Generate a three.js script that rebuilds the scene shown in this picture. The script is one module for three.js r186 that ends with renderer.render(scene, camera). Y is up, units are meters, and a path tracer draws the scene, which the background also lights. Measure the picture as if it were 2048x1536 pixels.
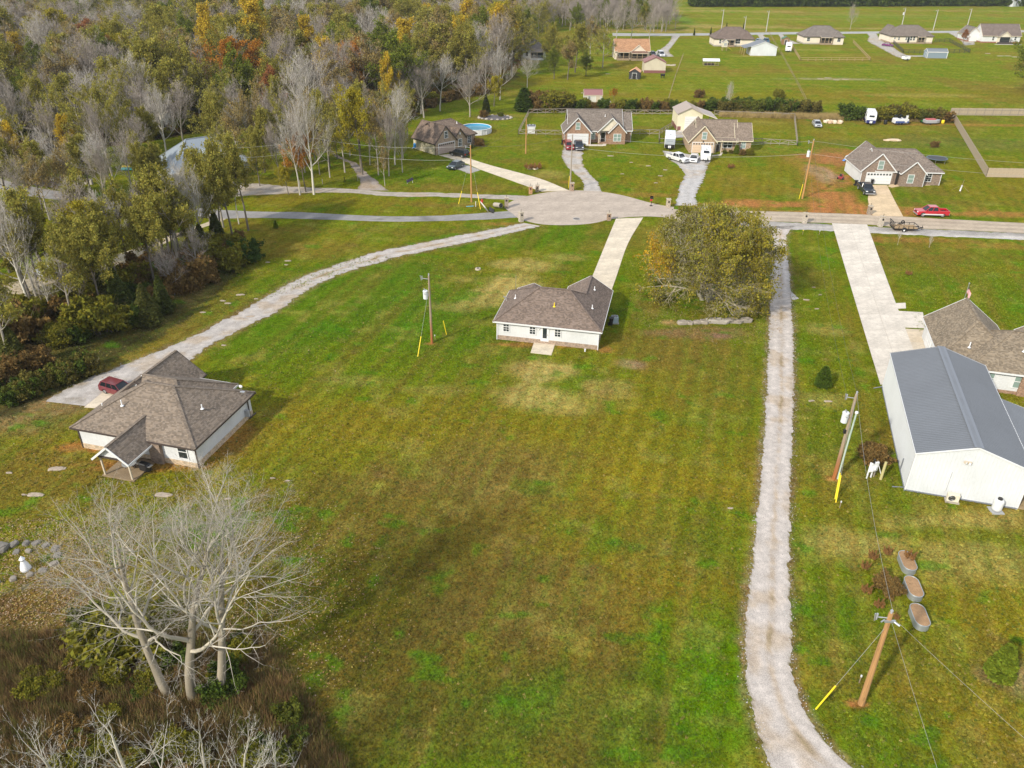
import * as THREE from 'three';
import { mergeGeometries } from 'three/addons/utils/BufferGeometryUtils.js';
import { RoundedBoxGeometry } from 'three/addons/geometries/RoundedBoxGeometry.js';

// ---------------------------------------------------------------- camera, sky, sun, exposure
const scene = new THREE.Scene();
const EYE = 47, PITCH = THREE.MathUtils.degToRad(30.5), ROLL = THREE.MathUtils.degToRad(0.55), FOCAL = 1577;
const camera = new THREE.PerspectiveCamera(2 * Math.atan(768 / FOCAL) * 180 / Math.PI, 4 / 3, 1, 6000);
camera.position.set(0, EYE, 0);
camera.rotation.set(-PITCH, 0, ROLL, 'XYZ');
camera.updateMatrixWorld();

const SUN = new THREE.Vector3(-0.58, 0.55, 0.60).normalize();
function makeSky() {                     // pale autumn sky with thin high cloud, brighter near the sun
  const W = 512, Hh = 256, d = new Float32Array(W * Hh * 4);
  for (let j = 0; j < Hh; j++) for (let i = 0; i < W; i++) {
    const up = ((j + 0.5) / Hh - 0.5) * Math.PI, ro = ((i + 0.5) / W - 0.5) * 2 * Math.PI;
    const y = Math.sin(up), x = Math.cos(ro) * Math.cos(up), z = Math.sin(ro) * Math.cos(up);
    const e = Math.max(0, y), cs = Math.max(0, x * SUN.x + y * SUN.y + z * SUN.z);
    const veil = 0.22 + 0.10 * Math.sin(x * 5 + z * 3 + Math.sin(z * 7 + x * 2) * 1.3) * e;
    const k = Math.pow(1 - e, 2.2), g = 0.25 * Math.pow(cs, 6);
    const o = (j * W + i) * 4;
    d[o] = 0.40 + 0.38 * k + veil + g; d[o + 1] = 0.47 + 0.35 * k + veil * 0.98 + g * 0.95; d[o + 2] = 0.62 + 0.24 * k + veil * 0.92 + g * 0.82; d[o + 3] = 1;
    if (y < 0) { d[o] = 0.3; d[o + 1] = 0.3; d[o + 2] = 0.24; }
  }
  const t = new THREE.DataTexture(d, W, Hh, THREE.RGBAFormat, THREE.FloatType);
  t.mapping = THREE.EquirectangularReflectionMapping; t.magFilter = THREE.LinearFilter; t.needsUpdate = true;
  return t;
}
scene.background = makeSky();
scene.environment = scene.background;
scene.backgroundIntensity = 0.88; scene.environmentIntensity = 0.88;
const sun = new THREE.DirectionalLight(new THREE.Color().setRGB(1, 0.92, 0.79), 3.7);
sun.position.copy(SUN).multiplyScalar(300).add(new THREE.Vector3(20, 0, -130));
sun.target.position.set(20, 0, -130);
sun.castShadow = true; sun.shadow.radius = 5; sun.shadow.mapSize.set(4096, 4096);
Object.assign(sun.shadow.camera, { left: -220, right: 260, top: 260, bottom: -220, near: 1, far: 900 });
scene.add(sun, sun.target);
scene.fog = new THREE.FogExp2(0xcfd6dc, 0.00009);
const renderer = new THREE.WebGLRenderer({ antialias: true });
renderer.toneMapping = THREE.LinearToneMapping; renderer.toneMappingExposure = 1.32;
renderer.shadowMap.enabled = true;

// ---------------------------------------------------------------- numbers
function rng(a) { return () => { a |= 0; a = a + 0x6D2B79F5 | 0; let t = Math.imul(a ^ a >>> 15, 1 | a); t = t + Math.imul(t ^ t >>> 7, 61 | t) ^ t; return ((t ^ t >>> 14) >>> 0) / 4294967296; }; }
const lerp = (a, b, t) => a + (b - a) * t, clamp = (x, a = 0, b = 1) => Math.min(b, Math.max(a, x));
const sstep = (a, b, x) => { const t = clamp((x - a) / (b - a)); return t * t * (3 - 2 * t); };
function hash2(x, y) { let h = Math.imul(x, 374761393) + Math.imul(y, 668265263) | 0; h = Math.imul(h ^ h >>> 13, 1274126177); return ((h ^ h >>> 16) >>> 0) / 4294967296; }
function vnoise(x, y, per = 0) {
  const ix = Math.floor(x), iy = Math.floor(y), fx = x - ix, fy = y - iy, u = fx * fx * (3 - 2 * fx), v = fy * fy * (3 - 2 * fy);
  const w = per ? (a) => ((a % per) + per) % per : (a) => a;
  const a = hash2(w(ix), w(iy)), b = hash2(w(ix + 1), w(iy)), c = hash2(w(ix), w(iy + 1)), d = hash2(w(ix + 1), w(iy + 1));
  return lerp(lerp(a, b, u), lerp(c, d, u), v);
}
function fbm(x, y, o = 4) { let s = 0, a = 0.5, t = 0; for (let i = 0; i < o; i++) { s += a * vnoise(x + i * 17.3, y - i * 9.1); t += a; a *= 0.5; x *= 2.03; y *= 2.03; } return s / t; }
const CR = Math.cos(ROLL), SR = Math.sin(ROLL), CP = Math.cos(PITCH), SP = Math.sin(PITCH);
function at(px, py, h = 0) {             // survey: where a sight line through the photograph meets the level h metres above the ground
  const a = (px - 1024) / FOCAL, b = -(py - 768) / FOCAL, x = a * CR - b * SR, y = a * SR + b * CR;
  const dy = y * CP - SP, t = (h - EYE) / dy;
  return new THREE.Vector3(x * t, h, -(CP + y * SP) * t);
}
const V = (x, y, z) => new THREE.Vector3(x, y, z);
const rgb = (r, g, b) => new THREE.Color().setRGB(r, g, b);

// ---------------------------------------------------------------- names and things
const taken = {};
function numbered(n) { const k = taken[n] = (taken[n] ?? -1) + 1; return k ? n + '_' + String(k).padStart(3, '0') : n; }
function shade(o) { o.castShadow = o.receiveShadow = true; return o; }
function tag(o, label, category, group, kind) { if (label) o.userData.label = label; if (category) o.userData.category = category; if (group) o.userData.group = group; if (kind) o.userData.kind = kind; return o; }
function thing(name, label, category, pos, turn = 0, group) {
  const o = new THREE.Group(); o.name = numbered(name); scene.add(o);
  if (pos) o.position.copy(pos); o.rotation.y = turn; return tag(o, label, category, group);
}
function part(parent, name, geo, mat) { const m = shade(new THREE.Mesh(geo, mat)); m.name = name; parent.add(m); return m; }
function each(parent, name, geos, mat) { return geos.map((g) => part(parent, name, g, mat)); }
function single(name, geo, mat, label, category, group) { const m = shade(new THREE.Mesh(geo, mat)); m.name = numbered(name); scene.add(m); return tag(m, label, category, group); }
function structure(name, geo, mat) { const m = shade(geo ? new THREE.Mesh(geo, mat) : new THREE.Group()); m.name = numbered(name); m.userData.kind = 'structure'; scene.add(m); return m; }

// ---------------------------------------------------------------- geometry helpers
const bx = (w, h, d, x = 0, y = 0, z = 0, ry = 0, rx = 0, rz = 0) => { const g = new THREE.BoxGeometry(w, h, d); if (rx) g.rotateX(rx); if (rz) g.rotateZ(rz); if (ry) g.rotateY(ry); return g.translate(x, y, z); };
const rb = (w, h, d, r, x = 0, y = 0, z = 0) => new RoundedBoxGeometry(w, h, d, 2, r).translate(x, y, z);
function bar(p, q, r, r2 = r, seg = 6) {
  const d = q.clone().sub(p), g = new THREE.CylinderGeometry(r2, r, d.length(), seg, 1);
  g.applyQuaternion(new THREE.Quaternion().setFromUnitVectors(V(0, 1, 0), d.normalize()));
  return g.translate((p.x + q.x) / 2, (p.y + q.y) / 2, (p.z + q.z) / 2);
}
function beam(p, q, w, h) {              // square bar from p to q, h is its upright side
  const d = q.clone().sub(p), L = d.length(), g = new THREE.BoxGeometry(w, h, L);
  g.lookAt(d); return g.translate((p.x + q.x) / 2, (p.y + q.y) / 2, (p.z + q.z) / 2);
}
const merge = (a) => mergeGeometries(a.map((g) => { const n = g.index ? g.toNonIndexed() : g.clone(); for (const k of Object.keys(n.attributes)) if (!['position', 'normal', 'uv'].includes(k)) n.deleteAttribute(k); if (!n.attributes.uv) n.setAttribute('uv', new THREE.BufferAttribute(new Float32Array(n.attributes.position.count * 2), 2)); if (!n.attributes.normal) n.computeVertexNormals(); return n; }));
function metric(g0) {                    // uv in metres, by the side each face looks to
  const g = g0.index ? g0.toNonIndexed() : g0, p = g.attributes.position, n = g.attributes.normal, uv = new Float32Array(p.count * 2);
  for (let i = 0; i < p.count; i++) {
    const ax = Math.abs(n.getX(i)), ay = Math.abs(n.getY(i)), az = Math.abs(n.getZ(i));
    if (ay > ax && ay > az) { uv[2 * i] = p.getX(i); uv[2 * i + 1] = p.getZ(i); } else if (ax > az) { uv[2 * i] = p.getZ(i); uv[2 * i + 1] = p.getY(i); } else { uv[2 * i] = p.getX(i); uv[2 * i + 1] = p.getY(i); }
  }
  g.setAttribute('uv', new THREE.BufferAttribute(uv, 2)); return g;
}
function fromArrays(pos, col, uv, nor) {
  const g = new THREE.BufferGeometry(); g.setAttribute('position', new THREE.Float32BufferAttribute(pos, 3));
  if (col) g.setAttribute('color', new THREE.Float32BufferAttribute(col, 3));
  if (uv) g.setAttribute('uv', new THREE.Float32BufferAttribute(uv, 2));
  if (nor) g.setAttribute('normal', new THREE.Float32BufferAttribute(nor, 3)); else g.computeVertexNormals();
  return g;
}

// ---------------------------------------------------------------- textures
function tex(size, fn, srgb = false) {
  const d = new Uint8Array(size * size * 4);
  for (let j = 0; j < size; j++) for (let i = 0; i < size; i++) { const c = fn(i, j), o = (j * size + i) * 4; d[o] = clamp(c[0]) * 255; d[o + 1] = clamp(c[1]) * 255; d[o + 2] = clamp(c[2]) * 255; d[o + 3] = 255; }
  const t = new THREE.DataTexture(d, size, size); t.wrapS = t.wrapT = THREE.RepeatWrapping; t.magFilter = THREE.LinearFilter; t.colorSpace = THREE.NoColorSpace; t.needsUpdate = true; return t;
}
const rep = (t, m) => { const c = t.clone(); c.repeat.set(1 / m, 1 / m); c.needsUpdate = true; return c; };
const grassTex = tex(1024, (i, j) => {   // mown autumn grass: clumps, blades, straw and clover; mean about 0.6
  const u = i / 1024, v = j / 1024, a = vnoise(u * 18, v * 18, 18), b = vnoise(u * 64, v * 64, 64), c = vnoise(u * 200, v * 128, 0), e = vnoise(u * 340, v * 340, 340);
  const l = 0.60 + 0.20 * (a - 0.5) + 0.42 * (b - 0.5) + 0.30 * (c - 0.5) * sstep(0, 0.05, Math.min(u, 1 - u, v, 1 - v)) + 0.55 * (e - 0.5);
  const warm = (vnoise(u * 30 + 7, v * 30, 30) - 0.5) * 0.26 + (vnoise(u * 150, v * 150 + 3, 150) - 0.5) * 0.22;
  return [l * (1 + warm), l * (1 - warm * 0.15), l * (1 - warm * 0.6)];
});
const gravelTex = tex(1024, (i, j) => {
  const u = i / 1024, v = j / 1024, a = vnoise(u * 256, v * 256, 256), b = vnoise(u * 110, v * 110, 110), c = vnoise(u * 12, v * 12, 12), e = hash2(i >> 1, j >> 1);
  const l = 0.68 + 0.34 * (a - 0.5) + 0.30 * (b - 0.5) + 0.16 * (c - 0.5) + 0.22 * (e - 0.5); return [l, l * 0.98, l * 0.95];
});
const paveTex = tex(1024, (i, j) => {
  const u = i / 1024, v = j / 1024, l = 0.72 + 0.22 * (hash2(i, j) - 0.5) + 0.16 * (vnoise(u * 160, v * 160, 160) - 0.5) + 0.14 * (vnoise(u * 20, v * 20, 20) - 0.5) + 0.14 * (vnoise(u * 6, v * 6, 6) - 0.5);
  return [l, l * 0.99, l * 0.97];
});
const shingleRows = (() => { const r = rng(5), rows = []; for (let k = 0; k < 40; k++) { const cuts = []; let x = 0; while (x < 1) { const w = (0.14 + 0.2 * r()) / 6; cuts.push([x, x + w, r() < 0.42 ? 0.52 + 0.18 * r() : 0.76 + 0.24 * r(), r()]); x += w; } rows.push(cuts); } return rows; })();
const shingleTex = tex(1024, (i, j) => { // laminated shingles: 40 courses over 6 m
  const u = i / 1024, v = j / 1024 * 40, k = Math.floor(v) % 40, f = v - Math.floor(v), c = shingleRows[k].find((s) => u < s[1]) ?? shingleRows[k][0];
  const e = 0.86 + 0.22 * hash2(i, j), course = f < 0.14 ? 0.74 : 1, l = c[2] * e * course * (0.9 + 0.2 * vnoise(u * 9, j / 1024 * 9, 9)); return [l, l * (0.95 + 0.04 * c[3]), l * (0.88 + 0.1 * c[3])];
});
const brickTex = tex(1024, (i, j) => {   // 2.56 m square: 32 courses, 12 bricks
  const v = j / 32, k = Math.floor(v), fv = v - k, u = i / 1024 * 12 + (k % 2) * 0.5, b = Math.floor(u) % 12, fu = u - Math.floor(u);
  if (fv < 0.16 || fu < 0.05) { const m = 0.74 + 0.1 * hash2(i, j); return [m, m * 0.97, m * 0.92]; }
  const h = hash2(b + 3, k), l = (0.38 + 0.5 * h) * (0.9 + 0.2 * hash2(i, j)), t = hash2(b, k + 50); return [l, l * (0.86 + 0.12 * t), l * (0.74 + 0.22 * t)];
});
const lapTex = tex(256, (i, j) => { const f = (j / 64) % 1, l = f < 0.1 ? 0.25 : 0.6 + 0.4 * f, n = 0.03 * vnoise(i / 4, j / 256, 64); return [l + n, l + n, l + n]; });
const woodTex = tex(512, (i, j) => { const u = i / 512, v = j / 512, l = 0.72 + 0.35 * (vnoise(u * 64, v * 6, 64) - 0.5) + 0.25 * (vnoise(u * 160, v * 14, 160) - 0.5) - (vnoise(u * 10, v * 10, 10) > 0.86 ? 0.15 : 0); return [l, l * 0.96, l * 0.9]; });
const barkTex = tex(512, (i, j) => { const u = i / 512, v = j / 512, l = 0.66 + 0.6 * (vnoise(u * 40, v * 9, 40) - 0.5) + 0.3 * (vnoise(u * 90, v * 30, 90) - 0.5); return [l, l * 0.98, l * 0.95]; });
const dirtyTex = tex(512, (i, j) => { const u = i / 512, v = j / 512, l = 0.9 + 0.12 * (vnoise(u * 8, v * 3, 8) - 0.5) + 0.07 * (vnoise(u * 50, v * 20, 50) - 0.5) + 0.04 * (hash2(i, j) - 0.5); return [l, l * 0.995, l * 0.98]; });

const mat = (c, rough = 0.8, o = {}) => new THREE.MeshStandardMaterial({ color: c instanceof THREE.Color ? c : rgb(...c), roughness: rough, ...o });
const phys = (c, rough, o = {}) => new THREE.MeshPhysicalMaterial({ color: rgb(...c), roughness: rough, ...o });
const shingle = (c) => mat(c.map((k) => k * 0.84), 0.92, { map: rep(shingleTex, 6), bumpMap: rep(shingleTex, 6), bumpScale: 0.02 });
const brick = (c) => mat(c, 0.9, { map: rep(brickTex, 2.56), bumpMap: rep(brickTex, 2.56), bumpScale: 0.008 });
const lap = (c) => mat(c, 0.62, { map: rep(dirtyTex, 5), bumpMap: rep(lapTex, 0.8), bumpScale: 0.022 });
const soft = (o) => new THREE.MeshPhysicalMaterial({ roughness: 1, specularIntensity: 0, ...o });
const M = {
  roofBrown: shingle([0.27, 0.208, 0.172]), roofGrey: shingle([0.27, 0.235, 0.21]), roofTan: shingle([0.31, 0.252, 0.198]), roofOrange: shingle([0.60, 0.34, 0.19]), roofDark: shingle([0.22, 0.18, 0.165]),
  whiteLap: lap([0.71, 0.73, 0.75]), creamLap: lap([0.74, 0.68, 0.55]), stuccoPale: lap([0.62, 0.57, 0.42]),
  brickTan: brick([0.52, 0.42, 0.32]), brickBrown: brick([0.46, 0.31, 0.22]), brickGrey: brick([0.36, 0.29, 0.24]), brickMixed: brick([0.50, 0.40, 0.32]), stoneTan: brick([0.72, 0.60, 0.44]), brickRed: brick([0.42, 0.2, 0.13]),
  white: mat([0.76, 0.775, 0.79], 0.5, { map: rep(dirtyTex, 4) }), cream: mat([0.76, 0.70, 0.52], 0.55, { map: rep(dirtyTex, 4) }), dark: mat([0.02, 0.018, 0.017], 0.5), brownTrim: mat([0.06, 0.045, 0.04], 0.5), beigeTrim: mat([0.55, 0.47, 0.36], 0.6),
  glass: phys([0.025, 0.032, 0.036], 0.06, { specularIntensity: 1 }), glassPale: phys([0.22, 0.30, 0.27], 0.12), carGlass: phys([0.012, 0.016, 0.02], 0.05),
  concrete: mat([0.50, 0.46, 0.39], 0.9, { map: rep(paveTex, 5), bumpMap: rep(paveTex, 5), bumpScale: 0.004 }), concreteWhite: mat([0.66, 0.63, 0.58], 0.88, { map: rep(paveTex, 5) }),
  joint: mat([0.20, 0.17, 0.13], 1), wood: mat([0.42, 0.33, 0.23], 0.85, { map: rep(woodTex, 1) }), greyWood: mat([0.40, 0.37, 0.32], 0.9, { map: rep(woodTex, 1.2) }), newWood: mat([0.56, 0.40, 0.22], 0.85, { map: rep(woodTex, 1) }), blackWood: mat([0.03, 0.03, 0.032], 0.7),
  galv: mat([0.42, 0.45, 0.46], 0.42, { metalness: 0.6 }), steel: mat([0.55, 0.56, 0.57], 0.35, { metalness: 0.8 }), tyre: mat([0.018, 0.018, 0.019], 0.85), rim: mat([0.5, 0.5, 0.52], 0.3, { metalness: 0.8 }),
  yellow: mat([0.85, 0.62, 0.02], 0.45), black: mat([0.015, 0.015, 0.016], 0.5), red: mat([0.5, 0.03, 0.03], 0.45), stone: mat([0.52, 0.48, 0.42], 0.95, { map: rep(paveTex, 2), bumpMap: rep(gravelTex, 2), bumpScale: 0.03 }), limestone: mat([0.62, 0.54, 0.42], 0.95, { map: rep(paveTex, 2) }),
  soil: mat([0.58, 0.36, 0.19], 1, { map: rep(gravelTex, 1.5), bumpMap: rep(gravelTex, 1.5), bumpScale: 0.03 }), wire: mat([0.10, 0.10, 0.10], 0.6, { metalness: 0.2 }), lampRed: phys([0.4, 0.01, 0.01], 0.2), lampClear: phys([0.75, 0.76, 0.78], 0.12), plastic: mat([0.78, 0.79, 0.8], 0.4), blueTarp: mat([0.03, 0.25, 0.65], 0.5),
  brownMetal: mat([0.22, 0.09, 0.085], 0.5, { metalness: 0.1 }), tanMetal: mat([0.66, 0.58, 0.40], 0.55), greyMetal: mat([0.195, 0.212, 0.238], 0.5, { metalness: 0.15, map: rep(dirtyTex, 9) }), greyRib: mat([0.195, 0.212, 0.238], 0.5, { metalness: 0.15 }), taupeMetal: mat([0.40, 0.34, 0.30], 0.55), whiteRib: mat([0.68, 0.71, 0.745], 0.45, { map: rep(dirtyTex, 7) }), blueGreySiding: mat([0.20, 0.26, 0.31], 0.7), greyPlain: mat([0.35, 0.36, 0.37], 0.6),
  gravel: soft({ map: rep(gravelTex, 4.2), vertexColors: true, bumpMap: rep(gravelTex, 4.2), bumpScale: 0.03 }), asphalt: mat([1, 1, 1], 0.92, { map: rep(paveTex, 6), vertexColors: true, bumpMap: rep(paveTex, 3), bumpScale: 0.006 }),
};
// ---------------------------------------------------------------- the ground
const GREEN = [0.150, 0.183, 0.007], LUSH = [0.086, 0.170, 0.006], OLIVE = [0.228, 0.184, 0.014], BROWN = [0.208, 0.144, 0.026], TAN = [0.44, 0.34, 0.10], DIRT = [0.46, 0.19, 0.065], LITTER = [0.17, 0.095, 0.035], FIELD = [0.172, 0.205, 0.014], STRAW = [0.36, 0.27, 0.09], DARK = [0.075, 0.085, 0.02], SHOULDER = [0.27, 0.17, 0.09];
// wear, dry and lush patches, a few with painted shade: [px, py, half width m, half depth m, colour, strength, ragged]
const PATCH = [];
const patch = (px, py, rx, rz, c, s = 0.8, rag = 1) => { const p = at(px, py); PATCH.push([p.x, p.z, rx, rz, c, s, rag]); };
// broad lots first
patch(760, 620, 24, 22, LUSH, 0.85); patch(640, 720, 14, 8, LUSH, 0.5); patch(1050, 470, 18, 9, LUSH, 0.75); patch(560, 690, 12, 9, LUSH, 0.6); patch(700, 730, 16, 8, GREEN, 0.7);
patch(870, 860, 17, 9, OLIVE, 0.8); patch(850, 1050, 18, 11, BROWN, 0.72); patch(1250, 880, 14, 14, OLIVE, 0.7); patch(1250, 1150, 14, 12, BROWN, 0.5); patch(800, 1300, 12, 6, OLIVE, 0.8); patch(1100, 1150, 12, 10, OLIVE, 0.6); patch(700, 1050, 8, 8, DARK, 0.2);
patch(1430, 1340, 5, 6, LUSH, 0.75); patch(1100, 1420, 8, 4, LUSH, 0.55); patch(1230, 1090, 4, 1.5, LUSH, 0.4); patch(1350, 1490, 7, 4, LUSH, 0.6); patch(900, 1480, 8, 4, LUSH, 0.35);
patch(620, 1010, 6, 6, GREEN, 0.5); patch(560, 860, 8, 6, OLIVE, 0.6);
patch(1420, 760, 8, 14, BROWN, 0.45); patch(1340, 700, 8, 7, BROWN, 0.6); patch(1480, 900, 4, 16, OLIVE, 0.5);
patch(1010, 575, 6.0, 4.6, TAN, 0.95); patch(965, 600, 4.5, 4, TAN, 0.7); patch(1060, 530, 7, 3, TAN, 0.7); patch(1130, 515, 5, 2.5, TAN, 0.5); patch(1090, 745, 5, 3.4, TAN, 0.95); patch(1080, 790, 6, 3, TAN, 0.75); patch(1200, 770, 4, 2, TAN, 0.55); patch(900, 615, 4, 1.6, TAN, 0.4); patch(1120, 810, 6, 2, TAN, 0.45); patch(930, 560, 4, 2, TAN, 0.45); patch(1040, 555, 4, 2.4, TAN, 0.6); patch(1220, 790, 4, 1.6, TAN, 0.4); patch(700, 760, 5, 1.6, TAN, 0.3); patch(880, 780, 5, 1.4, TAN, 0.3);
patch(1255, 727, 2.1, 1.5, [0.36, 0.23, 0.13], 0.85); patch(1180, 755, 2.2, 0.8, LUSH, 0.5);
patch(1085, 690, 8, 0.7, DIRT, 0.7, 0.4); patch(1205, 700, 1.6, 0.9, DIRT, 0.6); patch(1335, 645, 2.4, 1.5, [0.5, 0.28, 0.14], 0.8); patch(1410, 665, 8, 2.0, [0.30, 0.17, 0.09], 0.6); patch(1300, 620, 4, 5, BROWN, 0.6); patch(1440, 672, 1.6, 0.8, [0.3, 0.17, 0.12], 0.7);
// west of the gravel road and lower left house
patch(600, 480, 14, 7, OLIVE, 0.6); patch(640, 500, 13, 6, BROWN, 0.5); patch(700, 470, 12, 5, GREEN, 0.4); patch(420, 620, 6, 9, BROWN, 0.65); patch(300, 690, 6, 6, BROWN, 0.7); patch(60, 830, 7, 6, [0.27, 0.17, 0.08], 0.8); patch(40, 900, 8, 4, OLIVE, 0.6); patch(120, 850, 3, 2, LUSH, 0.5); patch(90, 940, 8, 4, BROWN, 0.6); patch(50, 1000, 8, 4, BROWN, 0.5); patch(60, 1230, 7, 7, LITTER, 0.9); patch(150, 1120, 6, 5, BROWN, 0.7); patch(160, 1420, 9, 5, [0.12, 0.07, 0.03], 0.85); patch(430, 1240, 8, 5, BROWN, 0.6); patch(560, 1400, 4, 5, BROWN, 0.7); patch(330, 1060, 8, 3, LUSH, 0.4); patch(520, 1040, 6, 3, GREEN, 0.6); patch(420, 980, 6, 2, OLIVE, 0.6); patch(470, 880, 2, 4, DIRT, 0.5); patch(300, 930, 8, 1, DIRT, 0.55); patch(170, 895, 3, 1, DIRT, 0.7);
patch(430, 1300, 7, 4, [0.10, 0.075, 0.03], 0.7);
// east of the lane
patch(1640, 640, 7, 16, GREEN, 0.7); patch(1640, 860, 6, 12, LUSH, 0.45); patch(1700, 640, 4, 8, OLIVE, 0.5); patch(1660, 660, 4, 2.4, TAN, 0.45); patch(1650, 800, 3, 2, TAN, 0.4); patch(1640, 560, 4, 6, BROWN, 0.4); patch(1690, 1090, 6, 3, TAN, 0.6); patch(1900, 1040, 10, 2, TAN, 0.55); patch(1950, 1120, 8, 4, TAN, 0.5); patch(2000, 1220, 6, 4, OLIVE, 0.6); patch(1830, 1330, 8, 4, BROWN, 0.4); patch(1930, 1420, 8, 4, OLIVE, 0.6); patch(1650, 1230, 4, 6, LUSH, 0.5); patch(1700, 1460, 6, 3, LUSH, 0.45); patch(1780, 1000, 5, 3, GREEN, 0.6); patch(2030, 1350, 3, 2, [0.3, 0.2, 0.12], 0.7); patch(1745, 910, 1.6, 1.4, [0.22, 0.12, 0.07], 0.85); patch(1665, 958, 1.1, 0.6, DIRT, 0.9, 0.5); patch(1715, 1408, 0.8, 0.4, DIRT, 0.9, 0.5); patch(863, 687, 0.9, 0.5, DIRT, 0.8, 0.5);
patch(1900, 560, 16, 9, GREEN, 0.6); patch(1850, 510, 16, 4, BROWN, 0.5); patch(1950, 540, 10, 4, OLIVE, 0.5); patch(1830, 480, 16, 1.6, DIRT, 0.45); patch(1990, 492, 12, 2, DIRT, 0.4); patch(1860, 560, 6, 4, LUSH, 0.4);
// bare earth by the road and the grey brick house
patch(1664, 398, 8, 10, DIRT, 0.95); patch(1655, 350, 6, 11, DIRT, 0.85); patch(1648, 348, 3.6, 8, [0.42, 0.30, 0.2], 0.75); patch(1688, 316, 11, 7, DIRT, 0.95); patch(1655, 312, 9, 8, [0.38, 0.17, 0.065], 0.85); patch(1530, 408, 18, 3.0, DIRT, 0.9); patch(1650, 424, 15, 3.0, DIRT, 0.95); patch(1830, 418, 14, 2.4, DIRT, 0.7); patch(1960, 428, 16, 2.6, DIRT, 0.7); patch(1850, 405, 16, 3, BROWN, 0.6); patch(1450, 340, 20, 12, OLIVE, 0.55); patch(1500, 380, 14, 5, OLIVE, 0.6); patch(1440, 408, 12, 1.2, DIRT, 0.5); patch(1990, 380, 10, 8, OLIVE, 0.5); patch(1300, 390, 8, 1.4, DIRT, 0.4); patch(1345, 360, 8, 8, OLIVE, 0.6);
patch(1100, 350, 4, 4, TAN, 0.4); patch(1270, 360, 5, 6, OLIVE, 0.5); patch(1225, 370, 4, 4, BROWN, 0.3); patch(1130, 365, 2.5, 2, DIRT, 0.4); patch(1075, 330, 4, 3, OLIVE, 0.5); patch(985, 235, 6, 4, [0.3, 0.2, 0.12], 0.6); patch(930, 375, 20, 3, BROWN, 0.45); patch(920, 345, 14, 6, LUSH, 0.55); patch(820, 350, 8, 8, LUSH, 0.35); patch(700, 405, 26, 3, OLIVE, 0.6); patch(900, 410, 12, 2, BROWN, 0.7); patch(760, 462, 30, 2, BROWN, 0.5); patch(1010, 448, 5, 1.4, DIRT, 0.7);
patch(1470, 255, 14, 6, OLIVE, 0.7); patch(1100, 240, 12, 5, GREEN, 0.6); patch(1700, 270, 30, 7, OLIVE, 0.5); patch(1900, 285, 30, 9, [0.15, 0.15, 0.04], 0.5); patch(1960, 250, 30, 2, DIRT, 0.5); patch(1800, 243, 40, 3, BROWN, 0.65);
// far fields
patch(1700, 45, 120, 8, FIELD, 0.5); patch(1830, 35, 120, 6, [0.15, 0.23, 0.03], 0.5); patch(1600, 56, 90, 4, STRAW, 0.5); patch(1900, 58, 70, 3, STRAW, 0.45); patch(1550, 38, 60, 4, [0.26, 0.25, 0.05], 0.6); patch(1750, 30, 70, 4, [0.27, 0.25, 0.06], 0.5);
// near lawn: browner thatch, with cloud shade and vignette painted into its dark patches
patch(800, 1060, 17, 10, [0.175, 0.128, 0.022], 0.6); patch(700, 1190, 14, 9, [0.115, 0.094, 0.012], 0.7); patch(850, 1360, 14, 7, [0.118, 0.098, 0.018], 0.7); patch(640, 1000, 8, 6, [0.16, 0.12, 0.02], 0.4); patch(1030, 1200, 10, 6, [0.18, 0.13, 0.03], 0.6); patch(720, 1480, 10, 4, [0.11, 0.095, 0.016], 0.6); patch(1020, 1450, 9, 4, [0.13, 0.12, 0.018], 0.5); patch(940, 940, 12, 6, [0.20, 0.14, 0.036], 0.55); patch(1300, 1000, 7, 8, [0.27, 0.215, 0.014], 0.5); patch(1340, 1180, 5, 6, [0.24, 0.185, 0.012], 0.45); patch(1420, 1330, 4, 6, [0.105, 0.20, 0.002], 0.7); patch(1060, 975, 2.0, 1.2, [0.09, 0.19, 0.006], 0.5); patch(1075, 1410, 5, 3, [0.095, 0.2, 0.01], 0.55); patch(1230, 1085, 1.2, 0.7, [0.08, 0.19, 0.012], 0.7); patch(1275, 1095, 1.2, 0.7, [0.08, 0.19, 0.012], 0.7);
patch(1450, 160, 60, 16, FIELD, 0.5); patch(1700, 190, 60, 12, OLIVE, 0.4); patch(1840, 190, 18, 3, TAN, 0.3); patch(1400, 190, 40, 8, OLIVE, 0.4); patch(1190, 160, 40, 12, OLIVE, 0.5); patch(1640, 100, 18, 3, TAN, 0.4); patch(1650, 158, 18, 2.4, [0.45, 0.36, 0.24], 0.45); patch(1500, 112, 8, 2, TAN, 0.5);
patch(1290, 62, 30, 9, STRAW, 0.85); patch(1420, 52, 50, 10, STRAW, 0.6); patch(1450, 22, 60, 8, STRAW, 0.5); patch(1370, 16, 30, 6, STRAW, 0.55); patch(1700, 64, 160, 5, STRAW, 0.35); patch(1600, 25, 40, 4, STRAW, 0.35); patch(1960, 22, 60, 5, STRAW, 0.4); patch(1200, 20, 60, 8, STRAW, 0.4); patch(1050, 18, 80, 4, STRAW, 0.6);
;patch(1370, 40, 6, 30, [0.14, 0.22, 0.03], 0.8, 0.3); patch(930, 5, 40, 14, [0.12, 0.24, 0.03], 0.9); patch(1180, 8, 60, 10, [0.13, 0.22, 0.04], 0.6);
const world = (pts) => pts.map((p) => at(p[0], p[1]));
const crop = (x0, y0, s, pts) => pts.map((p) => at(x0 + p[0] / s, y0 + p[1] / s));
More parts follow.
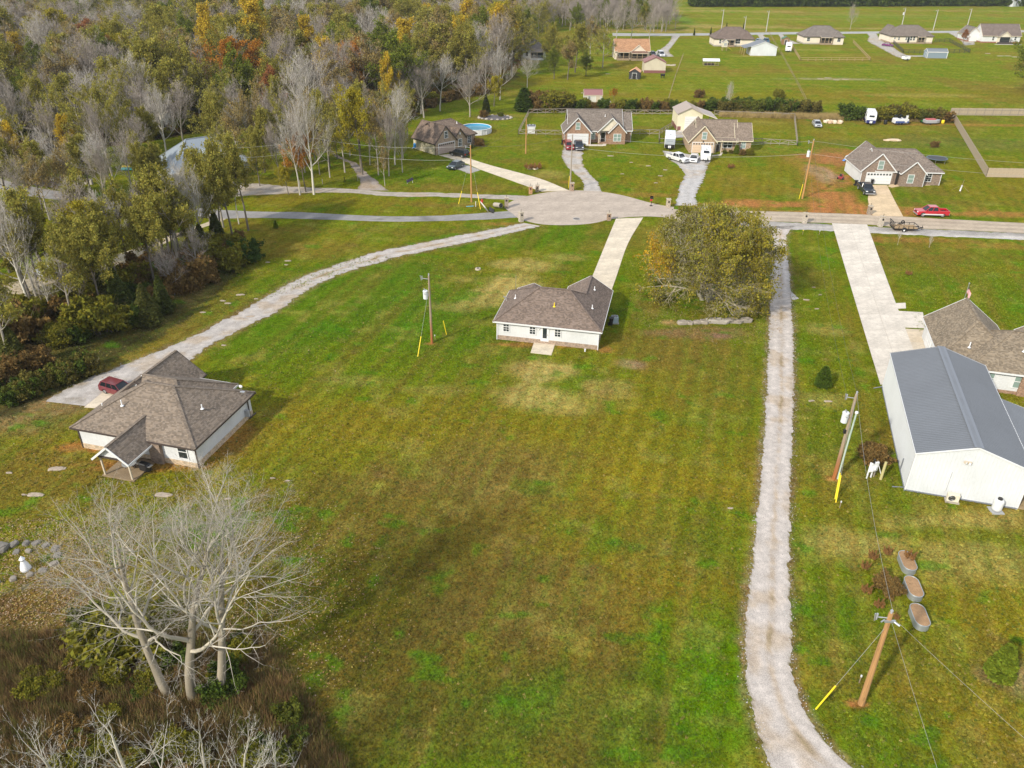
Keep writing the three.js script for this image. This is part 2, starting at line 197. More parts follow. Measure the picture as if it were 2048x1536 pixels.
function along(pts, step) { const c = new THREE.CatmullRomCurve3(pts.map((p) => V(p.x, 0, p.z)), false, 'centripetal'), n = Math.max(2, Math.round(c.getLength() / step)); return [c.getSpacedPoints(n), n]; }
// edges of the two gravel lanes, with worn earth along them
const LANE_A = world([[1700, 1720], [1600, 1620], [1545, 1536], [1510, 1440], [1493, 1340], [1490, 1300], [1495, 1220], [1505, 1120], [1518, 1000], [1526, 900], [1531, 830], [1537, 700], [1541, 600], [1544, 520], [1546, 470], [1540, 452]]), LANE_B = world([[2100, 1720], [1850, 1620], [1705, 1536], [1625, 1450], [1588, 1360], [1583, 1300], [1580, 1200], [1578, 1120], [1580, 1000], [1583, 900], [1586, 830], [1587, 700], [1583, 600], [1576, 520], [1574, 470], [1590, 452]]), ROAD_A = world([[1047, 446], [960, 463], [860, 483], [760, 503], [690, 524], [640, 541], [590, 560], [540, 588], [490, 618], [450, 640], [380, 676], [320, 702], [250, 728], [190, 752], [140, 775], [92, 803]]), ROAD_B = world([[1082, 452], [1000, 471], [900, 492], [800, 513], [740, 530], [690, 545], [640, 567], [600, 590], [560, 620], [520, 640], [470, 665], [420, 690], [375, 725], [320, 765], [235, 792], [170, 812]]);
const EDGES = [LANE_A, LANE_B, ROAD_A, ROAD_B].map((e) => along(e, 0.9)[0]);
EDGES.forEach((e, k) => e.forEach((p, i) => PATCH.push([p.x, p.z, 0.42 + 0.5 * hash2(i, k), 0.8, i % 3 ? [0.26, 0.17, 0.09] : [0.20, 0.13, 0.06], 0.35 + 0.45 * hash2(i, k + 9), 0.6])));
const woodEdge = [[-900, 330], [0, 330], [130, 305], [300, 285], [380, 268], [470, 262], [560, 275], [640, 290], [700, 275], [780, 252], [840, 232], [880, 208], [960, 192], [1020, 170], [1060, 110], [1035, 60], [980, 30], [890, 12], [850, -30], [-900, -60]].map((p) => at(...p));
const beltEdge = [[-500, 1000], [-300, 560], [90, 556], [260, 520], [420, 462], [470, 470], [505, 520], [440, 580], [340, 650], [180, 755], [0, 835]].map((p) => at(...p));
function inside(poly, x, z) { let r = false; for (let i = 0, j = poly.length - 1; i < poly.length; j = i++) { const a = poly[i], b = poly[j]; if ((a.z > z) !== (b.z > z) && x < (b.x - a.x) * (z - a.z) / (b.z - a.z) + a.x) r = !r; } return r; }
function groundColor(x, z) {
  const far = sstep(130, 260, -z), n1 = fbm(x / 34, z / 34, 3), n2 = fbm(x / 9 + 40, z / 9, 3), n3 = fbm(x / 2.6, z / 2.6 + 9, 3), n4 = fbm(x / 0.9 + 3, z / 0.9, 2);
  const c = [0, 0, 0], mix = (k, t) => { for (let i = 0; i < 3; i++) c[i] += (k[i] - c[i]) * t; };
  mix(GREEN, 1); mix(OLIVE, sstep(0.46, 0.70, n1) * 0.6); mix(LUSH, sstep(0.50, 0.72, n2) * 0.45 * (1 - far * 0.5)); mix(FIELD, far * 0.6); mix([0.24, 0.175, 0.03], far * sstep(0.50, 0.72, fbm(x / 24 + 5, z / 9 + 5, 4)) * 0.55); mix(BROWN, sstep(0.58, 0.78, fbm(x / 16 - 9, z / 16 + 70, 3)) * 0.6);
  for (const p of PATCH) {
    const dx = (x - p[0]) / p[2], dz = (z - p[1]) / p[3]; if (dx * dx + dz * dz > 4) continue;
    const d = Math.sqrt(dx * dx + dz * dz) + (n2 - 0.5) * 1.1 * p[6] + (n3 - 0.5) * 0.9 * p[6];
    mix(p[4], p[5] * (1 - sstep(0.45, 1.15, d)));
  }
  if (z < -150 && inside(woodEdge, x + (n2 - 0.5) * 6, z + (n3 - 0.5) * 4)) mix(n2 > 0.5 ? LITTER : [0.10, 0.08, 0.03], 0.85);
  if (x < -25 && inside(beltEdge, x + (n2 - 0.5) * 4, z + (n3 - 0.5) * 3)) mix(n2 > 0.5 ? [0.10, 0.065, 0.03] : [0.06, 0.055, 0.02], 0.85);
  const lane = x * 0.957 + z * 0.29, run = z * 0.957 - x * 0.29, st = fbm(lane / 1.15 + 60, run / 26, 3), st2 = fbm(lane / 0.5 + 10, run / 12, 2), near = 1 - far; mix(BROWN, sstep(0.50, 0.74, st) * 0.42 * near); mix(LUSH, sstep(0.56, 0.78, st2) * 0.30 * near); const mow = 0.10 * Math.sin(lane * 2 * Math.PI / 2.3 + n2) * near * sstep(0.3, 0.6, n1 + 0.1) + 0.16 * (st2 - 0.5) * near + 0.06 * far * Math.sin(z * 1.1 + n2 * 2);
  mix(TAN, sstep(0.58, 0.82, n3) * 0.18); mix([0.07, 0.085, 0.008], sstep(0.60, 0.82, n4) * 0.24 * (1 - far)); mix([0.24, 0.15, 0.06], sstep(0.72, 0.86, fbm(x / 2.2 + 31, z / 1.6, 3)) * 0.3); mix([0.075, 0.20, 0.006], sstep(0.68, 0.78, fbm(x / 2.8 + 131, z / 2.0 + 60, 3)) * 0.6);
  const l = (0.86 + 0.18 * n3 + 0.18 * n4) * (1 + mow);
  return [c[0] * l, c[1] * l, c[2] * l];
}
{
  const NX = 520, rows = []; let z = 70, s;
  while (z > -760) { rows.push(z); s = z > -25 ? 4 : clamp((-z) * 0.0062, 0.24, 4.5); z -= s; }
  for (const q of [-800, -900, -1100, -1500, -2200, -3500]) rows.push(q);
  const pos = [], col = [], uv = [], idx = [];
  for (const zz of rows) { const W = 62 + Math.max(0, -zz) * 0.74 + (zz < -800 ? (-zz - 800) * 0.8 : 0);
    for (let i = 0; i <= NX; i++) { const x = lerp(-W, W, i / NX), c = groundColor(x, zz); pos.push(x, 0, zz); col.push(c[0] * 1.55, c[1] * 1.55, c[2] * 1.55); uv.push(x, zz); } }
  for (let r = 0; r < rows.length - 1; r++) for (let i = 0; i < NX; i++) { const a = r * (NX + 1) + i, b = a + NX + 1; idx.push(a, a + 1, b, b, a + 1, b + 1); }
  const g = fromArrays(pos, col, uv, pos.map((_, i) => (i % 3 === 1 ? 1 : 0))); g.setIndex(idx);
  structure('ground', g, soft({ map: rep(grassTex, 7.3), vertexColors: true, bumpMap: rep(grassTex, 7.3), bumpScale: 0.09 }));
}
// ---------------------------------------------------------------- sheets that lie on the ground
// strip between two edges; colour(t across 0..1, x, z) gives vertex colours; ragged edges wander by some metres
function strip(name, a, b, m, y, color, { cross = 10, step = 0.6, ragged = 0.25, seed = 1, gaps = 0 } = {}) {
  const [pa, n] = along(a, step), cb = new THREE.CatmullRomCurve3(b.map((p) => V(p.x, 0, p.z)), false, 'centripetal'), pb = cb.getSpacedPoints(n), pos = [], col = [], uv = [], idx = [];
  for (let i = 0; i <= n; i++) {
    const p = pa[i], q = pb[i], L = p.distanceTo(q), ja = ragged * (fbm(i * step / 1.7 + seed * 31, 0.5, 4) - 0.5) * 3 + ragged * (hash2(i, seed) - 0.5) * 1.6, jb = ragged * (fbm(i * step / 1.7 + seed * 57, 9.5, 4) - 0.5) * 3 + ragged * (hash2(i, seed + 7) - 0.5) * 1.6;
    for (let k = 0; k <= cross; k++) { const t = lerp(ja / L, 1 + jb / L, k / cross), x = lerp(p.x, q.x, t), z = lerp(p.z, q.z, t), c = color(k / cross, x, z); pos.push(x, y, z); col.push(...c); uv.push(x, z); }
  }
  const up = (pos[3] - pos[0]) * (pos[(cross + 1) * 3 + 2] - pos[2]) - (pos[5] - pos[2]) * (pos[(cross + 1) * 3] - pos[0]) < 0;
  for (let i = 0; i < n; i++) for (let k = 0; k < cross; k++) { const u = i * (cross + 1) + k, w = u + cross + 1; if (up) idx.push(u, u + 1, w, w, u + 1, w + 1); else idx.push(u, w, u + 1, w, w + 1, u + 1); }
  const g = fromArrays(pos, col, uv, pos.map((_, i) => (i % 3 === 1 ? 1 : 0))); g.setIndex(idx); return structure(name, g, m);
}
const blend = (a, b, t) => [lerp(a[0], b[0], t), lerp(a[1], b[1], t), lerp(a[2], b[2], t)];
const GRAVEL = [0.78, 0.72, 0.675], GRAVELDIRT = [0.62, 0.46, 0.28], GRASSY = [0.24, 0.20, 0.06];
const gravelColor = (mid, base = GRAVEL) => (t, x, z) => {
  const n = fbm(x / 2.2, z / 2.2, 3), f = fbm(x / 0.6, z / 0.6, 2), e = Math.abs(t - 0.5) * 2, m = Math.abs(t - 0.53 - 0.12 * (fbm(x / 5 + 7, z / 5, 2) - 0.5)) * 2;
  let c = blend(base, GRAVELDIRT, clamp(sstep(0.5, 0.75, n) * 0.45)); c = blend(c, GRAVELDIRT, mid * (1 - sstep(0.06, 0.26, m + (f - 0.5) * 0.2)) * sstep(0.30, 0.66, f * 0.5 + n * 0.6) * 0.75);
  c = blend(c, GRASSY, mid * (1 - sstep(0.03, 0.14, m)) * sstep(0.58, 0.7, n) * 0.6); c = blend(c, GRASSY, sstep(0.86, 1.0, e) * sstep(0.35, 0.6, f) * 0.8); const l = (0.86 + 0.22 * f) * (0.93 + 0.10 * Math.exp(-((e - 0.5) * (e - 0.5)) / 0.03)); return [c[0] * l, c[1] * l, c[2] * l];
};
// the gravel lane through the right of the lots
strip('gravel_lane', LANE_A,
  LANE_B, M.gravel, 0.012, (t, x, z) => { const c = gravelColor(0.75)(t, x, z), w = 1 - sstep(-60, -40, z) * 0.0; return c.map((k) => k * w); }, { ragged: 0.17, seed: 3, cross: 18, step: 0.22 });
structure('gravel_spur', (() => { const s = new THREE.Shape(world([[1580, 582], [1590, 590], [1598, 597], [1589, 600], [1580, 598]]).map((p) => new THREE.Vector2(p.x, -p.z))); const g = new THREE.ShapeGeometry(s).rotateX(-Math.PI / 2).translate(0, 0.010, 0); g.setAttribute('color', new THREE.Float32BufferAttribute(new Array(g.attributes.position.count).fill([0.7, 0.68, 0.66]).flat(), 3)); return g; })(), M.gravel);
// the gravel road that curves down to the lower left house
strip('gravel_road', ROAD_A,
  ROAD_B, M.gravel, 0.012, (t, x, z) => { const c = gravelColor(z < -108 ? 0.8 : 0.15, [0.70, 0.66, 0.63])(t, x, z), w = sstep(-82, -74, z) * sstep(0.44, 0.56, fbm(x / 1.6, z / 1.6, 3)) * (0.35 + 0.65 * sstep(0.3, 0.0, t)); return blend(c, [0.2, 0.15, 0.06], w * 0.9); }, { ragged: 0.3, seed: 8, cross: 26, step: 0.35 });
// cul-de-sac and road
function sheet(name, outline, m, y, color) { // flat sheet with evenly spread points so that its wear can vary
  const s = new THREE.Shape(outline.map((p) => new THREE.Vector2(p.x, -p.z))), g = new THREE.ShapeGeometry(s).rotateX(-Math.PI / 2).translate(0, y, 0), p = g.attributes.position, uv = new Float32Array(p.count * 2), col = new Float32Array(p.count * 3);
  for (let i = 0; i < p.count; i++) { uv[2 * i] = p.getX(i); uv[2 * i + 1] = p.getZ(i); col.set(color, i * 3); }
  g.setAttribute('uv', new THREE.BufferAttribute(uv, 2)); g.setAttribute('color', new THREE.BufferAttribute(col, 3)); return structure(name, g, m);
}
const closed = (pts, n) => new THREE.CatmullRomCurve3(pts.map((p) => V(p.x, 0, p.z)), true, 'centripetal').getSpacedPoints(n);
const roadColor = (t, x, z) => { const n = fbm(x / 5, z / 5, 3), e = Math.abs(t - 0.5) * 2, w = 0.9 + 0.1 * Math.cos(e * 9) + 0.18 * (n - 0.5); return [0.60 * w, 0.495 * w, 0.375 * w]; };
strip('road', crop(1580, 200, 4.376, [[-1060, 955], [-700, 965], [0, 980], [700, 1005], [1000, 1022], [1500, 1050], [2048, 1078], [3600, 1160]]), crop(1580, 200, 4.376, [[-1060, 1050], [-700, 1052], [0, 1068], [700, 1093], [1000, 1120], [1500, 1140], [2048, 1168], [3600, 1250]]), M.asphalt, 0.020, roadColor, { ragged: 0.05, cross: 16, step: 1.2 });
sheet('cul_de_sac', [...along(world([[1348, 414], [1325, 411], [1290, 403], [1250, 392], [1205, 384], [1160, 381], [1110, 383], [1065, 390], [1035, 398], [1015, 408], [1012, 418], [1026, 428], [1035, 436], [1055, 443], [1085, 449], [1150, 450], [1190, 446], [1225, 438], [1290, 433], [1345, 436]]), 1.0)[0]], M.asphalt, 0.026, [0.56, 0.475, 0.395]);
strip('gravel_shoulder', crop(1580, 200, 4.376, [[-560, 1060], [0, 1071], [500, 1098], [1000, 1122], [2048, 1170], [3400, 1240]]), crop(1580, 200, 4.376, [[-560, 1095], [0, 1130], [500, 1153], [1000, 1180], [2048, 1225], [3400, 1300]]), M.gravel, 0.012, (t, x, z) => { const k = 0.46 + 0.25 * t + 0.4 * (fbm(x / 3, z / 1.5, 3) - 0.5); return [k, k * 0.96, k * 0.92]; }, { ragged: 0.2, seed: 12 });
strip('asphalt_road', [...world([[-60, 340], [30, 366], [60, 373], [114, 382], [163, 392], [247, 400], [319, 406.5], [374, 414.6], [436, 419.5], [521, 423.4], [600, 424.5], [700, 430]]), ...crop(780, 180, 4.096, [[0, 1035], [400, 1030], [800, 1005], [1000, 990]])], [...world([[-60, 358], [20, 384], [50, 391], [100, 398], [160, 403], [260, 413], [319, 419.5], [374, 427.7], [423, 437], [505, 436], [600, 437.4], [700, 441]]), ...crop(780, 180, 4.096, [[0, 1078], [350, 1075], [800, 1060], [1035, 1045]])], M.asphalt, 0.016, (t, x, z) => { const n = fbm(x / 4, z / 3, 4), k = 0.36 + 0.14 * (n - 0.5) - 0.16 * sstep(0.6, 0.72, n); return [k, k * 0.97, k * 0.95]; }, { ragged: 0.08, step: 1.2 });
strip('gravel_track', [...world([[380, 352], [450, 362], [519, 367.4], [598, 374], [700, 377.7]]), ...crop(780, 180, 4.096, [[0, 835], [300, 840], [700, 852], [1120, 867]])], [...world([[370, 402], [440, 396], [513, 391], [615, 386], [700, 386]]), ...crop(780, 180, 4.096, [[0, 870], [400, 875], [800, 890], [1030, 905]])], M.gravel, 0.012, gravelColor(0.1, [0.60, 0.55, 0.49]), { ragged: 0.25, seed: 21, step: 1 });
strip('wood_drive', world([[640, 285], [661.5, 306], [680, 318], [699, 328], [712, 345], [719.6, 362], [714, 381]]), world([[652, 285], [672, 307.6], [692, 318], [716, 328], [731, 343], [746, 357], [779, 381]]), M.gravel, 0.010, gravelColor(0.3, [0.52, 0.46, 0.42]), { ragged: 0.35, seed: 23, step: 1 });
strip('pale_drive', world([[440, 434], [420, 442], [325.5, 475], [267, 497.6], [182, 525], [140, 538], [60, 556], [-40, 580]]), world([[452, 438], [439.5, 444], [384, 463.5], [325.5, 489.5], [276.7, 515.5], [228, 538], [153, 551], [40, 590]]), M.gravel, 0.012, gravelColor(0.0, [0.72, 0.63, 0.46]), { ragged: 0.1, seed: 25, step: 1 });
strip('curved_drive', world([[110, 300], [80, 318], [70, 335], [73, 352], [95, 366]]), world([[128, 306], [102, 318], [86, 332], [86, 348], [105, 360]]), M.gravel, 0.010, gravelColor(0.0, [0.72, 0.66, 0.52]), { ragged: 0.1, seed: 27, step: 1 });
strip('gravel_drive', crop(780, 180, 4.096, [[1432, 470], [1420, 490], [1412, 550], [1440, 610], [1500, 670], [1570, 740], [1582, 800], [1590, 840]]), crop(780, 180, 4.096, [[1595, 470], [1580, 490], [1574, 560], [1590, 630], [1645, 690], [1690, 740], [1722, 800], [1745, 858]]), M.gravel, 0.012, gravelColor(0.1, [0.66, 0.63, 0.60]), { ragged: 0.28, seed: 31 });
strip('gravel_drive', crop(1240, 190, 5.12, [[440, 570], [450, 600], [510, 660], [600, 730], [655, 790], [648, 850], [630, 900], [595, 1010], [560, 1130]]), crop(1240, 190, 5.12, [[945, 640], [930, 655], [915, 700], [895, 745], [870, 820], [850, 880], [800, 970], [772, 1060], [800, 1140]]), M.gravel, 0.012, gravelColor(0.1, [0.70, 0.69, 0.69]), { ragged: 0.3, seed: 33 });
strip('gravel_pad', crop(780, 180, 4.096, [[465, 633], [560, 655], [650, 686]]), crop(780, 180, 4.096, [[560, 590], [650, 620], [745, 655]]), M.gravel, 0.010, gravelColor(0, [0.56, 0.55, 0.54]), { ragged: 0.12, seed: 35 });
strip('gravel_pad', crop(1240, 190, 5.12, [[570, 365], [530, 400], [560, 445]]), crop(1240, 190, 5.12, [[735, 370], [730, 400], [720, 425]]), M.gravel, 0.010, gravelColor(0, [0.62, 0.60, 0.58]), { ragged: 0.3, seed: 37 });
// the far road and its drives
strip('far_road', world([[1225, 66], [1330, 67], [1450, 66], [1560, 64.5], [1700, 63.5], [1850, 62], [2000, 61], [2400, 57]]), world([[1225, 72], [1330, 72], [1450, 70.5], [1560, 69], [1700, 67.5], [1850, 66], [2000, 65], [2400, 61]]), M.asphalt, 0.02, () => [0.46, 0.46, 0.45], { ragged: 0.05, step: 4, cross: 3 });
const farDrive = (a, b, k) => strip('far_drive', world(a), world(b), M.gravel, 0.014, gravelColor(0, [0.62, 0.60, 0.56]), { ragged: 0.3, seed: k, step: 1.5, cross: 6 });
farDrive([[1345, 70], [1338, 84], [1322, 98], [1303, 108], [1306, 114]], [[1362, 70], [1354, 80], [1345, 92], [1338, 103], [1348, 113]], 41);
farDrive([[1512, 67], [1518, 75], [1522, 82]], [[1525, 67], [1530, 75], [1536, 82]], 42);
farDrive([[1553, 66], [1560, 74], [1562, 84], [1570, 89]], [[1563, 66], [1570, 73], [1586, 82], [1602, 87]], 43);
farDrive([[1733, 66], [1738, 74], [1735, 82], [1760, 96], [1790, 112], [1806, 118]], [[1752, 65], [1757, 73], [1766, 82], [1785, 93], [1800, 104], [1812, 109]], 44);
farDrive([[1800, 110], [1830, 111], [1856, 111]], [[1806, 113], [1830, 113.5], [1856, 113]], 45);
farDrive([[1893, 64], [1908, 72], [1922, 82], [1928, 91]], [[1910, 63], [1926, 72], [1946, 80], [1950, 89]], 46);

// concrete drives: every slab is a piece of its own, joints between them
function slabs(name, left, right, rows, cols, m, top = 0.06, gap = 0.025) {
  const o = structure(name), L = new THREE.CatmullRomCurve3(left.map((p) => V(p.x, 0, p.z)), false, 'centripetal'), R = new THREE.CatmullRomCurve3(right.map((p) => V(p.x, 0, p.z)), false, 'centripetal');
  const q = (u, v) => L.getPointAt(u).lerp(R.getPointAt(u), v), len = L.getLength();
  for (let i = 0; i < rows; i++) for (let k = 0; k < cols; k++) {
    const e = gap / len, w = gap / q(i / rows, 0).distanceTo(q(i / rows, 1)), c = [q(i / rows + e / 2, k / cols + w / 2), q((i + 1) / rows - e / 2, k / cols + w / 2), q((i + 1) / rows - e / 2, (k + 1) / cols - w / 2), q(i / rows + e / 2, (k + 1) / cols - w / 2)];
    const s = new THREE.Shape(c.map((p) => new THREE.Vector2(p.x, -p.z))), g = metric(new THREE.ExtrudeGeometry(s, { depth: top, bevelEnabled: false }).rotateX(-Math.PI / 2));
    part(o, 'concrete_slab', g, m[(i * 7 + k * 3 + (hash2(i, k) * 5 | 0)) % m.length]);
  }
  return o;
}
const conc = (c) => mat(c, 0.9, { map: rep(paveTex, 5), bumpMap: rep(paveTex, 5), bumpScale: 0.004 });
const CW = [conc([0.80, 0.70, 0.55]), conc([0.83, 0.73, 0.575]), conc([0.79, 0.695, 0.55])], CR2 = [conc([0.80, 0.735, 0.645]), conc([0.83, 0.765, 0.67]), conc([0.775, 0.71, 0.62])], CY = [conc([0.78, 0.60, 0.38]), conc([0.80, 0.62, 0.41])];
slabs('concrete_driveway', [V(18.7, 0, -139.6), V(15.4, 0, -126), V(12.2, 0, -112.7), V(9.9, 0, -103)], [V(23.8, 0, -140.4), V(19.4, 0, -127), V(15.9, 0, -112.7), V(13.4, 0, -102.6)], 11, 1, CW);
slabs('concrete_driveway', [V(57.7, 0, -138.2), V(50.6, 0, -109.4), V(43.5, 0, -80.4)], [V(63.9, 0, -137.7), V(56.5, 0, -109.6), V(49.3, 0, -81.6)], 12, 2, CR2);
slabs('concrete_apron', world([[1787, 607], [1811, 606]]), world([[1788, 618], [1812, 617]]), 1, 1, CR2, 0.05);
slabs('concrete_apron', world([[1789, 622], [1803, 655]]), world([[1846, 625], [1850, 657]]), 1, 1, CR2, 0.055);
slabs('concrete_apron', world([[1805, 657.5], [1818, 712]]), world([[1851, 660], [1862, 714]]), 2, 1, [conc([0.76, 0.64, 0.48]), conc([0.78, 0.68, 0.54])], 0.05);
slabs('concrete_driveway', crop(780, 180, 4.096, [[400, 536], [620, 600], [730, 648], [1000, 745], [1240, 832]]), crop(780, 180, 4.096, [[530, 520], [640, 560], [830, 620], [1060, 680], [1250, 735], [1470, 826]]), 14, 1, CW);
slabs('concrete_driveway', crop(1580, 200, 4.376, [[720, 745], [680, 860], [722, 1012]]), crop(1580, 200, 4.376, [[850, 748], [915, 880], [990, 1020]]), 6, 1, CY);
slabs('concrete_pad', world([[168, 815], [235, 762]]), world([[206, 818], [270, 768]]), 2, 1, CW, 0.05);
slabs('patio_slab', [at(1068, 685), at(1061, 706)], [at(1110, 690), at(1103, 711)], 1, 1, CW, 0.1);
slabs('concrete_walk', crop(780, 180, 4.096, [[1600, 458], [1745, 460]]), crop(780, 180, 4.096, [[1600, 446], [1745, 448]]), 3, 1, CR2, 0.06);
slabs('concrete_walk', crop(780, 180, 4.096, [[1752, 424], [1735, 458]]), crop(780, 180, 4.096, [[1780, 424], [1768, 458]]), 1, 1, CR2, 0.062);
slabs('concrete_walk', crop(1240, 190, 5.12, [[940, 618], [1010, 614], [1036, 590]]), crop(1240, 190, 5.12, [[940, 628], [1018, 628], [1056, 590]]), 2, 1, CR2, 0.06);
slabs('concrete_walk', crop(1580, 200, 4.376, [[855, 755], [905, 720], [980, 708], [1090, 722], [1215, 725]]), crop(1580, 200, 4.376, [[890, 768], [960, 755], [1050, 745], [1120, 752], [1228, 748]]), 3, 1, CY, 0.05);
slabs('concrete_walk', crop(1240, 190, 5.12, [[610, 355], [590, 375]]), crop(1240, 190, 5.12, [[742, 360], [740, 380]]), 2, 1, CR2, 0.06);
// ---------------------------------------------------------------- houses
// roof of one wing: planes over x0..x1, z0..z1; ridge along 'x' or 'z'; hips: [low end, high end]
function roofPlanes({ x0, x1, z0, z1, h, rise, axis = 'x', over = 0.45, og = 0.3, hips = [false, false] }) {
  let a0 = x0, a1 = x1, b0 = z0, b1 = z1; if (axis === 'z') { a0 = z0; a1 = z1; b0 = x0; b1 = x1; }
  const half = (b1 - b0) / 2, mid = (b0 + b1) / 2, sl = rise / half, he = h - over * sl, P = (a, y, b) => axis === 'z' ? V(b, y, a) : V(a, y, b);
  const l = hips[0] ? over : og, r = hips[1] ? over : og, R0 = P(hips[0] ? Math.min(a0 + half, (a0 + a1) / 2) : a0 - l, h + rise, mid), R1 = P(hips[1] ? Math.max(a1 - half, (a0 + a1) / 2 + 0.02) : a1 + r, h + rise, mid);
  const A = P(a0 - l, he, b1 + over), B = P(a1 + r, he, b1 + over), C = P(a1 + r, he, b0 - over), D = P(a0 - l, he, b0 - over), polys = [[A, B, R1, R0], [C, D, R0, R1]];
  if (hips[0]) polys.push([D, A, R0]); if (hips[1]) polys.push([B, C, R1]);
  return polys;
}
function roofGeo(polys, th = 0.14) {
  const pos = [], uv = [], rim = [], caps = [], seen = new Map(), key = (p) => [p.x, p.y, p.z].map((k) => k.toFixed(3)).join();
  for (const p of polys) {
    const n = new THREE.Vector3().crossVectors(p[1].clone().sub(p[0]), p[2].clone().sub(p[0])).normalize(); if (n.y < 0) n.negate();
    const u = new THREE.Vector3(n.z, 0, -n.x); if (u.length() < 1e-4) u.set(1, 0, 0); u.normalize(); const v = new THREE.Vector3().crossVectors(n, u);
    for (let i = 1; i < p.length - 1; i++) for (const q of [p[0], p[i], p[i + 1]]) { pos.push(q.x, q.y, q.z); uv.push(q.dot(u), q.dot(v)); }
    for (let i = 1; i < p.length - 1; i++) for (const q of [p[0], p[i + 1], p[i]]) { pos.push(q.x, q.y - th, q.z); uv.push(q.x, q.z); }
    for (let i = 0; i < p.length; i++) { const a = p[i], b = p[(i + 1) % p.length], k = [key(a), key(b)].sort().join('|'); if (seen.has(k)) seen.get(k).n++; else seen.set(k, { a, b, n: 1 }); }
  }
  for (const { a, b, n } of seen.values()) {
    if (n === 1) { const q = beam(V(a.x, a.y - th / 2 - 0.02, a.z), V(b.x, b.y - th / 2 - 0.02, b.z), 0.06, th + 0.06); rim.push(q); } else caps.push(beam(V(a.x, a.y + 0.012, a.z), V(b.x, b.y + 0.012, b.z), 0.3, 0.035));
  }
  const g = fromArrays(pos, null, uv); return { top: g, rim: rim.length ? merge(rim) : null, caps: caps.length ? metric(merge(caps)) : null };
}
function wallGeo({ x0, x1, z0, z1, h, rise, axis = 'x', hips = [false, false], base = 0 }) {
  const gs = [bx(x1 - x0, h - base, z1 - z0, (x0 + x1) / 2, (h + base) / 2, (z0 + z1) / 2)];
  const ends = axis === 'x' ? [x0, x1] : [z0, z1], b0 = axis === 'x' ? z0 : x0, b1 = axis === 'x' ? z1 : x1;
  ends.forEach((e, i) => {
    if (hips[i]) return; const s = new THREE.Shape([new THREE.Vector2(b0, 0), new THREE.Vector2(b1, 0), new THREE.Vector2((b0 + b1) / 2, rise - 0.06)]);
    const g = new THREE.ExtrudeGeometry(s, { depth: 0.3, bevelEnabled: false }); // in x,y; depth along z
    if (axis === 'x') g.rotateY(-Math.PI / 2).translate(i ? e : e + 0.3, h, 0); else g.translate(0, h, i ? e - 0.3 : e);
    gs.push(g);
  });
  return metric(merge(gs));
}
function addWing(o, w) {
  const wm = part(o, 'wall', wallGeo(w), w.wall), r = roofGeo(roofPlanes(w), w.th), rm = part(o, 'roof', r.top, w.roof);
  if (r.caps) part(rm, 'ridge_cap', r.caps, w.roof); if (r.rim) part(rm, 'fascia', r.rim, w.trim ?? M.white);
  if (w.foundation) part(o, 'foundation', metric(bx(w.x1 - w.x0 + 0.06, w.fh ?? 0.55, w.z1 - w.z0 + 0.06, (w.x0 + w.x1) / 2, (w.fh ?? 0.55) / 2, (w.z0 + w.z1) / 2)), w.foundation);
  return wm;
}
// a place on a wing's wall: side f(+z) b(-z) l(-x) r(+x), u to the right of the wall's middle as one faces it
function onWall(m, w, side, u, y, out = 0) {
  const cx = (w.x0 + w.x1) / 2, cz = (w.z0 + w.z1) / 2;
  if (side === 'f') m.position.set(cx + u, y, w.z1 + out), m.rotation.y = 0;
  if (side === 'b') m.position.set(cx - u, y, w.z0 - out), m.rotation.y = Math.PI;
  if (side === 'r') m.position.set(w.x1 + out, y, cz - u), m.rotation.y = Math.PI / 2;
  if (side === 'l') m.position.set(w.x0 - out, y, cz + u), m.rotation.y = -Math.PI / 2;
  return m;
}
const ring = (w, h, t, d) => merge([bx(w + 2 * t, t, d, 0, h / 2 + t / 2), bx(w + 2 * t + 0.06, t, d + 0.05, 0, -h / 2 - t / 2), bx(t, h, d, -w / 2 - t / 2), bx(t, h, d, w / 2 + t / 2)]);
const winCache = {};
function windowOn(o, w, side, u, y, ww, hh, { cols = 2, rows = 4, frame = M.white, glass = M.glass, bar: bw = 0.035, mull = 0 } = {}) {
  const k = [ww, hh, cols, rows, mull, bw].join();
  const g = winCache[k] ??= { frame: ring(ww, hh, 0.1, 0.1), pane: bx(ww, hh, 0.04), grid: merge([bx(ww, 0.08, 0.07, 0, 0, 0.01), ...(mull ? [bx(mull, hh, 0.08, 0, 0, 0.012)] : []), ...Array.from({ length: cols - 1 }, (_, i) => bx(bw, hh, 0.05, -ww / 2 + (i + 1) * ww / cols, 0, 0.005)), ...Array.from({ length: rows - 1 }, (_, i) => bx(ww, bw, 0.052, 0, -hh / 2 + (i + 1) * hh / rows, 0.004))]) };
  const f = onWall(part(o, 'window', g.frame, frame), w, side, u, y, 0.03); part(f, 'pane', g.pane, glass); part(f, 'muntin', g.grid, frame); return f;
}
function doorOn(o, w, side, u, y0, ww, hh, slab, { glass = 0, frame = M.white } = {}) {
  const d = onWall(part(o, 'door', bx(ww, hh, 0.06), slab), w, side, u, y0 + hh / 2, 0.03);
  part(d, 'door_frame', merge([bx(0.1, hh + 0.1, 0.1, -ww / 2 - 0.05, 0.05), bx(0.1, hh + 0.1, 0.1, ww / 2 + 0.05, 0.05), bx(ww, 0.1, 0.1, 0, hh / 2 + 0.05)]), frame);
  if (glass) part(d, 'pane', bx(ww * 0.62, hh * glass, 0.05, 0, hh * (0.44 - glass / 2), 0.02), M.glass);
  part(d, 'handle', bx(0.05, 0.14, 0.06, ww * 0.4, -0.05, 0.05), M.steel); return d;
}
